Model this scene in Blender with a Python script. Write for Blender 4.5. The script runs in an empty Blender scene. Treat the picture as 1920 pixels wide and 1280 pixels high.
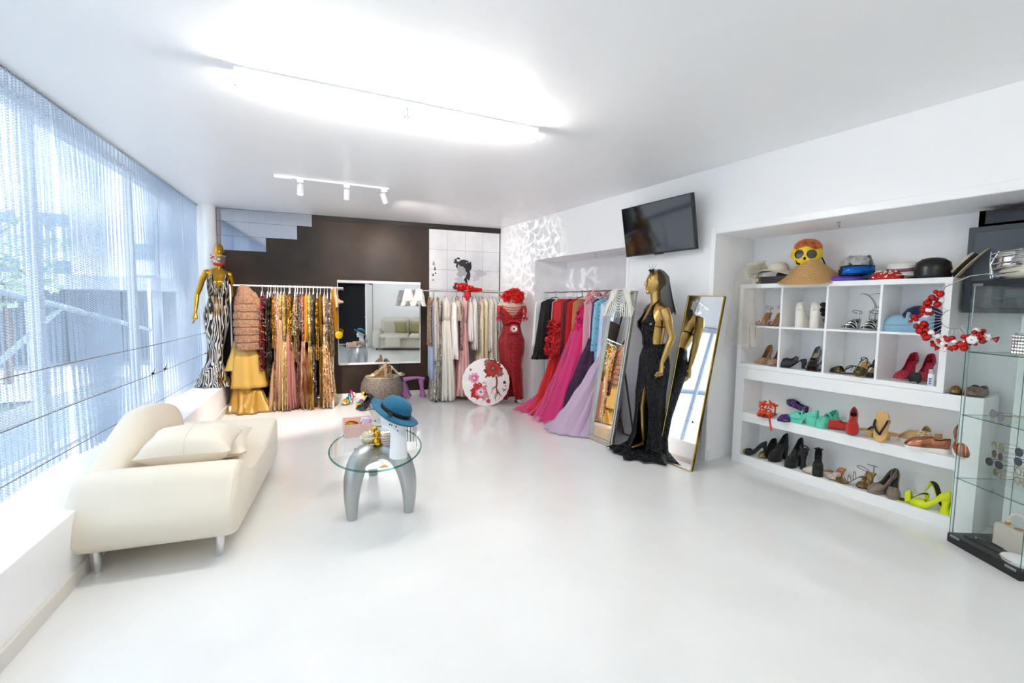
import bpy, math, random
from mathutils import Vector, Matrix, noise
PI = math.pi
rnd = random.Random(7)
C = bpy.context.scene.collection
sc = bpy.context.scene

# ------------------------------------------------------------------ camera, world, exposure
cd = bpy.data.cameras.new('camera')
cam = bpy.data.objects.new('camera', cd); C.objects.link(cam)
yaw, pitch, roll = 0.5369, 0.0777, 0.0139
F0 = Vector((math.sin(yaw), math.cos(yaw), 0)); R0 = Vector((math.cos(yaw), -math.sin(yaw), 0)); U0 = Vector((0, 0, 1))
fw = F0*math.cos(pitch) - U0*math.sin(pitch); up = U0*math.cos(pitch) + F0*math.sin(pitch)
rt = R0*math.cos(roll) + up*math.sin(roll); up = up*math.cos(roll) - R0*math.sin(roll)
M = Matrix((rt, up, -fw)).transposed().to_4x4(); M.translation = (0, 0, 1.4418)
cam.matrix_world = M
cd.sensor_width = 36; cd.lens = 851.0*36/1920; cd.clip_start = .02; cd.clip_end = 200
sc.camera = cam
sc.view_settings.view_transform = 'Standard'; sc.view_settings.look = 'None'
sc.view_settings.exposure = 1.76; sc.view_settings.gamma = 1; sc.view_settings.use_curve_mapping = False

sc.cycles.max_bounces = 20; sc.cycles.diffuse_bounces = 12; sc.cycles.glossy_bounces = 8; sc.cycles.transparent_max_bounces = 40; sc.cycles.transmission_bounces = 12
H = 2.725; XR = 3.75
def yb(x): return 7.4486 - .1928*x                 # back wall
def xl(y): return -1.7194 + .1664*y                # window plane
def xp(y): return -1.1943 + .14*y                  # platform front
LA = math.atan(.1664); BA = -math.atan(.1928)

w = bpy.data.worlds.new('world'); sc.world = w; w.use_nodes = True
nt = w.node_tree; nt.nodes.clear()
bg = nt.nodes.new('ShaderNodeBackground'); wo = nt.nodes.new('ShaderNodeOutputWorld')
bg.inputs[0].default_value = (.79, .89, 1, 1); bg.inputs[1].default_value = .95
nt.links.new(bg.outputs[0], wo.inputs[0])

def area(name, loc, rot, sx, sy, power, col=(1, 1, 1), portal=False, spread=None):
    l = bpy.data.lights.new(name, 'AREA'); l.shape = 'RECTANGLE'; l.size = sx; l.size_y = sy; l.energy = power; l.color = col
    if portal: l.cycles.is_portal = True
    if spread: l.spread = spread
    o = bpy.data.objects.new(name, l); C.objects.link(o); o.location = loc; o.rotation_euler = rot
    return o
# daylight through the shop window (sky portal outside the panes)
SUN = bpy.data.lights.new('daylight', 'SUN'); SUN.energy = 3.2; SUN.angle = .6; SUN.color = (1, .97, .93)
so = bpy.data.objects.new('daylight', SUN); C.objects.link(so); so.rotation_euler = (math.radians(38), 0, math.radians(58))

# ------------------------------------------------------------------ helpers
def tag(o, label=None, cat=None, group=None, kind=None):
    if label: o['label'] = label
    if cat: o['category'] = cat
    if group: o['group'] = group
    if kind: o['kind'] = kind
    return o

class MB:
    def __init__(s): s.v = []; s.f = []; s.uv = {}
    def add(s, vs, fs, M=None):
        b = len(s.v)
        for p in vs:
            p = Vector(p)
            s.v.append(M @ p if M is not None else p)
        for f in fs: s.f.append([i+b for i in f])
        return s
    def box(s, x0, x1, y0, y1, z0, z1, M=None):
        return s.add([(x0,y0,z0),(x1,y0,z0),(x1,y1,z0),(x0,y1,z0),(x0,y0,z1),(x1,y0,z1),(x1,y1,z1),(x0,y1,z1)],
                     [(0,3,2,1),(4,5,6,7),(0,1,5,4),(1,2,6,5),(2,3,7,6),(3,0,4,7)], M)
    def prism(s, pts, z0, z1, M=None):
        n = len(pts)
        vs = [(p[0],p[1],z0) for p in pts]+[(p[0],p[1],z1) for p in pts]
        fs = [list(range(n))[::-1], list(range(n,2*n))]+[(i,(i+1)%n,(i+1)%n+n,i+n) for i in range(n)]
        return s.add(vs, fs, M)
    def loft(s, rings, caps=(True, True), closed=True, M=None):
        n = len(rings[0]); vs = [p for r in rings for p in r]; fs = []
        for k in range(len(rings)-1):
            for i in range(n if closed else n-1):
                j = (i+1) % n
                fs.append((k*n+i, k*n+j, (k+1)*n+j, (k+1)*n+i))
        if caps[0] and closed: fs.append(list(range(n))[::-1])
        if caps[1] and closed: fs.append([(len(rings)-1)*n+i for i in range(n)])
        return s.add(vs, fs, M)
    def lathe(s, prof, n=24, M=None, caps=(True, True)):
        return s.loft([[(r*math.cos(2*PI*i/n), r*math.sin(2*PI*i/n), z) for i in range(n)] for r, z in prof], caps, True, M)
    def tube(s, pts, r, n=8, M=None, closed=False):
        pts = [Vector(p) for p in pts]; rings = []; N = len(pts); ref = None
        for k, p in enumerate(pts):
            if closed: t = pts[(k+1) % N]-pts[k-1]
            else: t = pts[min(k+1, N-1)]-pts[max(k-1, 0)]
            if t.length < 1e-9: t = Vector((0,0,1))
            t.normalize()
            if ref is None:
                a = Vector((0,0,1)) if abs(t.z) < .9 else Vector((1,0,0))
                ref = t.cross(a).normalized()
            ref = (ref - t*ref.dot(t)).normalized(); b = t.cross(ref)
            rr = r[k] if isinstance(r, (list, tuple)) else r
            if isinstance(rr, (list, tuple)): ra, rb = rr
            else: ra = rb = rr
            rings.append([p+ref*ra*math.cos(2*PI*i/n)+b*rb*math.sin(2*PI*i/n) for i in range(n)])
        if closed: rings.append(rings[0])
        return s.loft(rings, (not closed, not closed), True, M)
    def ball(s, c, r, n=12, M=None, sq=(1,1,1)):
        c = Vector(c); m = max(4, n//2)
        rings = []
        for k in range(m+1):
            a = PI*k/m; q = max(math.sin(a), .02)
            rings.append([(c.x+r*sq[0]*q*math.cos(2*PI*i/n), c.y+r*sq[1]*q*math.sin(2*PI*i/n), c.z-r*sq[2]*math.cos(a)) for i in range(n)])
        return s.loft(rings, (True, True), True, M)
    def grid(s, fn, nu, nv, M=None):
        vs = [fn(i/nu, j/nv) for i in range(nu+1) for j in range(nv+1)]
        fs = [(i*(nv+1)+j, (i+1)*(nv+1)+j, (i+1)*(nv+1)+j+1, i*(nv+1)+j+1) for i in range(nu) for j in range(nv)]
        return s.add(vs, fs, M)
    def build(s, name, mat, parent=None, smooth=True, bevel=0, solid=0, sub=0, remesh=0, label=None, kind=None, angle=40, uvs=None):
        me = bpy.data.meshes.new(name); me.from_pydata([tuple(p) for p in s.v], [], s.f); me.update()
        o = bpy.data.objects.new(name, me); C.objects.link(o)
        if mat: me.materials.append(mat)
        if smooth:
            for p in me.polygons: p.use_smooth = True
            try: me.set_sharp_from_angle(angle=math.radians(angle))
            except Exception: pass
        if uvs:
            ul = me.uv_layers.new(name='UVMap')
            for l in me.loops: ul.data[l.index].uv = uvs[l.vertex_index]
        if remesh:
            m = o.modifiers.new('r', 'REMESH'); m.mode = 'VOXEL'; m.voxel_size = remesh; m.use_smooth_shade = True
            m = o.modifiers.new('s', 'SMOOTH'); m.iterations = 3; m.factor = .5
        if solid: m = o.modifiers.new('t', 'SOLIDIFY'); m.thickness = solid; m.offset = 0
        if bevel: m = o.modifiers.new('b', 'BEVEL'); m.width = bevel; m.segments = 3; m.limit_method = 'ANGLE'
        if sub: m = o.modifiers.new('u', 'SUBSURF'); m.levels = sub; m.render_levels = sub
        if parent is not None: o.parent = parent
        if label: o['label'] = label
        if kind: o['kind'] = kind
        return o

def thing(name, label, cat, loc=(0,0,0), rz=0, group=None):
    o = bpy.data.objects.new(name, None); C.objects.link(o); o.empty_display_size = .05
    o.location = loc; o.rotation_euler = (0, 0, rz)
    return tag(o, label, cat, group)
def kids(o): return [c for c in bpy.data.objects if c.parent == o]
def copy_tree(o, loc=None, rz=None, label=None, parent=None):
    c = o.copy(); C.objects.link(c); c.parent = parent
    if loc is not None: c.location = loc
    if rz is not None: c.rotation_euler = (0, 0, rz)
    if label: c['label'] = label
    for ch in kids(o): copy_tree(ch, parent=c)
    return c
def Rx(a): return Matrix.Rotation(a, 4, 'X')
def Ry(a): return Matrix.Rotation(a, 4, 'Y')
def Rz(a): return Matrix.Rotation(a, 4, 'Z')
def T(x, y, z): return Matrix.Translation((x, y, z))
def S3(x, y, z): return Matrix.Diagonal((x, y, z, 1))
def arc(c, r, a0, a1, n, plane='xz'):
    out = []
    for i in range(n+1):
        a = a0+(a1-a0)*i/n; u, v = r*math.cos(a), r*math.sin(a)
        out.append({'xz': (c[0]+u, c[1], c[2]+v), 'xy': (c[0]+u, c[1]+v, c[2]), 'yz': (c[0], c[1]+u, c[2]+v)}[plane])
    return out
def bez(p0, p1, p2, p3, n=12):
    p0, p1, p2, p3 = map(Vector, (p0, p1, p2, p3)); o = []
    for i in range(n+1):
        t = i/n; o.append(p0*(1-t)**3+p1*3*t*(1-t)**2+p2*3*t*t*(1-t)+p3*t**3)
    return o
def lerp(a, b, t): return a+(b-a)*t
def interp(tab, x):
    if x <= tab[0][0]: return tab[0][1:]
    for a, b in zip(tab, tab[1:]):
        if x <= b[0]:
            t = (x-a[0])/(b[0]-a[0]); t = t*t*(3-2*t)*.5+t*.5
            return tuple(lerp(p, q, t) for p, q in zip(a[1:], b[1:]))
    return tab[-1][1:]

# ------------------------------------------------------------------ materials
def hexc(h):
    h = h.lstrip('#'); r = []
    for i in (0, 2, 4):
        c = int(h[i:i+2], 16)/255; r.append(c/12.92 if c <= .04045 else ((c+.055)/1.055)**2.4)
    return (*r, 1)
MC = {}
def mat(col, rough=.5, metal=0, kind=None, scale=40, bump=.2, col2=None, coat=0, alpha=1, emis=0, trans=0, sheen=0, spec=.5, name=None, thr=.5):
    key = (col, rough, metal, kind, scale, bump, col2, coat, alpha, emis, trans, sheen, spec, thr)
    if key in MC: return MC[key]
    m = bpy.data.materials.new(name or 'surface'); m.use_nodes = True; N = m.node_tree.nodes; L = m.node_tree.links
    b = N['Principled BSDF']; c = hexc(col) if isinstance(col, str) else (*col, 1)
    b.inputs['Base Color'].default_value = c; b.inputs['Roughness'].default_value = rough; b.inputs['Metallic'].default_value = metal
    b.inputs['Coat Weight'].default_value = coat; b.inputs['Alpha'].default_value = alpha
    b.inputs['Transmission Weight'].default_value = trans; b.inputs['Specular IOR Level'].default_value = spec
    if sheen: b.inputs['Sheen Weight'].default_value = sheen
    if emis: b.inputs['Emission Color'].default_value = c; b.inputs['Emission Strength'].default_value = emis
    def nd(t, **k):
        n = N.new(t)
        for a, v in k.items(): setattr(n, a, v)
        return n
    tc = nd('ShaderNodeTexCoord'); co = tc.outputs['Object']
    def tex(t, sc_=scale, **k):
        n = nd(t, **k); n.inputs['Scale'].default_value = sc_; L.new(co, n.inputs['Vector']); return n
    def bumpn(src, st, dist=.01):
        bn = nd('ShaderNodeBump'); bn.inputs['Strength'].default_value = st; bn.inputs['Distance'].default_value = dist
        L.new(src, bn.inputs['Height']); L.new(bn.outputs[0], b.inputs['Normal']); return bn
    def ramp(src, stops):
        r = nd('ShaderNodeValToRGB'); e = r.color_ramp.elements
        e[0].position, e[0].color = stops[0][0], hexc(stops[0][1]); e[1].position, e[1].color = stops[-1][0], hexc(stops[-1][1])
        for p, q in stops[1:-1]:
            x = e.new(p); x.color = hexc(q)
        L.new(src, r.inputs[0]); return r
    if kind == 'cloth':
        n = tex('ShaderNodeTexNoise', scale); n.inputs['Detail'].default_value = 3; bumpn(n.outputs[0], bump, .01)
        if col2:
            r = ramp(n.outputs[0], [(.35, col), (.65, col2)]); L.new(r.outputs[0], b.inputs['Base Color'])
    elif kind == 'mottle':       # paint with worn patches
        n = tex('ShaderNodeTexNoise', scale); n.inputs['Detail'].default_value = 5
        r = ramp(n.outputs[0], [(.3, col), (.7, col2)]); L.new(r.outputs[0], b.inputs['Base Color'])
        n2 = tex('ShaderNodeTexNoise', scale*6); bumpn(n2.outputs[0], bump, .003)
    elif kind == 'sequin':
        v = tex('ShaderNodeTexVoronoi', scale); v.feature = 'F1'
        ng = nd('ShaderNodeVectorMath', operation='SUBTRACT'); L.new(v.outputs['Color'], ng.inputs[0]); ng.inputs[1].default_value = (.5, .5, .5)
        sc2 = nd('ShaderNodeVectorMath', operation='SCALE'); L.new(ng.outputs[0], sc2.inputs[0]); sc2.inputs['Scale'].default_value = bump*2.2
        gm = nd('ShaderNodeNewGeometry'); ad = nd('ShaderNodeVectorMath', operation='ADD'); L.new(gm.outputs['Normal'], ad.inputs[0]); L.new(sc2.outputs[0], ad.inputs[1])
        nm = nd('ShaderNodeVectorMath', operation='NORMALIZE'); L.new(ad.outputs[0], nm.inputs[0]); L.new(nm.outputs[0], b.inputs['Normal'])
        if col2:
            sp = nd('ShaderNodeSeparateColor'); L.new(v.outputs['Color'], sp.inputs[0])
            r = ramp(sp.outputs[0], [(thr-.02, col), (thr+.02, col2)]); L.new(r.outputs[0], b.inputs['Base Color'])
    elif kind == 'stripe':       # stripes along local z
        wv = tex('ShaderNodeTexWave', scale); wv.bands_direction = 'Z'; wv.inputs['Distortion'].default_value = .6
        r = ramp(wv.outputs['Fac'], [(thr-.05, col), (thr+.05, col2)]); L.new(r.outputs[0], b.inputs['Base Color']); bumpn(wv.outputs['Fac'], bump, .005)
    elif kind == 'zebra':
        mp = nd('ShaderNodeMapping'); mp.inputs['Scale'].default_value = (1, 1, .28); L.new(co, mp.inputs['Vector'])
        wv = nd('ShaderNodeTexWave'); wv.inputs['Scale'].default_value = scale; wv.inputs['Distortion'].default_value = 14
        wv.inputs['Detail'].default_value = 1; wv.inputs['Detail Scale'].default_value = 1.2; L.new(mp.outputs[0], wv.inputs['Vector'])
        n = tex('ShaderNodeTexNoise', 5)
        r = ramp(wv.outputs['Fac'], [(.54, col), (.62, col2)])
        r2 = ramp(n.outputs[0], [(.52, '#ffffff'), (.6, '#c2975c')])
        mx = nd('ShaderNodeMix', data_type='RGBA', blend_type='MULTIPLY'); mx.inputs[0].default_value = 1
        L.new(r.outputs[0], mx.inputs[6]); L.new(r2.outputs[0], mx.inputs[7]); L.new(mx.outputs[2], b.inputs['Base Color'])
        bumpn(wv.outputs['Fac'], bump, .004)
    elif kind == 'fur':
        n = tex('ShaderNodeTexNoise', scale); n.inputs['Detail'].default_value = 6; bumpn(n.outputs[0], bump, .02)
        r = ramp(n.outputs[0], [(.3, col), (.7, col2)]); L.new(r.outputs[0], b.inputs['Base Color'])
    elif kind == 'spots':
        v = tex('ShaderNodeTexVoronoi', scale); r = ramp(v.outputs['Distance'], [(thr-.03, col2), (thr+.03, col)]); L.new(r.outputs[0], b.inputs['Base Color'])
    elif kind == 'weave':
        wv = tex('ShaderNodeTexWave', scale); wv.inputs['Distortion'].default_value = 4; wv.inputs['Detail Scale'].default_value = 2
        r = ramp(wv.outputs['Fac'], [(.2, col), (.8, col2)]); L.new(r.outputs[0], b.inputs['Base Color']); bumpn(wv.outputs['Fac'], bump, .01)
    elif kind == 'wood':
        mp = nd('ShaderNodeMapping'); mp.inputs['Scale'].default_value = (1, 8, 8); L.new(co, mp.inputs['Vector'])
        n = nd('ShaderNodeTexNoise'); n.inputs['Scale'].default_value = scale; L.new(mp.outputs[0], n.inputs['Vector'])
        r = ramp(n.outputs[0], [(.3, col), (.7, col2)]); L.new(r.outputs[0], b.inputs['Base Color'])
    elif kind == 'lace':         # cloth with holes
        v = tex('ShaderNodeTexVoronoi', scale); r = nd('ShaderNodeMath', operation='GREATER_THAN'); r.inputs[1].default_value = thr
        L.new(v.outputs['Distance'], r.inputs[0]); mu = nd('ShaderNodeMath', operation='MULTIPLY_ADD'); mu.inputs[1].default_value = 1-alpha; mu.inputs[2].default_value = alpha
        L.new(r.outputs[0], mu.inputs[0]); L.new(mu.outputs[0], b.inputs['Alpha'])
    MC[key] = m
    return m
def glassmat(tint=(.93, .97, .95), refl=.08, rough=.0):
    m = bpy.data.materials.new('clear_glass'); m.use_nodes = True; N = m.node_tree.nodes; L = m.node_tree.links; N.clear()
    o = N.new('ShaderNodeOutputMaterial'); t = N.new('ShaderNodeBsdfTransparent'); g = N.new('ShaderNodeBsdfGlossy'); x = N.new('ShaderNodeMixShader')
    t.inputs[0].default_value = (*tint, 1); g.inputs['Roughness'].default_value = rough
    lw = N.new('ShaderNodeLayerWeight'); lw.inputs[0].default_value = .5
    pw = N.new('ShaderNodeMath'); pw.operation = 'POWER'; pw.inputs[1].default_value = 5; L.new(lw.outputs['Facing'], pw.inputs[0])
    ml = N.new('ShaderNodeMath'); ml.operation = 'MULTIPLY_ADD'; ml.inputs[1].default_value = .6; ml.inputs[2].default_value = refl; ml.use_clamp = True
    L.new(pw.outputs[0], ml.inputs[0]); L.new(ml.outputs[0], x.inputs[0]); L.new(t.outputs[0], x.inputs[1]); L.new(g.outputs[0], x.inputs[2]); L.new(x.outputs[0], o.inputs[0])
    return m
GLASS = glassmat((.975, .99, .985), refl=.03); GLASSEDGE = glassmat((.35, .62, .55), .05)
def tulle(col, a=.5):
    return mat(col, .7, 0, 'cloth', 60, .2, alpha=a)
WHITE = mat('#f7f7f8', .45, 0, 'cloth', 6, .03, spec=.35)
CEIL = mat('#f3f4f6', .36, 0, 'cloth', 5, .05, spec=.5)
GLOSSW = mat('#f7f7f7', .3, 0)
SHELFW = mat('#f6f6f5', .35, 0)
CHROME = mat('#d8d8da', .12, 1)
STEEL = mat('#a9adb2', .3, 1)
SILVER = mat('#b9bcbd', .42, 1, 'cloth', 30, .1)
GOLD = mat('#b98d35', .3, 1, 'cloth', 40, .04)
GOLDS = mat('#d9a92c', .15, 1)
BLACK = mat('#101010', .5)
BLACKG = mat('#0b0b0c', .12)
MIRROR = mat('#e8ecee', .0, 1)
# ------------------------------------------------------------------ the room
st = dict(kind='structure')
fm = mat('#eeeeec', .16, 0, 'mottle', 2.2, .05, '#e8e8e6', coat=.3, name='floor_paint')
SLAB = [(xl(-2.6)-.27, -2.6), (6, -2.6), (6, 8.2), (xl(8.2)-.27, 8.2)]
MB().prism(SLAB, -.3, 0).build('floor', fm, smooth=False, **st)
MB().prism(SLAB, H, H+.2).build('ceiling', CEIL, smooth=False, **st)
# right wall with two niches (front face x = XR)
NB = 4.34; T2 = 2.125
m = MB()
yc = yb(XR)+.05
for (y0, y1, z0, z1) in ((5.665, yc+.5, 0, H), (2.67, 3.79, 0, H), (3.79, 5.665, T2, H), (-.6, 2.67, T2, H), (-2.6, -.6, 0, H)):
    m.box(XR, NB, y0, y1, z0, z1)
m.box(NB, NB+.15, -2.6, yc+.5, 0, H)
m.build('wall_right', WHITE, smooth=False, **st)
MB().box(XR-.012, XR-.0005, 2.671, 2.725, 0, 2.185).box(XR-.012, XR-.0005, -.6, 2.6705, T2+.001, 2.185).build('trim_1', GLOSSW, smooth=False, bevel=.004, **st)
MB().box(XR-.012, XR-.0005, 3.755, 3.789, 0, T2).build('trim_2', GLOSSW, smooth=False, bevel=.004, **st)
MB().box(XR-.012, XR, 2.725, 3.755, 0, .09).build('baseboard_right', GLOSSW, smooth=False, bevel=.003, **st)
MB().box(XR+.02, 4.0, 2.66, 2.67, 0, .09).build('baseboard_niche', GLOSSW, smooth=False, bevel=.003, **st)
MB().box(NB-.012, NB, 3.79, 5.665, 0, .09).build('baseboard_alcove', GLOSSW, smooth=False, bevel=.003, **st)
# back wall: black paint mottled with brown, white beyond
bw = mat('#12100e', .42, 0, 'mottle', 1.0, .10, '#4a382c', spec=.35, name='black_wall_paint')
MW = T(0, 7.4486, 0) @ Rz(BA)
LB = 1/math.cos(BA)
MB().box(-.72, 4.6, 0, .15, 0, H, MW).build('wall_back', bw, smooth=False, **st)
MB().box(-.6, 4.0*LB, -.015, 0, 0, .075, MW).build('baseboard_back', GLOSSW, smooth=False, bevel=.003, **st)
MB().box(.93*LB, 3.75*LB, -.012, 0, 2.655, H, MW).build('trim_3', mat('#1b1714', .5), smooth=False, **st)
# white return beside the window and round pipe column
MB().box(xl(7.45)-.26, -.27, 7.40, 7.47, 0, H).build('wall_left', WHITE, smooth=False, **st)
MB().lathe([(.075, .3645), (.075, H)], 24, T(-.34, 7.36, 0)).build('trim_4', GLOSSW, **st)
# rear of the room (seen in the wall mirror)
MB().box(.45, 6, -2.0, -1.88, 0, H).box(-2.3, -.9, -2.0, -1.88, 0, H).box(-.9, .45, -2.0, -1.88, 2.15, H).build('wall_rear', WHITE, smooth=False, **st)
MB().box(-1.4, .9, -2.75, -2.65, 0, H).box(-.95, -.9, -2.75, -1.9, 0, H).box(.45, .5, -2.75, -1.9, 0, H).build('wall_passage', mat('#0e0f12', .6), smooth=False, **st)
d = MB().box(0, .04, 0, .8, .01, 2.1).build('door_1', GLOSSW, smooth=False, bevel=.003, **st)
d.location = (.40, -1.90, 0); d.rotation_euler = (0, 0, .1)
MB().tube([(-.06, .72, 1.02), (-.06, .62, 1.02)], .009).tube([(0, .72, 1.02), (-.06, .72, 1.02)], .009).build('door_handle', CHROME, d)
# window platform
PY0, PY1 = -2.0, 7.42
m = MB().prism([(xl(PY0)-.3, PY0), (xp(PY0), PY0), (xp(PY1), PY1), (xl(PY1)-.3, PY1)], 0, .3645)
m.build('platform', mat('#f6f6f7', .35, 0, 'cloth', 8, .04), smooth=False, bevel=.004, **st)
n_ = Vector((1, -.14, 0)).normalized()
m = MB().prism([(xp(PY0), PY0), (xp(PY0)+.018, PY0), (xp(PY1)+.018, PY1), (xp(PY1), PY1)], 0, .078)
m.build('baseboard_left', mat('#dfdad3', .5), smooth=False, bevel=.004, **st)
# window wall: mullions, head, sill, panes
MWL = T(xl(0), 0, 0) @ Rz(-LA)          # local y runs along the window
wy0, wy1 = -2.0/math.cos(LA), 7.5/math.cos(LA)
fr = mat('#e9edf0', .4)
MB().box(-.26, -.16, wy0, wy1, .0, .38, MWL).box(-.26, -.16, wy0, wy1, H-.05, H, MWL).build('window_frame', fr, smooth=False, **st)
k = 0
ys = [wy0+i*(wy1-wy0)/6 for i in range(7)]
for i, y in enumerate(ys):
    MB().box(-.25, -.19, y-.03, y+.03, .38, H-.05, MWL).build('trim_%d' % (5+i), fr, smooth=False, **st)
for i in range(6):
    MB().box(-.225, -.219, ys[i]+.03, ys[i+1]-.03, .38, H-.05, MWL).build('window_%d' % (i+1), GLASS, smooth=False, **st)
# ------------------------------------------------------------------ outside the window
GZ = -2.1
MB().box(-60, -1.9, -20, 110, GZ-.2, GZ).build('ground', mat('#a4a8ab', .8, 0, 'mottle', .6, .1, '#bfc1c0'), smooth=False, **st)
def facade(loc, rz, wd, ht, dp, label, wall, rows, cols, balc=True):
    t = thing('apartment_building', label, 'building', loc, rz)
    MB().box(-dp, 0, 0, wd, 0, ht).build('wall', wall, t, smooth=False)
    for r in range(rows):
        z = 1.0+r*(ht-1)/rows
        for c_ in range(cols):
            y = (c_+.2)*wd/cols
            f = MB().box(-.02, .06, y, y+wd/cols*.55, z+.5, z+2.0).build('window', mat('#6f8196', .3), t, smooth=False)
        if balc: MB().box(0, .9, .3, wd-.3, z+.05, z+.2).box(.85, .9, .3, wd-.3, z+.2, z+.9).build('balcony', mat('#c5ccd4', .6), t, smooth=False)
    return t
facade((-17, -6, GZ), -.1, 16, 7, 5, 'pale apartment building with balconies across the street, beside the left frame edge', mat('#e4e7ea', .8), 2, 5)
facade((-26, 50, GZ), -PI/2, 15, 12, 6, 'pale apartment building at the far end of the street, left one seen through the curtain', mat('#dfe4e8', .8), 3, 5)
facade((-9.5, 56, GZ), -PI/2, 16, 10, 6, 'pale apartment building at the far end of the street, right one seen through the curtain', mat('#cfd6dd', .8), 3, 5, False)
t = thing('street_frame', 'steel frame with slanted struts outside the shop window', 'steel frame', (-2.75, 2, GZ))
for yy in (-3, 4.5, 18): MB().tube([(0, yy, 0), (0, yy, 4.3)], .05).build('post', mat('#dfe5ea', .5), t)
MB().tube([(0, 4.6, 3.85), (0, 17.9, 2.55)], .06).tube([(0, 4.6, 2.2), (0, 9, 3.4)], .04).build('strut', mat('#6d7986', .5), t)
t = thing('parked_car', 'dark blue car parked on the street beyond the window', 'car', (-4.6, 13.2, GZ), .1)
m = MB()
prof = [(-2.1, .35), (-2.1, .75), (-1.5, .85), (-1.0, 1.3), (.5, 1.35), (1.2, .9), (2.0, .78), (2.15, .35)]
m.loft([[(x*.97, y, p*.98) if 0 else (y, x, p) for x, p in prof] for y in (-.8, -.7, .7, .8)])
m.build('body', mat('#2b3d5c', .2, .3, coat=1), t, bevel=.06)
MB().box(-.82, .82, -.95, .55, .9, 1.2).build('window', mat('#10151c', .1), t, smooth=False)
for yy in (-1.35, 1.35):
    for xx in (-.8, .8):
        MB().lathe([(.32, -.1), (.32, .1)], 20, T(xx, yy, .32) @ Ry(PI/2)).build('wheel', BLACK, t)
def tree(loc, h, r, seed, label):
    rr = random.Random(seed); t = thing('street_tree', label, 'tree', loc)
    MB().tube([(0, 0, 0), (.1, .05, h*.35), (0, .1, h*.6)], [.16, .12, .08]).build('trunk', mat('#5c4a3a', .8), t)
    m = MB()
    for i in range(420):
        a = rr.random()*2*PI; b = rr.random(); e = r*(.35+.65*rr.random()); c = (e*math.cos(a)*math.sqrt(1-(2*b-1)**2), e*math.sin(a)*math.sqrt(1-(2*b-1)**2), h*.72+e*(2*b-1)*.9)
        s_ = .12+.12*rr.random(); M = T(*c) @ Rx(rr.random()*3) @ Ry(rr.random()*3)
        m.add([(-s_, -s_*.5, 0), (s_, -s_*.5, 0), (s_, s_*.5, .05), (-s_, s_*.5, .03)], [(0, 1, 2, 3)], M)
    m.build('foliage', mat('#a9bba6', .7, 0, 'mottle', 2, .1, '#7f9a7c'), t, smooth=False)
tree((-8.5, 27, GZ), 7, 2.4, 3, 'leafy green street tree beyond the far end of the window')
tree((-8, 1.0, GZ), 6.6, 1.8, 5, 'leafy green street tree behind the parked car')
t = thing('street_canopy', 'grey flat canopy with columns far down the street, crossing the view through the curtain', 'canopy', (-9, 34, GZ), 0)
MB().box(-11, 8, -3, 3, 4.1, 4.8).build('slab', mat('#a7b0ba', .8), t, smooth=False)
for xx in (-10, -5, 0, 5): MB().box(xx-.2, xx+.2, -2.5, -2.1, 0, 4.1).build('column', mat('#c3c9cf', .8), t, smooth=False)
MB().box(-11, 8, 2.6, 3, 0, 4.1).build('back_wall', mat('#858e99', .8), t, smooth=False)
t = thing('street_planter', 'low grey concrete planter on the pavement just outside the window', 'planter', (-2.95, 8.5, GZ), -.16)
MB().box(-.35, .35, -4.5, 4.5, 0, 1.85).build('box', mat('#8d98a6', .8), t, smooth=False, bevel=.02)
MB().box(-.3, .3, -4.4, 4.4, 1.85, 1.87).build('soil', mat('#7b7f80', .9), t, smooth=False)
# ------------------------------------------------------------------ mesh curtain, cables
def curtmat():
    m = bpy.data.materials.new('perforated_mesh'); m.use_nodes = True; N = m.node_tree.nodes; L = m.node_tree.links
    b = N['Principled BSDF']; b.inputs['Base Color'].default_value = (.33, .40, .50, 1); b.inputs['Roughness'].default_value = .35; b.inputs['Metallic'].default_value = .35
    out = [n for n in N if n.type == 'OUTPUT_MATERIAL'][0]
    uv = N.new('ShaderNodeTexCoord'); br = N.new('ShaderNodeTexBrick')
    br.inputs['Scale'].default_value = 1; br.inputs['Brick Width'].default_value = .017; br.inputs['Row Height'].default_value = .0082
    br.inputs['Mortar Size'].default_value = .0015; br.inputs['Mortar Smooth'].default_value = .1; br.offset = .5
    L.new(uv.outputs['UV'], br.inputs['Vector'])
    tr = N.new('ShaderNodeBsdfTransparent'); tl = N.new('ShaderNodeBsdfTranslucent'); tl.inputs[0].default_value = (.55, .66, .84, 1)
    m1 = N.new('ShaderNodeMixShader'); m1.inputs[0].default_value = .35; L.new(b.outputs[0], m1.inputs[1]); L.new(tl.outputs[0], m1.inputs[2])
    m2 = N.new('ShaderNodeMixShader'); L.new(br.outputs['Fac'], m2.inputs[0]); L.new(tr.outputs[0], m2.inputs[1]); L.new(m1.outputs[0], m2.inputs[2])
    L.new(m2.outputs[0], out.inputs[0]); return m
CM = curtmat()
seams = [-1.7, -.8, .2, 1.15, 2.1, 3.15, 4.14, 5.05, 5.95, 6.75, 7.4]
names = ['leftmost panel of the curtain, at frame edge', 'second panel from the left frame edge', 'third panel from the left frame edge', 'fourth panel, above the sofa back', 'fifth panel, near the far end of the window', 'last panel, beside the gold mannequin']
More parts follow.
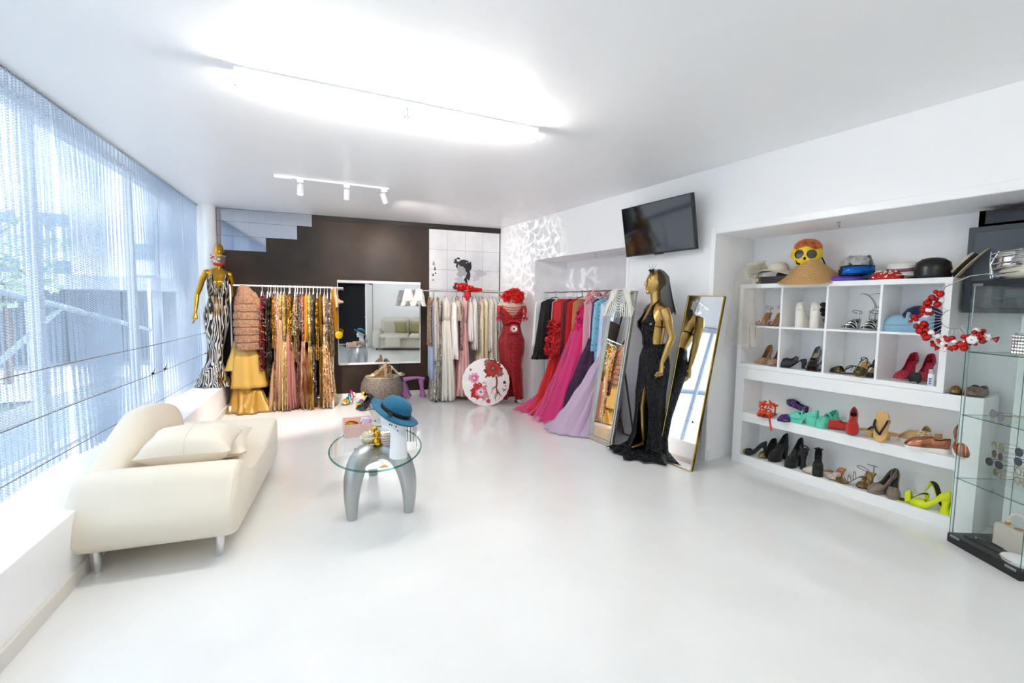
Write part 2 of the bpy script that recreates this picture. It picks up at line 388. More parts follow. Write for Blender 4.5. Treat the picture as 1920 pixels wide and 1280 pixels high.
for i in range(len(seams)-1):
    y0, y1 = seams[i], seams[i+1]; m = MB(); uvs = []
    N_ = int((y1-y0)/.065)*8; NZ = 14
    for a in range(N_+1):
        y = y0+(y1-y0-.004)*a/N_
        for b_ in range(NZ+1):
            f = b_/NZ; z = .375+(H-.385)*f
            amp = .015*(1+.3*math.sin(y*3+f*2)); lean = .03*math.sin(y*4.7+i)*(1-f) + .015*noise.noise((y*2, f*3, i))
            dx = .012+amp*math.sin(2*PI*(y-y0)/.065+.5*math.sin(f*3+i))+lean
            m.v.append(Vector((xl(y)+dx, y+(1-f)*.02*math.sin(y*5), z))); uvs.append((y, z))
    for a in range(N_):
        for b_ in range(NZ):
            m.f.append((a*(NZ+1)+b_, (a+1)*(NZ+1)+b_, (a+1)*(NZ+1)+b_+1, a*(NZ+1)+b_+1))
    o = m.build('mesh_curtain', CM, uvs=uvs)
    lab = 'silvery perforated mesh curtain, ' + (names[i-4] if i >= 4 else 'one of the panels behind the camera')
    tag(o, lab, 'curtain', 'mesh curtain panels along the window')
    MB().tube([(xl(y)+.012, y, H-.012) for y in (y0, y1)], .008).build('top_rail', STEEL, o)
for z, nm in ((1.035, 'uppermost thin steel cable strung across the window curtain'), (.765, 'middle steel cable across the curtain, the one carrying two dark knots'), (.49, 'lowest thin steel cable, just above the white window ledge')):
    o = MB().tube([(xl(y)+.11, y, z+.004*math.sin(y*2)) for y in [-1.8+.5*i for i in range(19)]], .0032, 6).build('steel_cable', mat('#8f8b86', .5, .5)); tag(o, nm, 'cable', 'steel cables across the window')
for y, lb in ((5.30, 'small dark winged knot on the middle cable, nearer the camera'), (5.62, 'small dark winged knot on the middle cable, nearer the gold mannequin')):
    t = thing('cable_knot', lb, 'ornament', (xl(y)+.11, y, .77), -LA, 'dark knots on the cable')
    MB().ball((0, 0, 0), .012, 8, None, (1, 2, 1)).build('body', BLACK, t)
    for s_ in (-1, 1):
        MB().add([(0, -.012, 0), (0, .012, 0), (.01*s_, .02, .035*s_), (.012*s_, .03, .05*s_)], [(0, 1, 2), (0, 2, 3)]).build('wing', BLACK, t, solid=.003)
t = thing('cable_bracket', 'white steel bracket plate holding the cables behind the striped mannequin', 'bracket', (xl(7.2)+.12, 7.26, .3645))
MB().box(-.012, .012, -.05, .05, 0, .78).build('plate', GLOSSW, t, smooth=False)
for z in (.125, .4, .67): MB().tube([(-.03, -.1, z), (0, 0, z)], .01).build('turnbuckle', STEEL, t)
# ------------------------------------------------------------------ mirror tiles on the back wall
def backp(x, off, z): n = Vector((.1893, .9819, 0)); p = Vector((x, yb(x), z)); return p - n*off
tilem = mat('#c9ccd4', .06, 1, name='mirror_tile')
rows = [(-.27, .913, 2.553, H-.005, 'topmost and longest row of the stepped mirror tiles on the black wall'), (-.27, .717, 2.357, 2.55, 'middle row of the stepped mirror tiles'), (-.27, .322, 2.16, 2.354, 'lowest and shortest row of the stepped mirror tiles, over the gold mannequin head')]
for x0, x1, z0, z1, lb in rows:
    m = MB(); x = x0
    n_t = max(1, round((x1-x0)/.2))
    for i in range(n_t):
        a = x0+(x1-x0)*i/n_t; b_ = x0+(x1-x0)*(i+1)/n_t-.0006
        m.box(a*LB, b_*LB, -.008, -.002, z0, z1, MW)
    tag(m.build('mirror_tile_row', tilem, smooth=False), lb, 'mirror tiles', 'stepped mirror tiles')
t = thing('tiled_mirror', 'large panel of square mirror tiles with worn black paint splashes behind the white clothes rack', 'mirror panel', backp(2.583, 0, 0), BA)
wdt = (3.735-2.583)*LB
def muralmat():
    m = mat('#dfe2e6', .08, .9, name='worn_mirror', scale=41); N = m.node_tree.nodes; L = m.node_tree.links; b = N['Principled BSDF']
    tc = [n for n in N if n.type == 'TEX_COORD'][0]
    n = N.new('ShaderNodeTexNoise'); n.inputs['Scale'].default_value = 2.2; n.inputs['Detail'].default_value = 6; L.new(tc.outputs['Object'], n.inputs['Vector'])
    r = N.new('ShaderNodeValToRGB'); r.color_ramp.elements[0].position = .4; r.color_ramp.elements[0].color = (.72, .74, .78, 1); r.color_ramp.elements[1].position = .62; r.color_ramp.elements[1].color = (.85, .86, .88, 1)
    L.new(n.outputs[0], r.inputs[0]); L.new(r.outputs[0], b.inputs['Base Color'])
    r3 = N.new('ShaderNodeMapRange'); r3.inputs['From Min'].default_value = .4; r3.inputs['From Max'].default_value = .6; r3.inputs['To Min'].default_value = .35; r3.inputs['To Max'].default_value = .75
    L.new(n.outputs[0], r3.inputs[0]); L.new(r3.outputs[0], b.inputs['Roughness']); b.inputs['Metallic'].default_value = .25; return m
mm = muralmat()
m = MB(); nx = 4; nz = 8
for i in range(nx):
    for j in range(nz):
        z1 = 2.64-j*.315; m.box(wdt*i/nx, wdt*(i+1)/nx-.003, -.010, -.003, max(z1-.312, .1), z1)
m.build('tile', mm, t, smooth=False)
def splat(cx, cz, rx, rz, seed, col, n=40, d=-.0125):
    rr = random.Random(seed); ph = [rr.random()*6 for _ in range(4)]
    pts = []
    for i in range(n):
        a = 2*PI*i/n; q = 1+.22*math.sin(3*a+ph[0])+.14*math.sin(5*a+ph[1])+.1*math.sin(9*a+ph[2])
        pts.append((cx+rx*q*math.cos(a), cz+rz*q*math.sin(a)))
    Mx = Matrix(((1, 0, 0, 0), (0, 0, 1, 0), (0, 1, 0, 0), (0, 0, 0, 1)))
    MB().prism(pts, d, d+.003, Mx).build('paint_splash', mat(col, .5), t, smooth=False)
for cx, cz, rx, rz, sd, col in ((.50, 2.13, .10, .075, 1, '#2c2c2e'), (.63, 2.02, .055, .15, 2, '#1f1f21'), (.52, 1.98, .075, .10, 3, '#a6adb3'), (.52, 1.83, .10, .075, 4, '#b9ccd6'), (.42, 1.74, .03, .05, 5, '#3a4046'), (.60, 1.86, .025, .06, 6, '#242426'),
                            (.83, 1.97, .09, .06, 7, '#bdc0c8'), (.77, 1.90, .06, .05, 8, '#c9ccd2'), (.09, 2.02, .014, .03, 9, '#555a5c'), (.06, 1.92, .012, .02, 10, '#404446'), (.10, 1.95, .010, .014, 11, '#404446'), (.07, 2.1, .02, .03, 12, '#9a9fa3'), (.06, 1.84, .014, .01, 13, '#55585a'), (.47, 2.17, .03, .02, 14, '#d5d9dc')):
    splat(cx, cz, rx, rz, sd, col, d=-.0125-.0004*sd)
# ------------------------------------------------------------------ white sofa
leather = mat('#e8dfce', .38, 0, 'cloth', 9, .06, spec=.4, name='cream_leather')
SA = -.205          # sofa heading
sofa = thing('chaise_sofa', 'cream leather chaise sofa with rolled arm in front of the window ledge', 'sofa', (-.855, 3.035, 0), SA)
WD, LN = .80, 1.52
def sofaprof():
    p = []
    p += arc((0, .10, .24), .12, math.radians(200), math.radians(270), 4, 'yz')
    p += [(0, LN-.10, .12)]
    p += arc((0, LN-.05, .2), .08, math.radians(-80), math.radians(0), 4, 'yz')
    p += [(0, LN+.04, .34)]
    p += arc((0, LN-.01, .41), .05, math.radians(0), math.radians(110), 5, 'yz')
    p += [(0, LN-.14, .435), (0, LN-.28, .395), (0, LN-.5, .37), (0, .85, .36), (0, .55, .37), (0, .42, .40)]
    p += arc((0, .235, .36), .145, math.radians(35), math.radians(150), 8, 'yz')
    p += [(0, .065, .36), (0, .02, .30)]
    return p
pr = sofaprof()
def inset(pr, k):
    cy, cz = .76, .27
    return [(y+(cy-y)*k*.25*(1 if abs(y-cy) > .5 else .3), z+(cz-z)*k*.55) for _, y, z in pr]
m = MB(); rings = []
for x, k in ((0, .42), (.012, .22), (.035, .08), (.07, 0), (WD*.5, 0), (WD-.05, 0), (WD-.022, .05), (WD-.007, .12), (WD, .22)):
    rings.append([(x, y, z) for y, z in inset(pr, k)])
m.loft(rings); m.build('body', leather, sofa, angle=75)
# backrest: leaning rounded slab along the window side
m = MB(); rings = []
for i in range(15):
    t = i/14; v = .20+t*1.22
    hgt = .30*math.sin(PI*min(1, (t*.80+.02)))**.55 if t < .62 else .30*(1-.55*((t-.62)/.38)**2.2)
    hgt = .04+(.30*min(1, (t/.5))**.75 if t < .5 else .30*(1-.35*((t-.5)/.5)**3))
    th = .085+.02*math.sin(PI*t); e = .03 if i in (0, 14) else 1
    r = []
    for j in range(18):
        a = 2*PI*j/18; cx = th*math.cos(a); cz = (hgt*.5+.06)*math.sin(a)
        cx, cz = (abs(math.cos(a))**.8*math.copysign(th, math.cos(a)), abs(math.sin(a))**.7*math.copysign(hgt*.5+.06, math.sin(a)))
        if e < 1: cx *= .55; cz *= .8
        zz = .32+hgt*.5+cz; r.append((.10+cx-.10*(zz-.35), v, zz))
    rings.append(r)
m.loft(rings); m.build('backrest', leather, sofa, angle=80)
m = MB()
for x in (WD-.035,):
    pts = [(x+.02, y, z) for y, z in inset(pr, .03)][-16:]
    m.tube(pts, .0035, 5)
m.build('seam_piping', leather, sofa)
for x, y in ((.14, .10), (.70, .10), (.14, 1.38), (.70, 1.38)):
    MB().lathe([(.019, 0), (.021, .02), (.026, .14)], 16, T(x, y, 0) @ Ry(-.06 if x < .4 else .06)).build('leg', CHROME, sofa)
def pillow(loc, rx, ry, rz, a, b, h, label, name='cushion', mt=leather, group='cream cushions on the sofa'):
    m = MB(); n = 14
    for s_ in (1, -1):
        def fn(u, v):
            x, y = 2*u-1, 2*v-1; q = max(0, (1-x**4)*(1-y**4))**.6
            pin = 1-.10*(1-abs(x)**2)*(abs(y)**3) ; pin2 = 1-.10*(1-abs(y)**2)*abs(x)**3
            return (x*a/2*pin2, y*b/2*pin, s_*h/2*q+.004*math.sin(9*x+5*y)*q)
        m.grid(fn, n, n)
    o = m.build(name, mt, angle=180); o.location = loc; o.rotation_euler = (rx, ry, rz); tag(o, label, 'cushion', group)
    t_ = MB().tube([(0, y/10*b*.48, (h/2*max(0, 1-(y/10)**4)**.6+.003)) for y in range(-10, 11)], .0025, 5).build('seam', mat('#ddd6c8', .5), o)
    return o
def sp(u, v, z):  # sofa local to world
    c, s_ = math.cos(SA), math.sin(SA); return (-.855+u*c-v*s_, 3.035+u*s_+v*c, z)
pillow(sp(.47, .84, .46), .18, .03, SA+.1, .50, .42, .15, 'cream leather cushion lying flat, the lower one under the front cushion')
pillow(sp(.47, .50, .55), .12, .0, SA+.03, .50, .36, .20, 'cream leather cushion on top, leaning over the sofa arm')

# ------------------------------------------------------------------ glass table
TZ = .46
table = thing('coffee_table', 'oval glass coffee table on silver arched legs', 'table', (.785, 3.16, 0), -.26)
def oval(a, b, n=64): return [(a*math.cos(2*PI*i/n), b*math.sin(2*PI*i/n)) for i in range(n)]
MB().prism(oval(.305, .515), TZ-.012, TZ-.0005).build('glass_top', GLASS, table, angle=30)
m = MB(); ov = oval(.3055, .5155); m.tube([(x, y, TZ-.006) for x, y in ov], .0058, 6, closed=True); m.build('glass_edge', GLASSEDGE, table, label='green polished glass edge')
def pl(wx, wy):  # world -> table local
    c, s_ = math.cos(.26), math.sin(.26); dx, dy = wx-.785, wy-3.16; return (dx*c-dy*s_, dx*s_+dy*c)
hub = (0, .06, .395)
for k, (wx, wy) in enumerate(((.60, 3.075), (.965, 3.005), (.92, 3.82))):
    fx, fy = pl(wx, wy)
    d = Vector((fx-hub[0], fy-hub[1], 0)); 
    p = bez(hub, (hub[0]+d.x*.75, hub[1]+d.y*.75, .475), (fx*1.12, fy*1.12, .30), (fx, fy, 0), 16)
    rr = [lerp(.06, .034, (i/16)**.8)+.022*math.sin(PI*i/16) for i in range(17)]
    m = MB(); m.tube(p, rr, 18)
    m.build('leg', SILVER, table, angle=70)
MB().ball((hub[0], hub[1], .405), .075, 20, None, (1, 1, .5)).build('hub', SILVER, table)
for fx, fy in [(-.13, -.02), (.10, -.06), (.03, .25)]:
    MB().lathe([(.018, TZ-.03), (.018, TZ-.013)], 16, T(fx, fy, 0)).build('glass_mount', CHROME, table)

# ------------------------------------------------------------------ television
t = thing('television', 'black flat television tilted down on the right wall above the black dress mannequin', 'television', (3.60, 3.235, 2.245))
Mt = Ry(-.19) @ Rz(0)
MB().box(-.02, .02, -.445, .445, -.255, .255, Mt).build('casing', mat('#141416', .35), t, smooth=False, bevel=.004)
MB().box(-.0225, -.0195, -.433, .433, -.238, .245, Mt).build('screen', mat('#05080f', .06, spec=.8), t, smooth=False)
MB().box(-.024, -.0, -.05, .05, -.264, -.254, Mt).build('sensor_bar', BLACK, t, smooth=False)
MB().box(.02, .12, -.1, .1, -.12, .06, Mt).box(.10, .145, -.12, .12, -.14, .12).build('wall_bracket', BLACK, t, smooth=False)
# ------------------------------------------------------------------ lights on the ceiling
for loc, lb, em in (((.935, 2.92, H), 'long white twin-tube fluorescent batten in the middle of the ceiling', 46), ((1.6, -.2, H), 'added white fluorescent batten for fill light on the ceiling above the beige sofa', 12)):  # second batten is added behind the camera as fill light
    t = thing('fluorescent_fixture', lb, 'light', loc, math.atan2(2.833-3.01, 1.863-.006))
    MB().box(-.94, .94, -.028, .028, -.045, 0).box(-.94, .94, -.055, .055, -.004, 0).build('batten', GLOSSW, t, smooth=False, bevel=.003)
    for s_ in (-1, 1):
        MB().lathe([(.0135, -.445), (.0135, .445)], 14, T(s_*.475, 0, -.075) @ Ry(PI/2)).build('tube', mat('#fffaf2', .5, emis=em), t)
    for x in (-.935, -.012, .012, .935):
        MB().box(x-.007, x+.007, -.02, .02, -.097, -.04).build('socket', GLOSSW, t, smooth=False, bevel=.002)
        MB().box(x-.0075, x+.0075, -.008, .008, -.088, -.07).build('socket_tab', mat('#35a85a', .5), t, smooth=False, label='green socket tab')
t = thing('track_light', 'white ceiling track with three small spotlights near the black wall', 'light', (.89, 5.19, H), -.107)
MB().box(-.55, .55, -.017, .017, -.02, 0).box(-.58, -.42, -.022, .022, -.03, 0).build('track', GLOSSW, t, smooth=False, bevel=.002)
for x, ax, ay, e in ((-.34, .25, .05, 8), (.11, -.5, .0, 14), (.50, -.45, -.45, 22)):
    MB().box(x-.03, x+.03, -.014, .014, -.05, -.02).tube([(x, 0, -.05), (x, 0, -.09)], .006).build('stem', GLOSSW, t)
    Mh = T(x, 0, -.12) @ Ry(ay) @ Rx(-ax)
    sp_ = MB().lathe([(.0, .055), (.028, .055), (.031, .045), (.031, -.05), (.027, -.05), (.024, -.03), (0, -.03)], 18, Mh, (False, False)).build('spotlight', GLOSSW, t)
    MB().lathe([(.0, -.038), (.024, -.038)], 16, Mh, (False, True)).build('bulb', mat('#ffd9a8', .5, emis=e), sp_, label='warm glowing bulb')
def spot(name, loc, target, power, size, col, blend=.6):
    l = bpy.data.lights.new(name, 'SPOT'); l.energy = power; l.spot_size = math.radians(size); l.spot_blend = blend; l.color = col; l.shadow_soft_size = .025
    o = bpy.data.objects.new(name, l); C.objects.link(o); o.location = loc
    o.rotation_euler = (Vector(target)-Vector(loc)).to_track_quat('-Z', 'Y').to_euler(); return o
spot('track_lamp', (.55, 5.27, H-.2), (.25, 6.9, .2), 95, 75, (1, .90, .83))
spot('track_lamp', (1.0, 5.3, H-.2), (1.45, 7.2, 1.9), 8, 75, (1, .80, .64))
spot('track_lamp', (1.43, 5.25, H-.2), (2.9, 6.9, 1.9), 22, 80, (1, .87, .78))

cl_ = spot('track_lamp', (1.47, 5.24, H-.2), (3.75, 5.75, 2.1), 45, 50, (1, .95, .9), .8)
# spot added at the third head; bright web imitates mirror-tile caustics on the wall
cl_.data.use_nodes = True; N = cl_.data.node_tree.nodes; L = cl_.data.node_tree.links; e_ = N['Emission']
tc = N.new('ShaderNodeTexCoord'); nz = N.new('ShaderNodeTexNoise'); nz.inputs['Scale'].default_value = 9; L.new(tc.outputs['Normal'], nz.inputs['Vector'])
mx_ = N.new('ShaderNodeMix'); mx_.data_type = 'VECTOR'; mx_.inputs[0].default_value = .12; L.new(tc.outputs['Normal'], mx_.inputs[4]); L.new(nz.outputs['Color'], mx_.inputs[5])
vo = N.new('ShaderNodeTexVoronoi'); vo.feature = 'DISTANCE_TO_EDGE'; vo.inputs['Scale'].default_value = 17; L.new(mx_.outputs[1], vo.inputs['Vector'])
mr = N.new('ShaderNodeMapRange'); mr.inputs['From Min'].default_value = 0; mr.inputs['From Max'].default_value = .2; mr.inputs['To Min'].default_value = 1; mr.inputs['To Max'].default_value = 0; L.new(vo.outputs['Distance'], mr.inputs[0])
pw_ = N.new('ShaderNodeMath'); pw_.operation = 'POWER'; pw_.inputs[1].default_value = 3; L.new(mr.outputs[0], pw_.inputs[0]); L.new(pw_.outputs[0], e_.inputs['Strength'])
cl_.data.shadow_soft_size = .003
# ------------------------------------------------------------------ wall mirror and outlet
t = thing('wall_mirror', 'wide unframed wall mirror with white rails on the black wall', 'mirror', backp(1.84, 0, 0), BA)
MB().box(-.61, .61, -.022, -.004, .53, 1.775).build('glass', MIRROR, t, smooth=False)
MB().box(-.615, .615, -.045, -.002, 1.755, 1.795).box(-.61, .615, -.035, -.002, .515, .545).box(-.615, -.605, -.024, -.002, .54, 1.76).box(.605, .615, -.024, -.002, .54, 1.76).build('rail', GLOSSW, t, smooth=False, bevel=.003)
tag(MB().box(2.16, 2.23, -.01, -.001, .36, .48, MW).build('wall_outlet', mat('#1c1815', .4), bevel=.004), 'black wall outlet below the right end of the wall mirror', 'outlet')
# ------------------------------------------------------------------ floor mirrors
def leaning(name, label, bx, tx, y0b, y0t, wd, hz, fmat, fw_, inner=None, base_z=.0):
    # plane from bottom (bx) to top (tx); local frame: origin bottom right, u along +Y, v up the slope
    t = thing(name, label, 'mirror', (bx, y0b, base_z))
    h = math.sqrt((tx-bx)**2+hz**2+(y0t-y0b)**2); vz = Vector((tx-bx, y0t-y0b, hz)).normalized(); u = Vector((0, 1, 0)); u = (u-vz*u.dot(vz)).normalized(); nn = u.cross(vz)
    Mm = Matrix((u, vz, nn)).transposed().to_4x4()   # local x=u, y=v, z=normal (towards +X?)
    return t, Mm, h
t, Mm, h = leaning('gold_framed_mirror', 'tall narrow mirror in a thin gold frame leaning on the wall beside the shelf niche', 3.385, 3.675, 2.548, 2.505, .383, 1.555, None, .01)
fz = mat('#c9a44c', .25, 1)
MB().box(0, .383, 0, h, .002, .020, Mm).build('backing', mat('#3b3226', .6), t, smooth=False)
MB().box(.006, .377, .006, h-.006, -.004, .001, Mm).build('glass', MIRROR, t, smooth=False)
MB().box(0, .007, 0, h, -.009, .022, Mm).box(.376, .383, 0, h, -.009, .022, Mm).box(0, .383, 0, .007, -.009, .022, Mm).box(0, .383, h-.007, h, -.009, .022, Mm).build('frame', fz, t, smooth=False)
t, Mm, h = leaning('standing_mirror', 'standing mirror in a ridged antique silver frame, pearls over its top', 3.262, 3.50, 3.41, 3.375, .39, 1.615, None, .04)
af = mat('#c6c4bd', .33, .85, 'cloth', 60, .2)
MB().box(.03, .36, .03, h-.03, -.004, .004, Mm).build('glass', MIRROR, t, smooth=False)
m = MB()
for o_, wd_, zz in ((0, .014, -.022), (.012, .018, -.014), (.028, .014, -.026)):
    a, b_ = o_, o_+wd_
    m.box(a, b_, a, h-a, zz, .014, Mm).box(.39-b_, .39-a, a, h-a, zz, .014, Mm).box(a, .39-a, a, b_, zz, .014, Mm).box(a, .39-a, h-b_, h-a, zz, .014, Mm)
m.build('frame', af, t, smooth=False, bevel=.003)
MB().box(0.02, .37, .02, h-.02, .006, .014, Mm).build('backing', mat('#4a4038', .6), t, smooth=False)
m = MB(); m.box(-.02, .0, .06, .09, 0, .02)
MB().tube([(.19, .1, .95), (.42, .12, .02)], .010).tube([(.19, .3, .95), (.42, .28, .02)], .010).tube([(.42, .12, .02), (.42, .28, .02)], .008).build('easel_leg', mat('#6b5138', .5), t)

# ------------------------------------------------------------------ shelving in the niche
XK, YK = 3.995, 2.571
unit = thing('shoe_shelf', 'low white two-tier shoe shelf built into the wall niche', 'shelf', (XK, YK, 0))
YE = .90-YK
pan = [('side_panel', (0, .31, -.085, 0, 0, .90)), ('side_panel', (0, .31, YE, YE+.11, 0, .90)), ('top', (-.001, .31, YE+.001, -.001, .80, .903)), ('shelf', (.001, .31, YE+.1, -.08, .405, .487)), ('plinth', (.001, .31, YE+.1, -.08, 0, .085)), ('back_panel', (.30, .312, YE+.1, -.08, .08, .80))]
for n_, b_ in pan: MB().box(*b_).build(n_, SHELFW, unit, smooth=False, bevel=.002)
kal = thing('cube_shelf', 'white cube shelf of eight open compartments standing on the low shoe shelf', 'shelf', (XK, YK, .9045))
t_, c_, s_ = .038, .3375, .016; KW = 2*t_+4*c_+3*s_; KH = 2*t_+2*c_+s_
MB().box(0, .335, -KW, 0, 0, t_).box(0, .335, -KW, 0, KH-t_, KH).box(0, .335, -t_, 0, t_, KH-t_).box(0, .335, -KW, -KW+t_, t_, KH-t_).build('outer_frame', GLOSSW, kal, smooth=False, bevel=.0015)
for k in range(3):
    y = -(t_+c_+k*(c_+s_)); MB().box(.003, .333, y-s_, y, t_, KH-t_).build('divider', GLOSSW, kal, smooth=False)
MB().box(.004, .332, -KW+t_, -t_, t_+c_, t_+c_+s_).build('middle_shelf', GLOSSW, kal, smooth=False)
def cell(k, j):   # returns (y_left, y_right, z_floor) of compartment k, row j (0 bottom)
    yl = YK-(t_+k*(c_+s_)); return yl, yl-c_, .9045+t_+j*(c_+s_)
# dark cabinet and frame behind the display case
t = thing('wall_cabinet', 'dark grey cabinet in the niche behind the glass display case', 'cabinet', (4.12, 1.075, 1.44))
MB().box(0, .21, -1.1, 0, 0, .555).build('body', mat('#3c444a', .5), t, smooth=False, bevel=.003)
MB().box(-.012, -.001, -1.06, -.035, .03, .52).build('door', mat('#434b52', .45), t, smooth=False, bevel=.003)
t = thing('shadow_box_frame', 'dark brown wooden frame lying on top of the grey cabinet', 'frame', (4.13, 1.035, 1.996))
MB().box(0, .02, -1.0, 0, 0, .10).box(0, .18, -1.0, 0, .0, .015).box(0, .2, -.03, 0, 0, .10).build('frame', mat('#2a1b17', .5, 0, 'wood', 3, .1, '#3d2a22'), t, smooth=False)
MB().box(-.004, -.0005, -.96, -.04, .02, .08).build('pane', mat('#232a33', .1), t, smooth=False)
tag(MB().box(4.12, 4.32, -.5, .80, 0, 1.43).build('side_cabinet', SHELFW, smooth=False, bevel=.004), 'plain white cabinet at the right frame edge behind the glass display case', 'cabinet')

# ------------------------------------------------------------------ glass display case
ca = math.atan2(.606-.965, 3.565-3.80)     # direction of the front edge
case = thing('display_case', 'tall glass display cabinet with black base at the right edge', 'display case', (3.80, .965, 0), ca)
CW, CDp = .43, .365      # local x along front edge, local y = depth (to the back)
# local +y must point to the back of the case
MB().box(0, CW, 0, CDp, 0, .055).build('base', mat('#17171a', .4), case, smooth=False, bevel=.002)
MB().box(0, CW, 0, CDp, 1.60, 1.632).build('top', mat('#1b1b1e', .4), case, smooth=False, bevel=.002)
g = .004
for b_ in ((.006, CW-.006, .004, .004+g, .055, 1.6), (.006, CW-.006, CDp-.008, CDp-.004, .055, 1.6), (.004, .004+g, .008, CDp-.008, .055, 1.6), (CW-.008, CW-.004, .008, CDp-.008, .055, 1.6)):
    MB().box(*b_).build('glass_pane', GLASS, case, smooth=False)
for x, y in ((.006, .006), (CW-.006, .006), (.006, CDp-.006), (CW-.006, CDp-.006)):
    MB().box(x-.0015, x+.0015, y-.0015, y+.0015, .055, 1.6).build('glass_corner', GLASSEDGE, case, smooth=False)
for x, y in ((.016, .016), (CW-.016, .3), ):
    MB().tube([(x, y, .055), (x, y, 1.6)], .003, 8).build('post', STEEL, case)
CS = (.415, .815, 1.205)
for z in CS:
    MB().box(.012, CW-.012, .012, CDp-.012, z-.005, z).build('glass_shelf', GLASS, case, smooth=False)
    MB().tube([(.012, .012, z-.0025), (CW-.012, .012, z-.0025), (CW-.012, CDp-.012, z-.0025), (.012, CDp-.012, z-.0025)], .0026, 4, closed=True).build('shelf_edge', GLASSEDGE, case)
for x in (.02, CW-.08):
    for z in (.04, 1.6): MB().box(x, x+.06, -.001, .002, z, z+.014).build('hinge', STEEL, case, smooth=False)
MC_ = T(3.80, .965, 0) @ Rz(ca)
def cl(x, y, z): v = MC_ @ Vector((x, y, z)); return (v.x, v.y, v.z)

# ------------------------------------------------------------------ beige sofa behind the camera (seen in the wall mirror)
fab = mat('#cbc4b6', .9, 0, 'cloth', 30, .2)
t = thing('reclining_sofa', 'beige fabric reclining sofa reflected in the wall mirror', 'sofa', (1.75, -1.0, 0))
MB().box(-.95, .95, -.55, .55, .05, .42).build('base', fab, t, bevel=.06)
MB().box(-.9, -.02, -.3, .72, .38, .5).build('seat', fab, t, bevel=.06); MB().box(.02, .9, -.3, .72, .38, .5).build('seat', fab, t, bevel=.06)
MB().box(-.95, -.02, -.68, -.25, .3, .95, Rx(-.12)).build('backrest', fab, t, bevel=.10); MB().box(.02, .95, -.68, -.25, .3, .95, Rx(-.12)).build('backrest', fab, t, bevel=.10)
MB().box(-1.12, -.88, -.6, .6, .05, .62).build('armrest', fab, t, bevel=.09)
MB().box(-.7, -.25, .6, .78, .1, .45).build('footrest', fab, t, bevel=.04)
for x in (-1.0, -.8, .9): MB().lathe([(.025, 0), (.025, .06)], 12, T(x, .45, 0)).build('foot', BLACK, t)
olive = mat('#a39b6c', .9, 0, 'cloth', 30, .2)
for x, lb in ((1.45, 'olive cushion on the left seat of the beige sofa in the mirror'), (1.95, 'olive cushion on the right seat of the beige sofa in the mirror')):
    o = pillow((x, -1.0, .70), 1.25, .0, .1, .40, .40, .13, lb, 'olive_cushion', olive, 'olive cushions on the beige sofa')
# ------------------------------------------------------------------ cloth and body helpers
def ering(cx, cy, z, rx, ry, n=40, k=0, amp=0, ph=0, k2=0, amp2=0, ph2=0, rot=0, tilt=0, pw=1):
    out = []
    for i in range(n):
        a = 2*PI*i/n; q = 1+amp*math.cos(k*a+ph)+amp2*math.cos(k2*a+ph2)
        c_, s_ = math.cos(a), math.sin(a)
        if pw != 1: c_ = math.copysign(abs(c_)**pw, c_); s_ = math.copysign(abs(s_)**pw, s_)
        x, y = rx*q*c_, ry*q*s_
        out.append((cx+x*math.cos(rot)-y*math.sin(rot), cy+x*math.sin(rot)+y*math.cos(rot), z+tilt*c_))
    return out
def cloth(secs, n=48, k=9, ph=0, k2=5, ph2=1, caps=(False, False), sub=3, mb=None, M=None, rot=0):
    """secs: (z, cx, cy, rx, ry, amp) from top down or up; smoothly interpolated"""
    rings = []
    for a, b in zip(secs, secs[1:]):
        for i in range(sub):
            t = i/sub; z = lerp(a[0], b[0], t); e = t*t*(3-2*t)*.6+t*.4
            q = [lerp(a[j], b[j], e) for j in range(1, 6)]
            rings.append(ering(q[0], q[1], z, q[2], q[3], n, k, q[4], ph+z*.6, k2, q[4]*.6, ph2-z*.8, rot))
    q = secs[-1]; rings.append(ering(q[1], q[2], q[0], q[3], q[4], n, k, q[5], ph+q[0]*.6, k2, q[5]*.6, ph2-q[0]*.8, rot))
    m = mb or MB(); m.loft(rings, caps, True, M); return m
def hand(mb, M, s=1, curl=.3):
    """hand hanging down along -z from the wrist, palm facing -x, thumb towards +y"""
    pts = [(0, 0, 0), (0, 0, -.02), (0, .002, -.05), (0, .002, -.085)]
    mb.tube([Vector(p)*s for p in pts], [(.016*s, .022*s), (.014*s, .026*s), (.013*s, .036*s), (.011*s, .036*s)], 12, M)
    for i, (y, L_) in enumerate(((.028, .068), (.010, .078), (-.009, .072), (-.027, .056))):
        b = Vector((0, y, -.078)); p = [b]; a = .1+.04*i; d = L_/3
        for j in range(3):
            a += curl*(.5+.35*j); p.append(p[-1]+Vector((-math.sin(a)*d, (y*.12)*(1-j*.4), -math.cos(a)*d)))
        mb.tube([q*s for q in p], [.0085*s, .0085*s, .0075*s, .0055*s], 8, M); mb.ball(p[-1]*s, .0056*s, 8, M)
    p = [Vector((0, .022, -.02)), Vector((-.008, .044, -.045)), Vector((-.014, .052, -.072)), Vector((-.018, .052, -.094))]
    mb.tube([q*s for q in p], [.012*s, .0105*s, .009*s, .006*s], 8, M); mb.ball(p[-1]*s, .0062*s, 8, M)
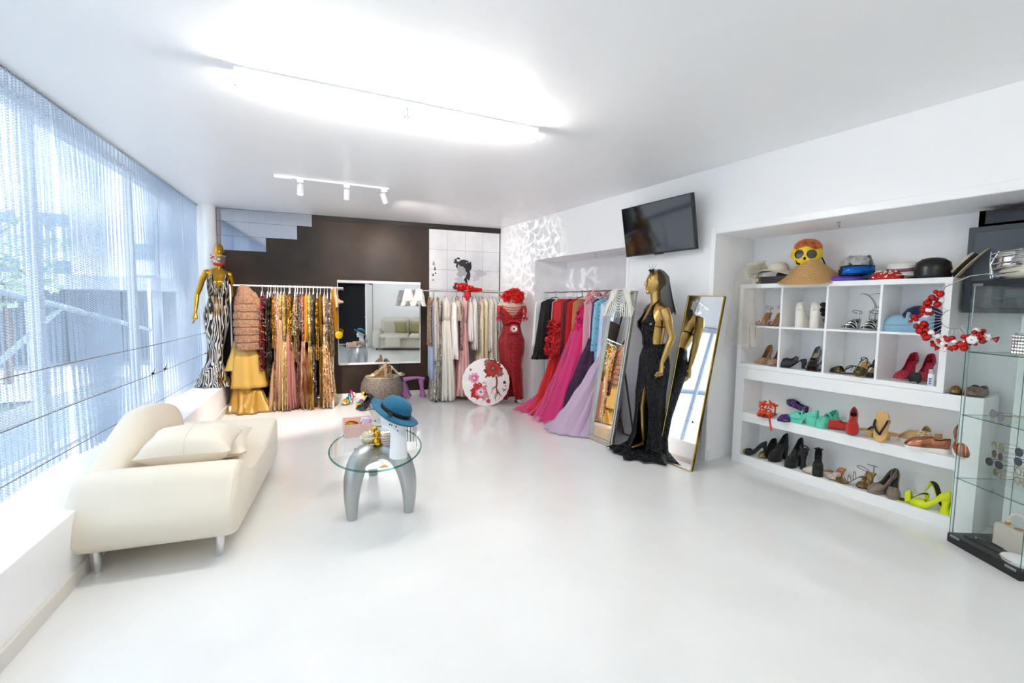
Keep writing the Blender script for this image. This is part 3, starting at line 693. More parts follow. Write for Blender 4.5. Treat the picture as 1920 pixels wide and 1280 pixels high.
def bodymesh(arms, head='egg', legs=None, headrot=0, s=1):
    """female mannequin, facing -y, feet at z=0, about 1.78 m"""
    m = MB()
    T_ = [(.80, .05, .05, 0), (.84, .150, .105, .005), (.90, .172, .115, .008), (.96, .166, .11, .004), (1.02, .135, .095, -.002), (1.09, .112, .082, -.008), (1.14, .112, .082, -.008),
          (1.20, .128, .092, -.008), (1.27, .142, .108, -.018), (1.32, .142, .112, -.022), (1.37, .142, .092, -.010), (1.42, .150, .078, .0), (1.455, .142, .062, .004), (1.48, .092, .052, .006), (1.50, .052, .048, .004)]
    rings = []
    for (za, *a), (zb, *b) in zip(T_, T_[1:]):
        for i in range(3):
            t = i/3; z = lerp(za, zb, t); q = [lerp(u, v, t) for u, v in zip(a, b)]
            rings.append(ering(0, q[2], z, q[0], q[1], 32))
    rings.append(ering(0, .004, 1.50, .05, .046, 32)); m.loft(rings)
    for sx in (-1, 1): m.ball((sx*.066, -.080, 1.295), .060, 16, None, (1, .9, .95))
    m.tube([(0, .006, 1.46), (0, .0, 1.53), (0, -.006, 1.60)], [(.056, .052), (.046, .046), (.044, .044)], 16)
    if head:
        Mh = T(0, -.006, 1.685) @ Rz(headrot); rings = []
        for i in range(19):
            a = PI*i/18; z = -math.cos(a); r = math.sin(a); w_ = 1.0 if z > -.1 else 1-.33*((-.1-z)/.9)
            rings.append([(.074*r*w_*math.cos(b), -.012*(1-r)*(z < 0)+.093*r*w_*math.sin(b)-(.012 if z < -.2 else 0), .118*z) for b in [2*PI*j/24 for j in range(24)]])
        m.loft(rings, (True, True), True, Mh)
        if head == 'face':
            m.tube([(0, -.086, .022), (0, -.104, -.018), (0, -.092, -.032)], [.006, .012, .008], 8, Mh)
            m.tube([(-.02, -.083, -.055), (0, -.093, -.054), (.02, -.083, -.055)], [.004, .008, .004], 8, Mh)
            m.tube([(-.016, -.082, -.063), (0, -.09, -.064), (.016, -.082, -.063)], [.004, .008, .004], 8, Mh)
            m.ball((0, -.072, -.092), .020, 10, Mh); m.tube([(-.045, -.07, .03), (-.02, -.086, .034), (0, -.086, .03), (.02, -.086, .034), (.045, -.07, .03)], .006, 6, Mh)
            for sx in (-1, 1):
                m.ball((sx*.028, -.074, .014), .012, 10, Mh, (1.2, .7, .8)); m.ball((sx*.074, .008, -.005), .022, 10, Mh, (.35, .7, 1.2))
    for pts, rr in arms:
        m.tube(pts, rr, 16)
    for sx in (-1, 1):
        L_ = legs[sx] if legs else [(sx*.085, 0, .86), (sx*.09, -.01, .66), (sx*.085, -.012, .47), (sx*.08, .01, .28), (sx*.075, .015, .07)]
        m.tube(L_, [.080, .064, .048, .044, .030], 18)
        f = Vector(L_[-1]); m.tube([f+Vector((0, .02, -.02)), f+Vector((sx*.005, -.06, -.035)), f+Vector((sx*.01, -.16, -.055))], [(.03, .03), (.034, .022), (.028, .012)], 12)
    return m
def armpts(sx, el, wr, sh=(.158, .004, 1.425)):
    s_ = Vector((sx*sh[0], sh[1], sh[2])); el = Vector(el); wr = Vector(wr)
    return [s_+Vector((-sx*.03, 0, .005)), s_, s_.lerp(el, .35)+Vector((sx*.012, 0, 0)), s_.lerp(el, .7), el, el.lerp(wr, .3), el.lerp(wr, .7), wr], [.040, .046, .042, .038, .033, .034, .027, .019]

# ------------------------------------------------------------------ gold mannequin on the window ledge, striped gown
def wf(x, y): return (x, y)
t = thing('dressed_mannequin', 'faceless gold mannequin in a striped sequin gown standing on the window ledge', 'mannequin', (-.335, 7.0, .3645), .12)
t.rotation_euler = (0, .06, .12); t.scale = (.81, .92, 1.015)
# feet sit on the ledge
a1, r1 = armpts(-1, (-.265, .03, 1.14), (-.285, -.04, .92))
a2, r2 = armpts(1, (.225, .07, 1.17), (.12, .15, 1.02))
nl = {k_: [(k_*.062, 0, .86), (k_*.058, -.005, .66), (k_*.050, -.01, .47), (k_*.05, .0, .28), (k_*.055, .0, .07)] for k_ in (-1, 1)}
b = bodymesh([(a1, r1), (a2, r2)], 'egg', nl, headrot=-.2)
hand(b, T(-.285, -.04, .92) @ Rx(-.25) @ Rz(PI*.0), 1.0, .25)
hand(b, T(.12, .15, 1.02) @ Rx(.3), 1.0, .25)
b.build('body', GOLD, t, remesh=.006)
zeb = mat('#0c0b0d', .3, .2, 'zebra', 11, .4, '#b9b9b6', name='zebra_sequins', thr=.5)
fz_ = lambda L_: [(z, cx, cy, rx, ry, am) for z, cx, cy, rx, ry, am in L_]
cloth(fz_([(1.14, 0, -.008, .118, .090, 0), (1.06, 0, -.004, .13, .098, 0), (.97, 0, 0, .168, .122, 0), (.90, 0, 0, .180, .128, 0), (.80, 0, 0, .172, .128, .005), (.64, 0, -.005, .138, .115, .01), (.47, 0, -.005, .108, .10, .02), (.30, -.01, -.01, .11, .11, .04), (.14, -.02, -.03, .18, .18, .07), (.02, -.02, -.05, .235, .225, .10), (.004, -.02, -.05, .25, .235, .12)]), k=9).build('skirt', zeb, t)
# bodice with a deep V neckline: ring sections with a front gap
def bodice(t, mt, zs, Vw, name='bodice', solid=.004, n=40, back=None):
    m = MB(); rings = []
    for z, rx, ry, cy, gap in zs:
        r = []
        for i in range(n+1):
            a = -PI/2+gap+(2*PI-2*gap)*i/n
            r.append((rx*math.cos(a), cy+ry*math.sin(a), z))
        rings.append(r)
    m.loft(rings, (False, False), False); return m.build(name, mt, t, solid=solid)
bodice(t, zeb, [(1.13, .119, .091, -.008, .0), (1.18, .131, .102, -.01, .02), (1.23, .142, .122, -.02, .12), (1.28, .148, .140, -.026, .30), (1.33, .148, .136, -.022, .48), (1.36, .145, .118, -.014, .62)], None)
for sx in (-1, 1): MB().tube([(sx*.09, -.105, 1.35), (sx*.10, -.075, 1.41), (sx*.105, .0, 1.455), (sx*.09, .07, 1.40)], [.018, .012, .006, .006], 6).build('strap', zeb, t)
vm = thing('face_veil', 'sheer face veil with red and white flowers over the gold mannequin head', 'veil', (-.335+.10, 7.0, .3645+1.665), -.1)
m = MB()
def fn(u, v):
    a = -PI/2-1.4+2.8*u-.08; z = .0-.10*v; r = .088-.022*v*v
    return (r*.92*math.cos(a), r*1.12*math.sin(a)-.008, z)
m.grid(fn, 20, 8); m.build('net', tulle('#f2e6e8', .18), vm)
MB().tube([(.085*math.cos(a)*.93, .104*math.sin(a)-.01, .0) for a in [-PI/2-1.4+2.8*i/20 for i in range(21)]], .003, 6).build('band', mat('#f4f4f4', .6), vm)
MB().tube([(.055*math.cos(a), .055*math.sin(a)-.0, -.105+.01*math.cos(a*2)) for a in [2*PI*i/20 for i in range(20)]], .017, 8, closed=True).build('collar', mat('#b3121f', .5), vm)
for i in range(9):
    a = -PI/2-1.1+2.2*rnd.random(); z = -.09+.11*rnd.random()
    MB().ball((.098*.92*math.cos(a), .108*math.sin(a), z), .010+.006*rnd.random(), 8, None, (1, 1, .8)).build('flower', mat('#d7344a' if i % 3 else '#f5eef0', .6), vm)

# ------------------------------------------------------------------ headless red dress form with telephone purse
t = thing('red_dress_form', 'headless mannequin in a long red sequin gown beside the flowered parasol', 'mannequin', (3.435, 5.79, 0), -.42)
t.scale = (1.08, 1.0, 1.02)
b = bodymesh([], None, legs={-1: [(-.085, 0, .86), (-.07, .03, .66), (-.06, .05, .47), (-.06, .06, .28), (-.06, .08, .10)], 1: [(.085, 0, .86), (.10, -.02, .66), (.10, -.02, .47), (.10, .0, .28), (.10, .0, .09)]})
for sx in (-1, 1): b.ball((sx*.155, .0, 1.415), .048, 14)
b.build('body', mat('#c9bda9', .5), t, remesh=.007)
MB().box(.06, .13, -.03, .10, .0, .012).tube([(.10, .02, 0.0), (.10, .02, .12)], .016).build('stand', mat('#4a4036', .5), t)
red = mat('#b3101a', .32, .15, 'sequin', 190, .5, '#7a060e', name='red_sequins')
redl = mat('#c31018', .6)
def slitskirt(zs, gapf, n=56, k=9, aoff=-PI/2):
    m = MB(); rings = []
    for z, cx, cy, rx, ry, am in zs:
        g_ = gapf(z); r = []
        for i in range(n+1):
            a = aoff+g_+(2*PI-2*g_)*i/n; q = 1+am*math.cos(k*a)
            r.append((cx+rx*q*math.cos(a), cy+ry*q*math.sin(a), z))
        rings.append(r)
    m.loft(rings, (False, False), False); return m
def dens(zs, s_=4):
    o = []
    for a, b_ in zip(zs, zs[1:]):
        for i in range(s_): o.append(tuple(lerp(p, q, i/s_) for p, q in zip(a, b_)))
    return o+[zs[-1]]
slitskirt(dens([(1.14, 0, -.008, .118, .092, 0), (1.04, 0, 0, .138, .105, .01), (.92, 0, 0, .182, .13, .01), (.80, 0, 0, .178, .13, .02), (.55, 0, 0, .155, .125, .03), (.30, .01, 0, .150, .13, .04), (.06, .02, 0, .155, .13, .05)]), lambda z: -.06 if z > .5 else -.06+(.5-z)*.9, aoff=-PI/2-.15).build('skirt', red, t, solid=.003)
bodice(t, red, [(1.13, .120, .094, -.008, 0), (1.20, .136, .106, -.01, 0), (1.26, .15, .13, -.02, .02), (1.31, .152, .138, -.024, .35), (1.35, .152, .124, -.016, .62), (1.39, .155, .098, -.006, .95), (1.43, .158, .08, .0, 1.15)], None)
for i in range(6):
    z = 1.42-.035*i; MB().tube([(x*.145, -.10-.035*(1-x*x)-.012*i*.5, z-.03*(1-x*x)) for x in [-1+.2*j for j in range(11)]], .006, 6).build('bead_swag', redl, t)
m = MB(); rr = random.Random(4)
for i in range(110):
    a = rr.random()*6.28; q_ = rr.random(); e = .125*math.sin(PI*(.15+.8*q_)); z = 1.47+.17*q_; s_ = .03+.035*rr.random(); M = T(e*math.cos(a)+.01, e*math.sin(a)*.8-.02, z) @ Rz(rr.random()*6) @ Rx(rr.random()*3)
    m.grid(lambda u, v: ((u-.5)*2*s_, (v-.5)*s_*1.3, .03*math.sin(u*7+i)*math.cos(v*6)), 6, 6, M)
m.build('tulle_ruff', mat('#e8201a', .6, alpha=.7), t, angle=180)
for sx in (-1, 1):
    m = MB(); m.tube([(sx*.16, -.0, 1.46), (sx*.19, -.04, 1.43), (sx*.197, -.06, 1.38), (sx*.197, -.065, 1.34)], [(.022, .02), (.028, .018), (.028, .016), (.024, .014)], 10)
    hand(m, T(sx*.197, -.065, 1.355) @ Rz(PI/2*sx), .95, .1)
    g_ = thing('long_glove', 'red satin glove draped over the '+('right' if sx > 0 else 'left')+' shoulder of the red gown', 'glove', (3.435, 5.79, 0), -.42, 'red gloves on the red dress form')
    m.build('hand_part', redl, g_, remesh=.004)
p = thing('telephone_purse', 'red purse shaped like a rotary telephone at the waist of the red gown', 'purse', (3.40, 5.665, 1.12), -.45)
MB().prism([(-.085, -.08), (.085, -.08), (.065, .04), (.03, .07), (-.03, .07), (-.065, .04)], -.03, .03, Matrix(((1, 0, 0, 0), (0, 0, 1, 0), (0, 1, 0, 0), (0, 0, 0, 1)))).build('body', mat('#a10c1e', .4), p, bevel=.012)
MB().tube([(-.09, -.0, .075), (-.07, 0, .10), (0, 0, .105), (.07, 0, .10), (.09, 0, .075)], [.022, .016, .012, .016, .022], 12).build('handset', mat('#c4161c', .4), p)
Md = T(0, -.034, -.005) @ Rx(PI/2)
dl = MB().lathe([(.048, 0), (.048, .006)], 28, Md).build('dial', mat('#f3efe9', .5), p)
for i in range(10):
    a = 2*PI*i/12+.5; MB().lathe([(.0062, .0055), (.0062, .0075)], 10, Md @ T(.035*math.cos(a), .035*math.sin(a), 0)).build('finger_hole', mat('#8d1018', .5), dl)
MB().lathe([(.018, .0055), (.018, .009)], 16, Md).build('dial_centre', mat('#c4161c', .4), dl)

# ------------------------------------------------------------------ gold mannequin in black sequin gown
MX, MY, MR = 3.43, 3.065, -PI/2-.33     # faces -x
t = thing('black_gown_mannequin', 'gold mannequin in a black sequin cut-out gown standing beside the gold framed mirror', 'mannequin', (MX, MY, .0), MR)
# local frame: faces -y; local +x is its left arm (towards the camera)
a1, r1 = armpts(1, (.205, .06, 1.17), (.185, -.02, .93))
a2, r2 = armpts(-1, (-.19, .09, 1.17), (-.16, .09, .94))
b = bodymesh([(a1, r1), (a2, r2)], 'face', headrot=-.35, legs={1: [(.085, 0, .86), (.09, .0, .66), (.085, .0, .47), (.08, .02, .28), (.075, .03, .11)], -1: [(-.085, 0, .86), (-.08, -.05, .66), (-.075, -.07, .47), (-.075, -.05, .28), (-.075, -.03, .11)]})
hand(b, T(.185, -.02, .93) @ Rx(-.15) @ Rz(.15), 1.05, .25)
hand(b, T(-.16, .09, .94) @ Rx(-.1), 1.05, .25)
b.build('body', mat('#b9975a', .32, 1, 'cloth', 40, .04), t, remesh=.006)
MB().prism([(-.25, -.12), (-.05, -.24), (.25, -.20), (.27, .12), (0, .22), (-.24, .14)], 0.001, .014).build('base_plate', mat('#5a5450', .4), t, smooth=False)
blk = mat('#020203', .28, .0, 'sequin', 170, .6, '#080b14', spec=.22, name='black_sequins')
zs = dens([(1.10, 0, 0.01, .124, .098, 0), (1.04, 0, .004, .137, .106, 0), (.96, 0, .004, .176, .126, 0), (.90, 0, .006, .184, .13, 0), (.80, 0, 0, .176, .132, .01), (.62, 0, -.02, .158, .135, .03), (.42, 0, -.02, .15, .135, .05), (.22, 0, -.02, .165, .15, .07), (.09, 0, -.03, .20, .19, .09), (.035, 0, -.04, .24, .24, .10)])
slitskirt(zs, lambda z: -.05 if z > .78 else -.05+min(.45, (.78-z)*1.4), aoff=-PI/2+.55, k=8).build('skirt', blk, t, solid=.003)
MB().loft([[(x, y, z) for x, y in [(.10, -.03), (.13, .02), (.11, .08), (.02, .1), (-.08, .08), (-.12, .0), (-.08, -.05)]] for z in (.05, .35, .7)], (False, False)).build('lining', mat('#020203', .8, spec=.1), t)
m = MB(); rings = []
for i in range(11):
    v = i/10; cx, cy = -.05-.10*v, -.10-.26*v; w_ = .20-.10*v*v
    rings.append([(cx+w_*math.cos(a)*.9, cy+.07*math.sin(a)*0+ (0), max(.018, .018+(.045-.025*v)*math.sin(a)+.008*math.sin(5*a+i))) for a in [PI*j/14 for j in range(15)]])
m.loft(rings, (False, False), False)
m.loft([ering(0, -.04, z, r, r*.95, 48, 11, am, 0, 5, am) for z, r, am in ((.10, .19, .08), (.06, .235, .10), (.03, .275, .11), (.018, .29, .12))], (False, False)); m.build('train', blk, t, solid=.003)
# halter bodice: two panels from waist to neck
for sx in (-1, 1):
    m = MB(); P_ = [(1.08, .00, .098, -.0), (1.14, .008, .088, 0), (1.20, .014, .105, 0), (1.26, .024, .130, 0), (1.31, .036, .134, 0), (1.36, .042, .11, 0), (1.42, .042, .075, 0), (1.47, .040, .058, .0)]
    rings = []
    for z, x0, x1, _ in P_:
        r = []
        for i in range(9):
            x = lerp(x0, x1, i/8); q = min(1, abs(x)/.150); 
            base = {1.08: .094, 1.14: .094, 1.20: .110, 1.26: .162, 1.31: .166, 1.36: .118, 1.42: .082, 1.47: .056}[z]
            r.append((sx*x, -base*math.sqrt(max(.08, 1-q*q))*(1 if z < 1.15 or z > 1.4 else .86+.14*math.exp(-((x-.072)/.06)**2))-.004, z))
        rings.append(r)
    m.loft(rings, (False, False), False); m.build('halter_panel', blk, t, solid=.004)
    MB().tube([(sx*.12, -.065, 1.275), (sx*.148, -.02, 1.262), (sx*.146, .03, 1.262), (sx*.11, .085, 1.265), (0, .10, 1.268)], [(.020, .004), (.014, .004), (.011, .004), (.010, .004), (.010, .004)], 8).build('side_band', blk, t)
    MB().tube([(sx*.050, -.052, 1.465), (sx*.052, .0, 1.515), (0, .052, 1.52)], [(.012, .004)]*3, 8).build('neck_strap', blk, t)
# fascinator and long black veil
f = thing('black_veil', 'sheer black veil with a small flower fascinator on the black gown mannequin', 'veil', (MX, MY, 1.685), MR)
m = MB()
def fn(u, v):
    a = PI*(-.12+1.24*u); r = .098+.03*v+.012*math.sin(9*a)*v; z = .10-.40*v
    if v < .25: r = .03+.07*(v/.25)**.6; z = .128-.06*(v/.25)
    else: z = .068-.36*(v-.25)/.75
    return (r*.92*math.cos(a)*(1-.35*max(0, v-.35)), r*1.05*math.sin(a)+.05*v*v+.03*max(0, v-.3), z-.02*math.sin(7*a)*v)
m.grid(fn, 40, 18); m.build('net', tulle('#08080a', .62), f)
m = MB()
for i in range(7): 
    a = i*.9; m.ball((.03+.018*math.cos(a), -.075+.015*math.sin(a), .108+.01*math.sin(2*a)), .014, 8, None, (1, 1, .6))
m.build('flower', BLACK, f)
for dx, dy in ((.03, .02), (.05, -.01), (.015, -.03)): MB().tube([(.03, -.07, .11), (.03+dx*.5, -.07+dy, .145), (.03+dx, -.07+dy*1.6, .175)], [.0025, .0015, .0005], 5).build('feather', BLACK, f)
MB().tube([(.03, -.09, .10), (.045, -.092, .06), (.05, -.085, .02)], .003, 5).build('ribbon', BLACK, f)
# pearl cape over the standing mirror
pc = thing('pearl_cape', 'cape of draped white pearl strands hung over the silver framed standing mirror', 'necklace', (3.495, 3.565, 1.62))
prl = mat('#f1eee4', .25, 0, coat=.5)
def strand(pts, r=.0056, step=.0125):
    m = MB(); acc = 0; last = None
    for a, b_ in zip(pts, pts[1:]):
        a, b_ = Vector(a), Vector(b_); L_ = (b_-a).length; d = acc
        while d < L_: m.ball(a.lerp(b_, d/L_), r, 5); d += step
        acc = d-L_
    return m
SLX = -.238/1.615
for i in range(9):
    hw = .05+.012*i; sag = .02+.024*i
    strand([(-.045+SLX*(sag*(1-x*x)), x*hw, .03-.004*i-sag*(1-x*x)) for x in [-1+.125*j for j in range(17)]]).build('strand', prl, pc)
for sx in (-1, 1):
    for i in range(9):
        y0, y1 = .05+.010*i, .15+.010*i; L_ = .13+.026*i
        strand([(-.045-SLX*z_, sx*lerp(y0, y1, u) if sx*lerp(y0, y1, u) < 9 else 0, .01+z_) for u, z_ in [(v/10, -L_*math.sin(PI*v/10*.8)*(.5+.5*v/10)) for v in range(11)]]).build('strand', prl, pc)
    for i in range(6):
        y = .03+.028*i; strand([(-.047-SLX*z_, sx*y+.03*sx*math.sin(PI*q), z_) for q, z_ in [(v/12, -.14-.13*math.sin(PI*v/12)) for v in range(13)]]).build('strand', prl, pc)
# ------------------------------------------------------------------ clothes rails
WHITEP = mat('#f2f2f4', .3)
def rail(name, label, p0, p1, z, pole_mat, ends=(0, 0), depth=.24, casters=True, low=.10, over=(.03, .03)):
    p0, p1 = Vector(p0), Vector(p1); d = p1-p0; L_ = d.length; rz = math.atan2(d.y, d.x)
    t = thing(name, label, 'clothes rack', (p0.x, p0.y, 0), rz)
    MB().tube([(-over[0], 0, z), (L_+over[1], 0, z)], .012, 10).build('rail', pole_mat, t)
    for x in (ends[0], L_-ends[1]):
        MB().tube([(x, 0, low), (x, 0, z)], .011, 10).build('post', pole_mat, t)
        MB().tube([(x, -depth, low), (x, depth, low)], .011, 10).build('foot_bar', pole_mat, t)
        for y in (-depth, depth):
            c_ = MB().lathe([(.030, -.011), (.034, -.006), (.034, .006), (.030, .011)], 16, T(x, y, .034) @ Rx(PI/2) @ Rz(0)).build('caster', BLACK, t) if casters else MB().tube([(x, y, low+.01), (x, y, .0)], .014, 8).build('foot', WHITEP, t)
            if casters: MB().box(x-.014, x+.014, y-.018, y+.018, .035, low).build('fork', STEEL, c_)
    MB().tube([(ends[0], 0, low+.02), (L_-ends[1], 0, low+.02)], .009, 8).build('lower_bar', pole_mat, t)
    return t
def ry_(x, off): n = Vector((.1893, .9819)); return Vector((x, yb(x)))-n*off
A0, A1 = Vector((-.124, 7.045)), Vector((1.096, 6.81))
rail('clothes_rack', 'white clothes rack of gold and sequin gowns along the black wall', (A0.x, A0.y, 0), (A1.x, A1.y, 0), 1.665, WHITEP, (0, 0), .22, False, .09, (.02, .15))
B0, B1 = Vector((2.50, 6.54)), Vector((3.60, 6.327))
rail('clothes_rack', 'chrome clothes rack of white garments in front of the mirror tile panel', (B0.x, B0.y, 0), (B1.x, B1.y, 0), 1.655, CHROME, (0, 0), .24, True, .09, (.32, .03))
G0, G1 = Vector((3.80, 5.46)), Vector((3.80, 3.86))
rail('clothes_rack', 'chrome clothes rack of red, pink and blue garments in the wall alcove', (G0.x, G0.y, 0), (G1.x, G1.y, 0), 1.645, CHROME, (0, 0), .22, True, .09, (.02, .02))

# ------------------------------------------------------------------ garments on hangers
def garment(name, label, cat, group, loc, rz, top, skirt=None, mt=None, mt2=None, sleeves=None, seed=0, drop=.13, hook=None, n=44, k=8, straps=False, extra=None):
    """local x: along the hanger, local y: along the rail, z: 0 at the rail.
    top / skirt: (z, ox, oy, wx, wy, amp) rows from the top down."""
    rr = random.Random(seed*7+3)
    t = thing(name, label, cat, loc, rz, group)
    w_ = top[0][3]
    hm = hook or mat('#dcdcdc', .3)
    h = MB().tube([(0, 0, -.07), (0, 0, -.02), (.012, 0, .005), (0, 0, .016), (-.014, 0, .004)], .0028, 6)
    h.tube([(-w_*.95, 0, top[0][0]-.02), (-w_*.5, 0, -.085), (0, 0, -.068), (w_*.5, 0, -.085), (w_*.95, 0, top[0][0]-.02)], .006, 8)
    h.build('hanger', hm, t)
    ph = rr.random()*6; k2 = rr.choice((3, 5, 6))
    cloth(top, n=n, k=k, ph=ph, k2=k2, ph2=rr.random()*6, sub=3, caps=(True, False)).build('bodice' if skirt else 'body', mt, t, solid=.003)
    if skirt: cloth(skirt, n=int(n*1.3), k=k+3, ph=ph, k2=k2, ph2=rr.random()*6, sub=3).build('skirt', mt2 or mt, t, solid=.003)
    if straps:
        for s_ in (-1, 1): MB().tube([(s_*w_*.8, 0, top[0][0]-.01), (s_*w_*.5, 0, -.088)], .006, 6).build('strap', mt, t)
    if sleeves:
        L_, r_, sm, cuff = sleeves
        for s_ in (-1, 1):
            z0 = top[0][0]-.04; x0 = w_*.95
            cloth([(z0+.02, s_*(x0-.03), 0, .045, r_*.7, .02), (z0-.05, s_*(x0+.01), 0, .05, r_, .05), (z0-L_*.5, s_*(x0+.02), .01, .05, r_, .08), (z0-L_*.85, s_*(x0+.015), .015, .048*cuff, r_*cuff, .1), (z0-L_, s_*(x0+.015), .015, .03*cuff, r_*.6*cuff, .06)], 24, 6, ph+s_, sub=2).build('sleeve', sm, t, solid=.003)
    if extra: extra(t)
    return t
gold_d = dict(
 g1=mat('#c99a3a', .25, .75, 'sequin', 62, .55, '#8d6420'), g2=mat('#d9c48a', .35, .5, 'sequin', 75, .5, '#b09a55'), silver=mat('#b5b0ab', .25, .75, 'sequin', 66, .6, '#6a625c'),
 rose=mat('#c99179', .3, .5, 'sequin', 62, .55, '#8c5846'), champ=mat('#cfa678', .35, .4, 'sequin', 60, .55, '#f0dcc0', thr=.75), dark=mat('#2c2824', .3, .4, 'sequin', 66, .6, '#8d8070', thr=.6),
 multi=mat('#3c1a1c', .4, .2, 'sequin', 90, .5, '#c2402c', thr=.62), bronze=mat('#8a6a4c', .3, .6, 'sequin', 62, .55, '#c2a27c'), pinks=mat('#dcb8a6', .35, .4, 'sequin', 70, .5, '#b98a76'))
satin = mat('#bf9644', .38, .15, 'cloth', 20, .1); satin2 = mat('#a97d26', .38, .1, 'cloth', 20, .1); tul_g = tulle('#c9a37c', .82); tul_p = tulle('#c08479', .9)
RZ1 = math.atan2(.9819, .1893)
def ax(px): return -.119+(px-432)*.006433         # along the gold rack
def aloc(px): x = ax(px); return (x, 7.0225-.1928*x+.0, 1.665)
def ht(y, px): return -((y-(534+(px-432)*.034))/lerp(141, 133, (px-432)/200))   # drop below rail
GR1 = 'sequin and gold garments on the white clothes rack'
def thin(px, w, y, wy0=.5, wx=.20, flare=1.0, amp=.12, z0=-.10):
    """profile of a narrow garment: px centre, px width, hem y"""
    wy = w/2/150; z = max(ht(y, px), -1.64); z0 = z0-.09*((px*7.3) % 1)
    return [(z0, 0, 0, wx*.55, .012, .0), (z0-.05, 0, 0, wx*.95, wy*.8, .05), (z0-.3, 0, 0, wx*.9, wy, amp), (lerp(z0-.3, z, .5), 0, 0, wx*lerp(.9, flare, .5), wy*lerp(1, flare, .5), amp), (z, 0, 0, wx*flare, wy*flare, amp*1.3)]
def gownp(px, w0, w1, y, ywaist, wx0=.18, wx1=.26, oy=0, amp=.10, ox=0):
    zw = ht(ywaist, px); z = max(ht(y, px), -1.645)
    a = w0/2/150; b_ = w1/2/150
    return ([(-.10, 0, 0, wx0*.6, .012, 0), (-.16, 0, 0, wx0, a, .05), (zw, 0, oy*.15, wx0*.8, a*.9, .06)],
            [(zw+.01, 0, oy*.15, wx0*.82, a*.92, .06), (lerp(zw, z, .3), ox*.3, oy*.4, lerp(wx0*.85, wx1, .35), lerp(a, b_, .4), amp), (lerp(zw, z, .75), ox*.8, oy*.8, lerp(wx0, wx1, .85), lerp(a, b_, .8), amp*1.2), (z, ox, oy, wx1, b_, amp*1.5)])
D = gold_d
def G1(nm, lb, cat, px, prof, mt, mt2=None, seed=0, sleeves=None, hook=None, straps=False, k=8):
    top, sk = prof if isinstance(prof, tuple) else (prof, None)
    return garment(nm, lb, cat, GR1, aloc(px), RZ1, top, sk, mt, mt2, sleeves, seed, hook=hook, straps=straps, k=k)
# fur jacket with banded rows, over the gold gown at the left end
fur = mat('#9f7556', .85, 0, 'fur', 38, 1.0, '#75513a', sheen=.15); furd = mat('#8a6148', .9, 0, 'fur', 45, .8, '#6c4632')
t = thing('fur_jacket', 'brown banded fur jacket hanging at the left end of the white clothes rack', 'jacket', (ax(460)-.03, 6.90, 1.665), .1)
m = MB(); rows_ = [(-.02, .055, .05), (-.10, .095, .085), (-.17, .125, .105), (-.25, .14, .115), (-.33, .145, .12), (-.43, .15, .12), (-.53, .145, .12), (-.63, .142, .12), (-.73, .14, .12), (-.80, .13, .11)]
cloth([(z, .03*min(1, -z*2)-.0, 0, a, b_, .03) for z, a, b_ in rows_], 40, 5, caps=(True, True)).build('lining', furd, t)
for i in range(7):
    z0 = -.15-.10*i; z1 = z0-.092; w_ = [.125, .145, .15, .152, .15, .148, .142][i]
    cloth([(z0+.006, .03, 0, w_*.93, .116, .02), (z0-.008, .03, 0, w_*1.04, .135, .025), ((z0+z1)/2, .03, 0, w_*1.07, .138, .03), (z1+.006, .03, 0, w_*1.05, .135, .03), (z1-.004, .03, 0, w_*.93, .118, .02)], 40, 7, i, sub=2).build('fur_band', fur, t)
cloth([(.0, .0, 0, .04, .04, 0), (-.04, .0, 0, .075, .075, .02), (-.10, .02, 0, .10, .10, .03), (-.17, .03, -.0, .13, .12, .03)], 36, 6, caps=(True, False)).build('collar', fur, t)
MB().tube([(.09, -.09, -.10), (.13, -.09, -.20), (.15, -.06, -.30)], [.035, .04, .03], 10).build('lapel', fur, t)
t = thing('gold_gown', 'long tiered gold satin gown below the fur jacket', 'dress', (ax(458), 6.97, 1.665), .05, GR1)
cloth([(-.12, 0, 0, .10, .08, .02), (-.55, .0, 0, .12, .09, .03), (-.80, .0, 0, .13, .10, .04), (-1.0, .01, 0, .18, .13, .06), (-1.2, .015, 0, .215, .16, .07), (-1.345, .02, -.01, .235, .18, .07)], 56, 7, .5, 4, 2).build('overskirt', satin, t, solid=.003)
cloth([(-1.2, 0, 0, .15, .12, .05), (-1.40, -.02, 0, .165, .13, .10), (-1.55, -.01, -.03, .19, .16, .14), (-1.655, .0, -.06, .24, .20, .18)], 64, 9, .5, 5, 2).build('underskirt', satin2, t, solid=.003)
cloth([(-1.38, .07, -.05, .09, .10, .10), (-1.5, .06, -.08, .13, .12, .16), (-1.60, .04, -.10, .20, .15, .18), (-1.655, .04, -.12, .25, .17, .16)], 60, 8, 1.5, 5, 2).build('train', mat('#b58b38', .4, .1, 'cloth', 20, .1), t, solid=.003)
cloth([(-.62, -.10, .02, .02, .05, .02), (-.85, -.14, .03, .045, .07, .05), (-1.05, -.18, .03, .065, .08, .06), (-1.12, -.19, .02, .085, .09, .05)], 30, 5, .5, 3, 2).build('sash', mat('#b89647', .4, .1, 'cloth', 20, .1), t, solid=.003)
def fringe(mts):
    def f(t):
        rr = random.Random(5)
        for mt_ in mts:
            m = MB()
            for i in range(45):
                z = -.12-1.0*rr.random(); x = (rr.random()-.5)*.4; y = (rr.random()-.5)*.05
                m.tube([(x, y, z), (x+.01, y+rr.choice((-1, 1))*(.02+.03*rr.random()), z-.02)], [.006, .003], 4)
            m.build('feather_trim', mt_, t)
    return f
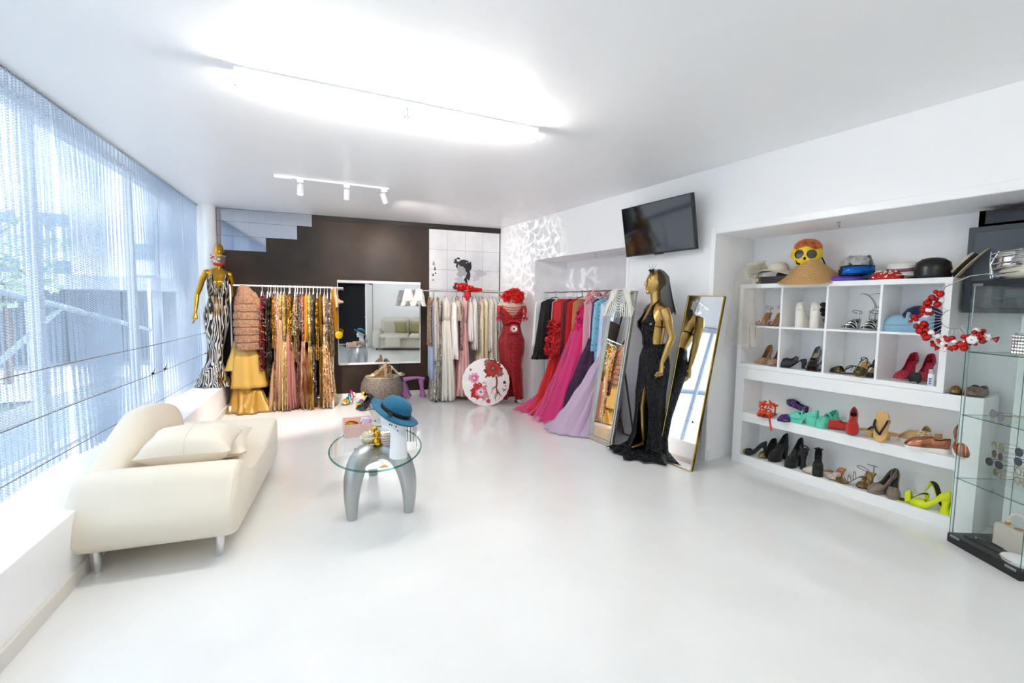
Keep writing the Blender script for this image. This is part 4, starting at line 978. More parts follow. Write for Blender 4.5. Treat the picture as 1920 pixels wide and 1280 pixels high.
garment('feathered_dress', 'dark dress with red, orange and teal feather fringe, nearest the fur jacket', 'dress', GR1, aloc(488), RZ1, thin(488, 9, 690, wx=.18), None, D['multi'], seed=3, extra=fringe([mat('#c0392b', .6), mat('#d98324', .6), mat('#3d8f8a', .6), mat('#7c4a9a', .6)]), hook=mat('#222', .4) if 0 else None)
G1('sequin_dress', 'black and silver sequin mini dress beside the feather fringed dress', 'dress', 499, thin(499, 9, 705, flare=.7), D['dark'], seed=4)
G1('sequin_dress', 'black sequin dress, third from the fur jacket', 'dress', 504, thin(505, 8, 676), mat('#141312', .3, .3, 'sequin', 66, .6, '#57503f', thr=.7), seed=5)
G1('sequin_dress', 'bright gold sequin dress beside the black sequin dress', 'dress', 510, thin(510, 8, 650), D['g1'], seed=6, sleeves=(.5, .02, D['g1'], 1))
G1('sequin_dress', 'pale pink sequin minidress, short, left half of the white rack', 'dress', 517, thin(516, 9, 645, wx=.19), D['pinks'], seed=7)
G1('evening_gown', 'rose bronze sequin gown behind the pale pink sequin minidress', 'dress', 513, gownp(513, 7, 12, 745, 610), D['rose'], seed=8)
G1('tulle_gown', 'nude tulle ball gown spreading to the left at the hem', 'dress', 523, gownp(523, 9, 38, 766, 600, .17, .26, oy=.06), D['g2'], tul_g, seed=9, k=12)
G1('evening_gown', 'straight pale gold sequin gown in front of the nude tulle gown', 'dress', 529, gownp(529, 9, 13, 766, 640, .2, .30), D['g2'], mat('#cdb074', .35, .4, 'sequin', 66, .5, '#e4d19c'), seed=10)
G1('tulle_gown', 'dusty pink tulle ball gown reaching the floor', 'dress', 538, gownp(538, 9, 25, 767, 600, .17, .27, oy=-.0), D['rose'], tul_p, seed=11, k=12)
G1('sequin_dress', 'gold sequin wrap dress with long sleeves beside the dusty pink gown', 'dress', 540, thin(540, 8, 655), D['g1'], seed=12, sleeves=(.55, .022, D['g1'], 1))
G1('sequin_jacket', 'pale gold and silver sequin jacket hanging over a striped skirt', 'jacket', 549, [(-.13, 0, 0, .08, .012, 0), (-.28, 0, 0, .2, .03, .04), (-.45, 0, 0, .22, .045, .06), (-.66, 0, .0, .22, .055, .05)], mat('#cbb98a', .25, .7, 'sequin', 60, .6, '#8a7d62'), seed=13)
G1('striped_skirt', 'black and gold striped skirt under the pale gold jacket', 'skirt', 550, [(-.60, 0, 0, .18, .03, .04), (-.8, 0, 0, .19, .035, .08), (-1.02, 0, 0, .2, .042, .08)], mat('#1a1712', .4, .3, 'cloth', 40, .2, '#b79a5e'), seed=14)
G1('sequin_jacket', 'silver sequin jacket with a high collar near the middle of the white rack', 'jacket', 559, [(-.10, 0, 0, .06, .010, 0), (-.25, 0, 0, .17, .02, .04), (-.45, 0, 0, .2, .032, .06), (-.62, 0, .0, .18, .022, .05)], D['silver'], seed=15)
G1('evening_gown', 'bronze sequin gown with dark gaps behind the silver jacket', 'dress', 554, gownp(554, 6, 9, 764, 660, .17, .2), mat('#5c4030', .3, .3, 'sequin', 100, .6, '#caa28c', thr=.6), seed=16)
G1('evening_gown', 'rose gold gown with a leaf pattern of sequins, floor length', 'dress', 564, gownp(565, 9, 15, 768, 640, .18, .25), D['rose'], mat('#b9826b', .3, .4, 'zebra', 14, .3, '#dcb39e'), seed=17)
G1('satin_blouse', 'mustard yellow satin blouse between the rose gold gowns', 'blouse', 571, thin(570, 8, 640, wx=.2), mat('#d69a35', .4, .1, 'cloth', 20, .1), seed=18)
G1('evening_gown', 'gold lace gown with feathered pattern, floor length', 'dress', 577, gownp(578, 10, 20, 768, 650, .2, .3), D['g2'], mat('#c6a45e', .4, .3, 'zebra', 20, .3, '#9c7a40'), seed=19)
G1('evening_gown', 'slim silver sequin gown beside the gold lace gown', 'dress', 584, gownp(585, 7, 9, 745, 650, .18, .2), D['silver'], seed=20)
G1('cocktail_dress', 'plain black dress on the white clothes rack', 'dress', 585, thin(586, 6, 645), mat('#0d0c0c', .6), seed=21)
G1('sequin_dress', 'antique gold sequin dress, knee length, right of the plain black dress', 'dress', 592, thin(592, 9, 674), D['g1'], seed=22, sleeves=(.4, .02, D['g1'], 1))
G1('evening_gown', 'long gown with tiny black and gold horizontal bars', 'dress', 598, gownp(598, 7, 9, 763, 650, .2, .24), mat('#b98c2e', .3, .5, 'stripe', 18, .3, '#1a140a', thr=.55), seed=23)
G1('evening_gown', 'champagne glitter mermaid gown at the right end of the white rack', 'dress', 606, gownp(609, 9, 30, 768, 610, .18, .28, oy=-.03), D['champ'], seed=24, k=10, straps=True)
G1('sequin_jacket', 'silver grey sequin jacket above the champagne glitter gown', 'jacket', 612, thin(612, 10, 645, wx=.2), D['silver'], seed=25, sleeves=(.5, .02, D['silver'], 1))
G1('sequin_dress', 'bronze sequin dress, last at the right end of the white rack', 'dress', 619, thin(619, 9, 668, wx=.2), D['bronze'], seed=26)
t = thing('gold_stocking', 'beaded cream stocking with gold ruffled ribbon hanging on the right end of the white rack', 'stocking', (1.145, 6.77, 1.66), .2)
m = MB(); m.tube([(-.02, 0, .01), (-.02, 0, -.08), (-.01, 0, -.14), (.03, 0, -.19), (.09, 0, -.19)], [(.045, .02), (.045, .025), (.05, .03), (.045, .03), (.02, .018)], 14)
m.tube([(-.01, 0, -.12), (-.0, 0, -.20), (-.0, 0, -.27)], [(.05, .025), (.04, .02), (.03, .015)], 12); m.build('foot', mat('#d9b58c', .5, .1, 'sequin', 160, .4, '#e8cfae'), t)
cloth([(-.02, -.05, -.01, .02, .02, .1), (-.25, -.04, -.01, .02, .02, .3), (-.42, -.02, -.01, .028, .02, .3), (-.62, -.01, -.01, .018, .015, .3)], 24, 5).build('ribbon', mat('#c8881c', .2, .7, 'cloth', 30, .6), t)
MB().lathe([(.045, -.008), (.055, 0), (.045, .008)], 24, T(.02, -.03, -.66) @ Rx(PI/2)).build('disc', mat('#e0b21c', .25, .5), t)
tag(MB().prism([(0, 0), (.75, -.12), (.80, .15), (.06, .28)], .001, .006, T(.22, 6.76, 0)).build('cardboard_sheet', mat('#b07a4e', .9), smooth=False), 'flat brown cardboard sheet on the floor under the gold gowns', 'cardboard')

# white rack ------------------------------------------------------------
def bloc(px): x = 2.437+(px-805)*.00832; return (x, 7.0225-.1928*x, 1.655)
def hb(y, px): return -((y-(544+(px-805)*.037))/lerp(122, 122, 0))
GR2 = 'white and cream garments on the chrome rack'
ivory = mat('#e9e3d8', .7, 0, 'cloth', 25, .25); cream = mat('#e6d9bd', .7, 0, 'cloth', 25, .25); wh = mat('#f1eeea', .7, 0, 'cloth', 20, .2); lace = mat('#e8dfd4', .7, 0, 'cloth', 60, .6, '#cfc3b5')
gsil = mat('#a8a49a', .35, .4, 'sequin', 62, .5, '#cfcabf'); pinkc = mat('#e7bcb8', .6, 0, 'cloth', 18, .15); wsp = mat('#e9e4da', .6, .1, 'spots', 22, .2, '#9c9482', thr=.22)
def thinb(px, w, y, wx=.20, flare=1.0, amp=.12, z0=-.10):
    wy = w/2/122; z = max(hb(y, px), -1.635); z0 = z0-.09*((px*7.3+w*.37) % 1)
    return [(z0, 0, 0, wx*.55, .012, .0), (z0-.06, 0, 0, wx*.95, wy*.8, .05), (z0-.3, 0, 0, wx*.9, wy, amp), (lerp(z0-.3, z, .5), 0, 0, wx*lerp(.9, flare, .5), wy*lerp(1, flare, .5), amp), (z, 0, 0, wx*flare, wy*flare, amp*1.3)]
def gownb(px, w0, w1, y, yw, wx0=.18, wx1=.26, oy=0, amp=.10):
    zw = hb(yw, px); z = max(hb(y, px), -1.64); a = w0/2/122; b_ = w1/2/122
    return ([(-.10, 0, 0, wx0*.6, .012, 0), (-.18, 0, 0, wx0, a, .05), (zw, 0, oy*.15, wx0*.8, a*.9, .06)],
            [(zw+.01, 0, oy*.15, wx0*.82, a*.92, .06), (lerp(zw, z, .3), 0, oy*.4, lerp(wx0*.85, wx1, .35), lerp(a, b_, .4), amp), (lerp(zw, z, .75), 0, oy*.8, lerp(wx0, wx1, .85), lerp(a, b_, .8), amp*1.2), (z, 0, oy, wx1, b_, amp*1.4)])
def G2(nm, lb, cat, px, prof, mt, mt2=None, seed=0, sleeves=None, straps=False, k=8, hook=None):
    top, sk = prof if isinstance(prof, tuple) else (prof, None)
    return garment(nm, lb, cat, GR2, bloc(px), RZ1, top, sk, mt, mt2, sleeves, seed, straps=straps, k=k, hook=hook)
wood = mat('#9a6a48', .5); blackh = mat('#1a1a1a', .4)
G2('beaded_blouse', 'bronze beaded top at the left end of the chrome rack of white garments', 'top', 806, thinb(806, 6, 645), D['bronze'], seed=31)
G2('long_dress', 'pale blue dress peeking out at the left end of the white garments', 'dress', 808, thinb(808, 6, 705), mat('#b7c6e2', .6), seed=32)
G2('lace_dress', 'long white lace dress, leftmost of the white garments', 'dress', 814, thinb(815, 13, 672, wx=.22), lace, seed=33, sleeves=(.45, .03, lace, 1))
G2('evening_gown', 'silver grey sequin gown with its hem trailing on the floor', 'dress', 821, gownb(817, 8, 22, 748, 600, .18, .26, oy=.05), gsil, seed=34)
G2('tulle_gown', 'full white tulle wedding gown on the chrome rack', 'dress', 834, gownb(834, 17, 34, 745, 600, .18, .30), ivory, tulle('#f0ece4', .9), seed=35, k=13)
G2('long_coat', 'long white coat with wide sleeves in front of the wedding gown', 'coat', 848, thinb(850, 13, 670, wx=.24, flare=1.2), wh, seed=36, sleeves=(.62, .035, wh, 1.1))
G2('beaded_blouse', 'cream beaded top on a wooden hanger', 'top', 855, thinb(856, 10, 592), cream, seed=37, hook=wood)
G2('sequin_dress', 'mauve sequin dress beside the pink gown', 'dress', 861, thinb(860, 8, 655), mat('#b18c86', .35, .3, 'sequin', 66, .5, '#d7c0bc'), seed=38)
G2('pink_gown', 'pale pink satin gown among the white garments', 'dress', 867, gownb(866, 10, 28, 740, 605, .18, .3, oy=.03), pinkc, seed=39, straps=True, hook=wood)
G2('white_dress', 'white dress with narrow sleeves, right of the pink gown', 'dress', 878, thinb(878, 9, 640), wh, seed=40, sleeves=(.5, .025, wh, 1))
G2('white_dress', 'white chiffon dress, second to the right of the pink gown', 'dress', 886, thinb(886, 9, 656), wh, seed=41, sleeves=(.35, .025, wh, 1))
G2('sequin_dress', 'narrow sparkling silver dress in the middle of the white garments', 'dress', 891, thinb(891, 6, 662), gsil, seed=42)
G2('lace_dress', 'long cream lace dress above the parasol', 'dress', 898, thinb(898, 11, 716, wx=.2), cream, seed=43, sleeves=(.42, .028, cream, 1))
G2('lace_dress', 'cream dress with short puffed sleeves, right of the long cream lace dress', 'dress', 906, thinb(906, 9, 700), mat('#ece2c6', .7, 0, 'cloth', 25, .3), seed=44, sleeves=(.25, .03, cream, 1.2))
G2('feathered_blouse', 'fluffy white feathered top on the right half of the chrome rack', 'top', 913, thinb(912, 11, 660), mat('#eeeae2', .8, 0, 'fur', 40, 1, '#dcd4c8'), seed=45)
G2('long_dress', 'ivory column dress behind the feathered top', 'dress', 917, thinb(917, 8, 712), ivory, seed=46)
G2('spotted_dress', 'cream dress with grey spots near the right end of the chrome rack', 'dress', 924, thinb(924, 8, 690), wsp, seed=47)
G2('sequin_jacket', 'silver white sequin jacket, second from the right end of the chrome rack', 'jacket', 930, thinb(930, 6, 625), mat('#cfd0da', .3, .5, 'sequin', 70, .5, '#f2f2f6'), seed=48)
G2('long_dress', 'long ivory dress, last at the right end of the chrome rack', 'dress', 935, thinb(935, 9, 738), ivory, seed=49)
for px, sgn, lb in ((768, 1, 'white frilled lace bloomers hanging on the left tip of the chrome rack rail'), (787, -1, 'white lace bloomers hanging in front of the right edge of the wall mirror')):
    t = thing('lace_bloomers', lb, 'bloomers', bloc(px), BA, 'white bloomers on the rack rail')
    cloth([(.02, 0, 0, .045, .03, .05), (-.02, 0, 0, .055, .035, .08), (-.10, 0, 0, .07, .045, .12), (-.16, 0, 0, .075, .05, .15)], 30, 7).build('waist', wh, t, solid=.003)
    for s_ in (-1, 1): cloth([(-.12, s_*.035, 0, .04, .035, .08), (-.18, s_*.055, 0, .032, .03, .12), (-.235, s_*.075, 0, .028, .03, .2)], 24, 7).build('leg_frill', wh, t, solid=.003)
t = thing('ruffled_wrap', 'red ruffled lace garment thrown over the middle of the chrome rack rail', 'garment', bloc(878), BA)
m = MB(); rr = random.Random(9)
for i in range(55):
    x = -.17+.36*rr.random(); z = .02+.06*rr.random()*(1.6 if x < 0 else .5); y = (rr.random()-.5)*.10; s_ = .035+.025*rr.random(); M = T(x, y, z) @ Rz(rr.random()*6) @ Rx(rr.random()*3)
    m.grid(lambda u, v: ((u-.5)*2*s_, (v-.5)*s_, .012*math.sin(u*7+i)), 4, 3, M)
m.build('ruffle', mat('#d8201c', .6), t, angle=180)
cloth([(0, -.04, -.04, .05, .03, .1), (-.08, -.04, -.05, .045, .03, .2), (-.14, -.06, -.05, .02, .02, .2)], 20, 5).build('tail', mat('#c0141a', .6), t, solid=.003)

# red and pink rack in the alcove ----------------------------------------
def gloc(y): return (3.80, y, 1.645)
GR3 = 'red, pink and blue garments on the alcove rack'
# hangers point to the room: local x -> world -x ; rz = pi ; local y -> world -y
def G3(nm, lb, cat, y, top, mt, sk=None, mt2=None, seed=0, sleeves=None, hook=None, k=8, extra=None, straps=False, rz=PI):
    return garment(nm, lb, cat, GR3, gloc(y), rz, top, sk, mt, mt2, sleeves, seed, hook=hook, k=k, extra=extra, straps=straps)
redc = mat('#c20d12', .6, 0, 'cloth', 20, .2); reds = mat('#d01218', .7, 0, 'fur', 25, 1.0, '#a80a10'); mag = mat('#d8146e', .6, 0, 'cloth', 15, .3); purp = mat('#3d1240', .7, 0, 'fur', 12, .8, '#22082a')
ltb = mat('#8cc3d6', .6, 0, 'spots', 22, .2, '#5c9fb8', thr=.32); ltf = mat('#bcd0ea', .6, 0, 'spots', 12, .2, '#e5bfd8', thr=.3); palep = mat('#eeb4bf', .7, 0, 'cloth', 20, .3)
P3 = lambda w, z, wy, f=1.0, z0=-.10, ox=0: [(z0, 0, 0, w*.6, .012, 0), (z0-.05, ox*.1, 0, w*.97, wy*.8, .04), (z0-.3, ox*.4, 0, w, wy, .08), (lerp(z0-.3, z, .5), ox*.7, 0, w*lerp(1, f, .5), wy*lerp(1, f, .5), .09), (z, ox, 0, w*f, wy*f, .12)]
G3('white_blouse', 'white blouse, partly hidden at the far end of the alcove rack', 'blouse', 5.38, P3(.22, -.78, .04, ox=.04), wh, seed=60)
G3('black_blouse', 'black long-sleeved blouse with frilled hem at the far end of the alcove rack', 'blouse', 5.20, P3(.23, -.88, .07, 1.15, ox=.05), mat('#100c0e', .75, 0, 'cloth', 30, .3), seed=61, extra=lambda t: [cloth([(-.85, s_, 0, .06, .055, .05), (-.89, s_, 0, .075, .065, .18), (-.93, s_, 0, .085, .07, .22)], 40, 9).build('frill', mat('#151013', .75, 0, 'cloth', 30, .3), t, solid=.003) for s_ in (-.18, 0, .18, .28)], sleeves=(.72, .05, mat('#100c0e', .75, 0, 'cloth', 30, .3), 1.2), hook=blackh)
G3('lilac_camisole', 'small lilac and silver top beside the black blouse', 'top', 5.05, P3(.17, -.42, .03), mat('#c9bcd2', .5, .2), seed=62, hook=WHITEP)
G3('floral_blouse', 'red blouse with cream flowers beside the lilac top', 'blouse', 4.97, P3(.21, -.62, .04), mat('#cf1a1c', .6, 0, 'spots', 9, .2, '#dcc8a8', thr=.3), seed=63, sleeves=(.5, .035, mat('#cf1a1c', .6, 0, 'spots', 9, .2, '#dcc8a8', thr=.3), 1))
def ruff(c_, z0, z1, w_, wy, n_, s0, seed=1, ox=.0):
    def f(t):
        rr = random.Random(seed); m = MB()
        for i in range(n_):
            a = rr.random()*2*PI; z = lerp(z0, z1, rr.random()); s_ = s0*(.7+.6*rr.random()); q = (z-z0)/(z1-z0)
            M = T(ox+w_*(1+.25*q)*math.cos(a), wy*(1+.2*q)*math.sin(a), z) @ Rz(a) @ Rx(rr.random()*2-1) @ Ry(.6*rr.random()+.3)
            m.grid(lambda u, v: ((u-.5)*s_, (v-.5)*2*s_, .02*math.sin(v*9+i)*math.cos(u*4)), 5, 7, M)
        m.build('ruffle', c_, t, angle=180)
    return f
G3('ruffled_coat', 'bright red coat with tiers of organza ruffles on its sleeves', 'coat', 4.86, P3(.25, -.80, .09, 1.1, ox=.03), redc, seed=64, extra=ruff(reds, -.40, -.86, .27, .13, 170, .05, ox=.04))
G3('red_gown', 'red skirt reaching the floor with pink tulle at its hem', 'dress', 4.90, P3(.14, -.72, .05), redc, [(-.7, .02, 0, .2, .07, .05), (-1.0, .08, -.02, .22, .10, .08), (-1.35, .16, -.05, .24, .14, .1), (-1.63, .24, -.08, .27, .18, .12)], redc, seed=65, extra=lambda t: cloth([(-1.38, .18, -.08, .20, .14, .1), (-1.55, .24, -.18, .25, .24, .14), (-1.63, .30, -.26, .28, .32, .16)], 60, 13).build('tulle_hem', tulle('#e2477e', .75), t))
G3('sheer_dress', 'sheer maroon dress between the red coats', 'dress', 4.72, P3(.22, -.85, .05, 1.1), mat('#6d0f28', .6, 0, 'cloth', 20, .2, alpha=.85), seed=66)
G3('red_coat', 'plain red coat with a wide collar on a black hanger', 'coat', 4.62, P3(.23, -.80, .06, 1.05), redc, seed=67, hook=blackh, sleeves=(.6, .04, redc, 1))
G3('camel_coat', 'camel and nude dress just left of the magenta gown', 'dress', 4.52, P3(.23, -.70, .03), mat('#b98a56', .6, 0, 'cloth', 20, .2), seed=68)
G3('magenta_gown', 'hot pink tulle ball gown flowing out of the alcove to the floor', 'dress', 4.42, [(-.14, -.0, 0, .10, .04, 0), (-.20, .0, 0, .16, .07, .05), (-.42, .04, 0, .17, .08, .08)], mag,
   [(-.40, .04, 0, .18, .085, .06), (-.75, .09, -.01, .21, .12, .08), (-1.1, .16, -.05, .25, .16, .09), (-1.4, .22, -.09, .28, .20, .10), (-1.61, .27, -.12, .31, .23, .12), (-1.636, .28, -.13, .33, .25, .12)], mag, seed=69, k=14, extra=lambda t: (ruff(mag, -.20, -.50, .17, .09, 60, .035, 3, .03)(t), cloth([(-.5, .06, -.02, .22, .11, .05), (-.9, .14, -.05, .27, .16, .07), (-1.3, .22, -.10, .34, .22, .08), (-1.625, .30, -.15, .39, .29, .10)], 70, 17).build('tulle_layer', tulle('#e65a9c', .35), t)))
G3('pink_blouse', 'pale pink feathered blouse behind the blue lace top', 'blouse', 4.30, P3(.22, -.80, .045), palep, seed=70, extra=ruff(mat('#f0a6ac', .7), -.02, -.16, .16, .05, 40, .035, 5))
G3('purple_gown', 'dark purple ruffled gown between the magenta gown and the blue blouse', 'dress', 4.22, P3(.17, -.6, .05), mat('#3a1550', .6), [(-.58, .0, 0, .19, .08, .05), (-.9, .06, .0, .25, .14, .1), (-1.25, .12, 0, .32, .2, .14), (-1.62, .14, .0, .36, .25, .15)], purp, seed=71)
G3('lace_blouse', 'light blue lace blouse with long puffed sleeves', 'blouse', 4.10, P3(.24, -.72, .06, 1.0, ox=.02), ltb, seed=72, sleeves=(.80, .055, ltb, 1.15))
G3('floral_dress', 'pale blue dress with pink flowers, partly behind the silver framed mirror', 'dress', 4.0, P3(.22, -.95, .07, 1.1, z0=-.12, ox=.03), ltf, seed=73, sleeves=(.85, .06, ltf, 1.3))
t = G3('lilac_gown', 'lilac tulle gown spreading over the floor behind the silver framed mirror', 'dress', 3.95, P3(.16, -.7, .05), mat('#c7abc9', .7), [(-.7, .02, .0, .2, .1, .03), (-1.0, .12, -.03, .28, .19, .04), (-1.3, .22, -.10, .33, .26, .05), (-1.55, .30, -.18, .38, .34, .05), (-1.635, .36, -.22, .43, .42, .05)], tulle('#d9c0d8', .62), seed=74, k=15)

# ------------------------------------------------------------------ paper parasol
pp = thing('paper_parasol', 'white paper parasol painted with red and pink flowers, propped before the rack', 'parasol', (2.985, 5.735, .0), -.49)
NR = 24; RR = .345; tl = -.10
Mp = T(0, 0, RR) @ Rx(PI/2+tl)   # disc local: x right, y up(screen), z -> towards camera
m = MB(); vs = [(0, 0, .06)]
for i in range(NR*2):
    a = 2*PI*i/(NR*2); r = RR if i % 2 == 0 else RR*.985; vs.append((r*math.cos(a), r*math.sin(a), -.045 if i % 2 == 0 else -.048))
m.add(vs, [(0, 1+i, 1+(i+1) % (NR*2)) for i in range(NR*2)], Mp)
m.build('canopy', mat('#f4efe9', .6), pp, smooth=False, solid=.002)
def surf(x, y, d=.002): r = math.hypot(x, y); return Mp @ Vector((x, y, .06-.105*min(1, r/RR)+d))
def blob(cx, cy, r, col, seed, name='flower', petals=7, d=.0025):
    rr = random.Random(seed); n = petals*6; ph = rr.random()*6
    c0 = surf(cx, cy, d+.001); vs = [c0]
    for k2 in (.5, 1):
        for i in range(n):
            a = 2*PI*i/n; q = r*k2*(1+(.11*k2)*math.cos(petals*a+ph)+.09*k2*math.cos((2*petals+1)*a-ph)+.08*k2*math.cos(3*a+ph)); vs.append(surf(cx+q*math.cos(a), cy+q*math.sin(a), d))
    fs = [(0, 1+i, 1+(i+1) % n) for i in range(n)]+[(1+i, 1+n+i, 1+n+(i+1) % n, 1+(i+1) % n) for i in range(n)]
    MB().add(vs, fs).build(name, mat(col, .6), pp, smooth=False)
for a_ in ((.10, .20, .125, '#7c1812', 1, 9, .0022), (.10, .20, .10, '#b32016', 2, 8, .003), (.10, .20, .055, '#8e130e', 3, 7, .004), (.10, .205, .018, '#3f8f7c', 4, 5, .005), (.20, .13, .05, '#a35a48', 21, 7, .002), (.02, .28, .05, '#9a6a60', 22, 7, .002),
           (-.17, .06, .075, '#e6a0bb', 5, 8, .002), (-.16, .06, .045, '#d2608c', 6, 7, .003), (-.17, .06, .02, '#efc3d2', 7, 5, .004),
           (-.10, -.13, .115, '#b3141a', 8, 8, .002), (-.06, -.14, .085, '#e07c9c', 9, 8, .003), (-.07, -.14, .05, '#f2d3da', 10, 7, .004), (-.07, -.135, .018, '#4a9280', 11, 5, .005), (-.13, -.06, .05, '#c4202a', 23, 7, .0035),
           (.04, -.27, .032, '#cf3f6e', 12, 6, .003), (-.02, -.24, .022, '#b99a74', 13, 6, .002), (.02, -.2, .03, '#c3a27c', 14, 6, .002), (.0, -.05, .02, '#b79a78', 15, 6, .002), (-.03, -.0, .018, '#c9b08c', 16, 6, .002),
           (.0, .08, .013, '#c01818', 17, 5, .002), (.27, -.0, .022, '#5b2a4a', 18, 6, .002), (.285, -.05, .010, '#c22a4a', 19, 5, .002), (-.22, .18, .016, '#b3405a', 20, 4, .002)):
    blob(a_[0], a_[1], a_[2], a_[3], a_[4], petals=a_[5], d=a_[6])
def twig(pts, w_, col='#7d3a30'):
    vs = []; fs = []
    for i, (x, y) in enumerate(pts):
        a, b_ = pts[max(i-1, 0)], pts[min(i+1, len(pts)-1)]; dx, dy = b_[0]-a[0], b_[1]-a[1]; l = math.hypot(dx, dy) or 1; ww = w_*(1-.7*i/(len(pts)-1))
        vs += [surf(x-dy/l*ww, y+dx/l*ww, .0035), surf(x+dy/l*ww, y-dx/l*ww, .0035)]
        if i: fs.append((2*i-2, 2*i-1, 2*i+1, 2*i))
    MB().add(vs, fs).build('branch', mat(col, .6), pp, smooth=False)
twig([(.15, .09), (.16, .0), (.15, -.08), (.17, -.16), (.13, -.24)], .014)
for q in ([(.155, -.04), (.10, -.10), (.07, -.17)], [(.15, -.08), (.20, -.16), (.24, -.22)], [(.16, -.13), (.13, -.20), (.15, -.28)], [(.155, -.06), (.11, -.07), (.08, -.10)], [(.16, -.12), (.21, -.19), (.19, -.26)], [(.24, -.09), (.27, -.11), (.30, -.12)], [(.25, -.13), (.28, -.10), (.31, -.09)]): twig(q, .006, '#7d4038' if q[0][0] < .2 else '#3a3a40')
MB().tube([Mp @ Vector((0, 0, .065)), Mp @ Vector((0, 0, -.30))], .009, 8).build('stick', mat('#b98a52', .5), pp)
# ------------------------------------------------------------------ shoes
def smooth(t): t = max(0, min(1, t)); return t*t*(3-2*t)
def shoe(name, label, cat, group, loc, rz, up, sole=None, inner=None, L_=.235, h=.09, p=.006, point=.8, open_=.68, rim=.045, vamp=.05, heel='stiletto', heelm=None, closed_back=True, straps=(), toe=True, pitch=0, roll=0, lean=0, capm=None, extra=None, wscale=1, ankle=None, strapm=None, laces=None, wedge=False):
    """toe along local +x, heel at x=0"""
    t = thing(name, label, cat, loc, rz, group); t.rotation_euler = (roll, pitch, rz)
    sole = sole or mat('#201a16', .5); inner = inner or mat('#c9a884', .6)
    def sz(s): return p+h*(1-smooth((s-.10)/.52)) + (.006*smooth((s-.8)/.2) if p < .02 else 0)
    def hw(s):
        b = interp([(0, .006), (.03, .019), (.10, .027), (.25, .026), (.42, .026), (.66, .040), (.80, .034 if point > .5 else .039), (.92, .018 if point > .5 else .033), (.975, .007 if point > .5 else .021), (1, .0006)], s)[0]
        return b*wscale
    def xs(s): return L_*s*(1 if h < .05 else .93)
    NS = 26; ss = [i/NS for i in range(NS)]+[.975, .988, 1]
    # sole / platform
    rings = []
    for s in ss:
        w_, z, x = hw(s)*1.03, sz(s), xs(s); lo = 0 if (wedge or (p > .02 and s > .45)) else z-.005
        if p > .02 and not wedge and .38 < s <= .45: lo = z-.01
        lo = max(0, lo)
        rings.append([(x, -w_, lo), (x, w_, lo), (x, w_*1.02, lerp(lo, z, .5)), (x, w_, z), (x, -w_, z), (x, -w_*1.02, lerp(lo, z, .5))])
    MB().loft(rings).build('sole', sole, t, angle=50)
    MB().loft([[(xs(s), y*hw(s)*.9, sz(s)+.0025+.0008*(1-y*y)) for y in (-1, -.5, 0, .5, 1)] for s in ss[1:-4]], closed=False).build('insole', inner, t)
    if up is not None and toe is not None:
        def H(s): return lerp(rim*1.3, vamp, smooth((s-.45)/.25))*(1 if s < .7 else 1-.62*smooth((s-.7)/.3)**1.2)*(1 if s < .9 else math.sqrt(max(.0004, 1-((s-.9)/.1)**2)))
        def A(s):
            if s < open_-.10: k_ = math.asin(min(.98, rim*(1+.25*(1-smooth(s/.25))-.25*math.sin(PI*min(1, s/open_))*(.6 if h > .03 else .3))/H(s)))
            elif s < open_: k_ = lerp(math.asin(min(.98, rim*.8/H(s))), PI/2, smooth((s-open_+.10)/.10))
            else: k_ = PI/2
            return k_
        s0 = 0 if closed_back else open_-.12
        s1 = 1 if toe else .93
        st_ = [s0+(s1-s0)*i/NS for i in range(NS)]+([.975, .985, .993, .998, 1] if toe else [s1])
        m = MB()
        for sd in (-1, 1):
            m.loft([[(xs(s)-(.006*math.sin(A(s)*j/7)*(1-smooth(s/.12)) if 0 else 0), sd*hw(s)*math.cos(A(s)*j/7)**.75, sz(s)+.001+H(s)*math.sin(A(s)*j/7)) for j in range(8)] for s in st_], closed=False)
        if closed_back:
            m.loft([[(xs(0)-.0005, y*hw(0), sz(0)+z) for z in (0, rim*.6, rim*1.22)] for y in (-1, 0, 1)], closed=False)
        m.build('upper', up, t, solid=.0025)
        if capm:
            m = MB(); cs = [.80+.2*i/8 for i in range(9)]
            for sd in (-1, 1): m.loft([[(xs(s)+.001, sd*(hw(s)+.0018)*math.cos(PI/2*j/7)**.75, sz(s)+.002+(H(s)+.002)*math.sin(PI/2*j/7)) for j in range(8)] for s in cs], closed=False)
            m.build('toe_cap', capm, t)
    hm = heelm or up or sole; z0 = sz(.06)
    if heel == 'stiletto': MB().tube([(xs(.07), 0, z0-.004), (xs(.035)+.004, 0, z0*.6), (xs(.03)+.004, 0, 0)], [(.016, .018), (.0075, .0075), (.0048, .0048)], 10).build('heel', hm, t)
    elif heel == 'block': MB().loft([[(xs(.0)+.004-k*.0+q*x_, y_*w2, z) for x_, y_ in ((0, -1), (1, -1), (1, 1), (0, 1))] for z, q, w2, k in ((0, .036, .018, 0), (z0*.5, .036, .018, 0), (z0-.003, .048, .024, 0))]).build('heel', hm, t, bevel=.003)
    elif heel == 'flare': MB().loft([[(xs(.0)+.03+q*math.cos(a), w2*math.sin(a), z) for a in [2*PI*i/14 for i in range(14)]] for z, q, w2 in ((0, .026, .025), (z0*.5, .017, .016), (z0-.003, .025, .024))]).build('heel', hm, t)
    elif heel == 'chunk': MB().box(xs(.0)+.002, xs(.0)+.075, -.031, .031, 0, z0-.003).build('heel', hm, t, bevel=.006)
    sm = strapm or up
    for (s, hh, r_) in straps:
        w_ = hw(s)
        MB().tube([(xs(s)+.006*math.sin(a), w_*1.05*math.cos(a), sz(s)+hh*math.sin(a)) for a in [PI*i/14 for i in range(15)]], r_, 8).build('strap', sm, t)
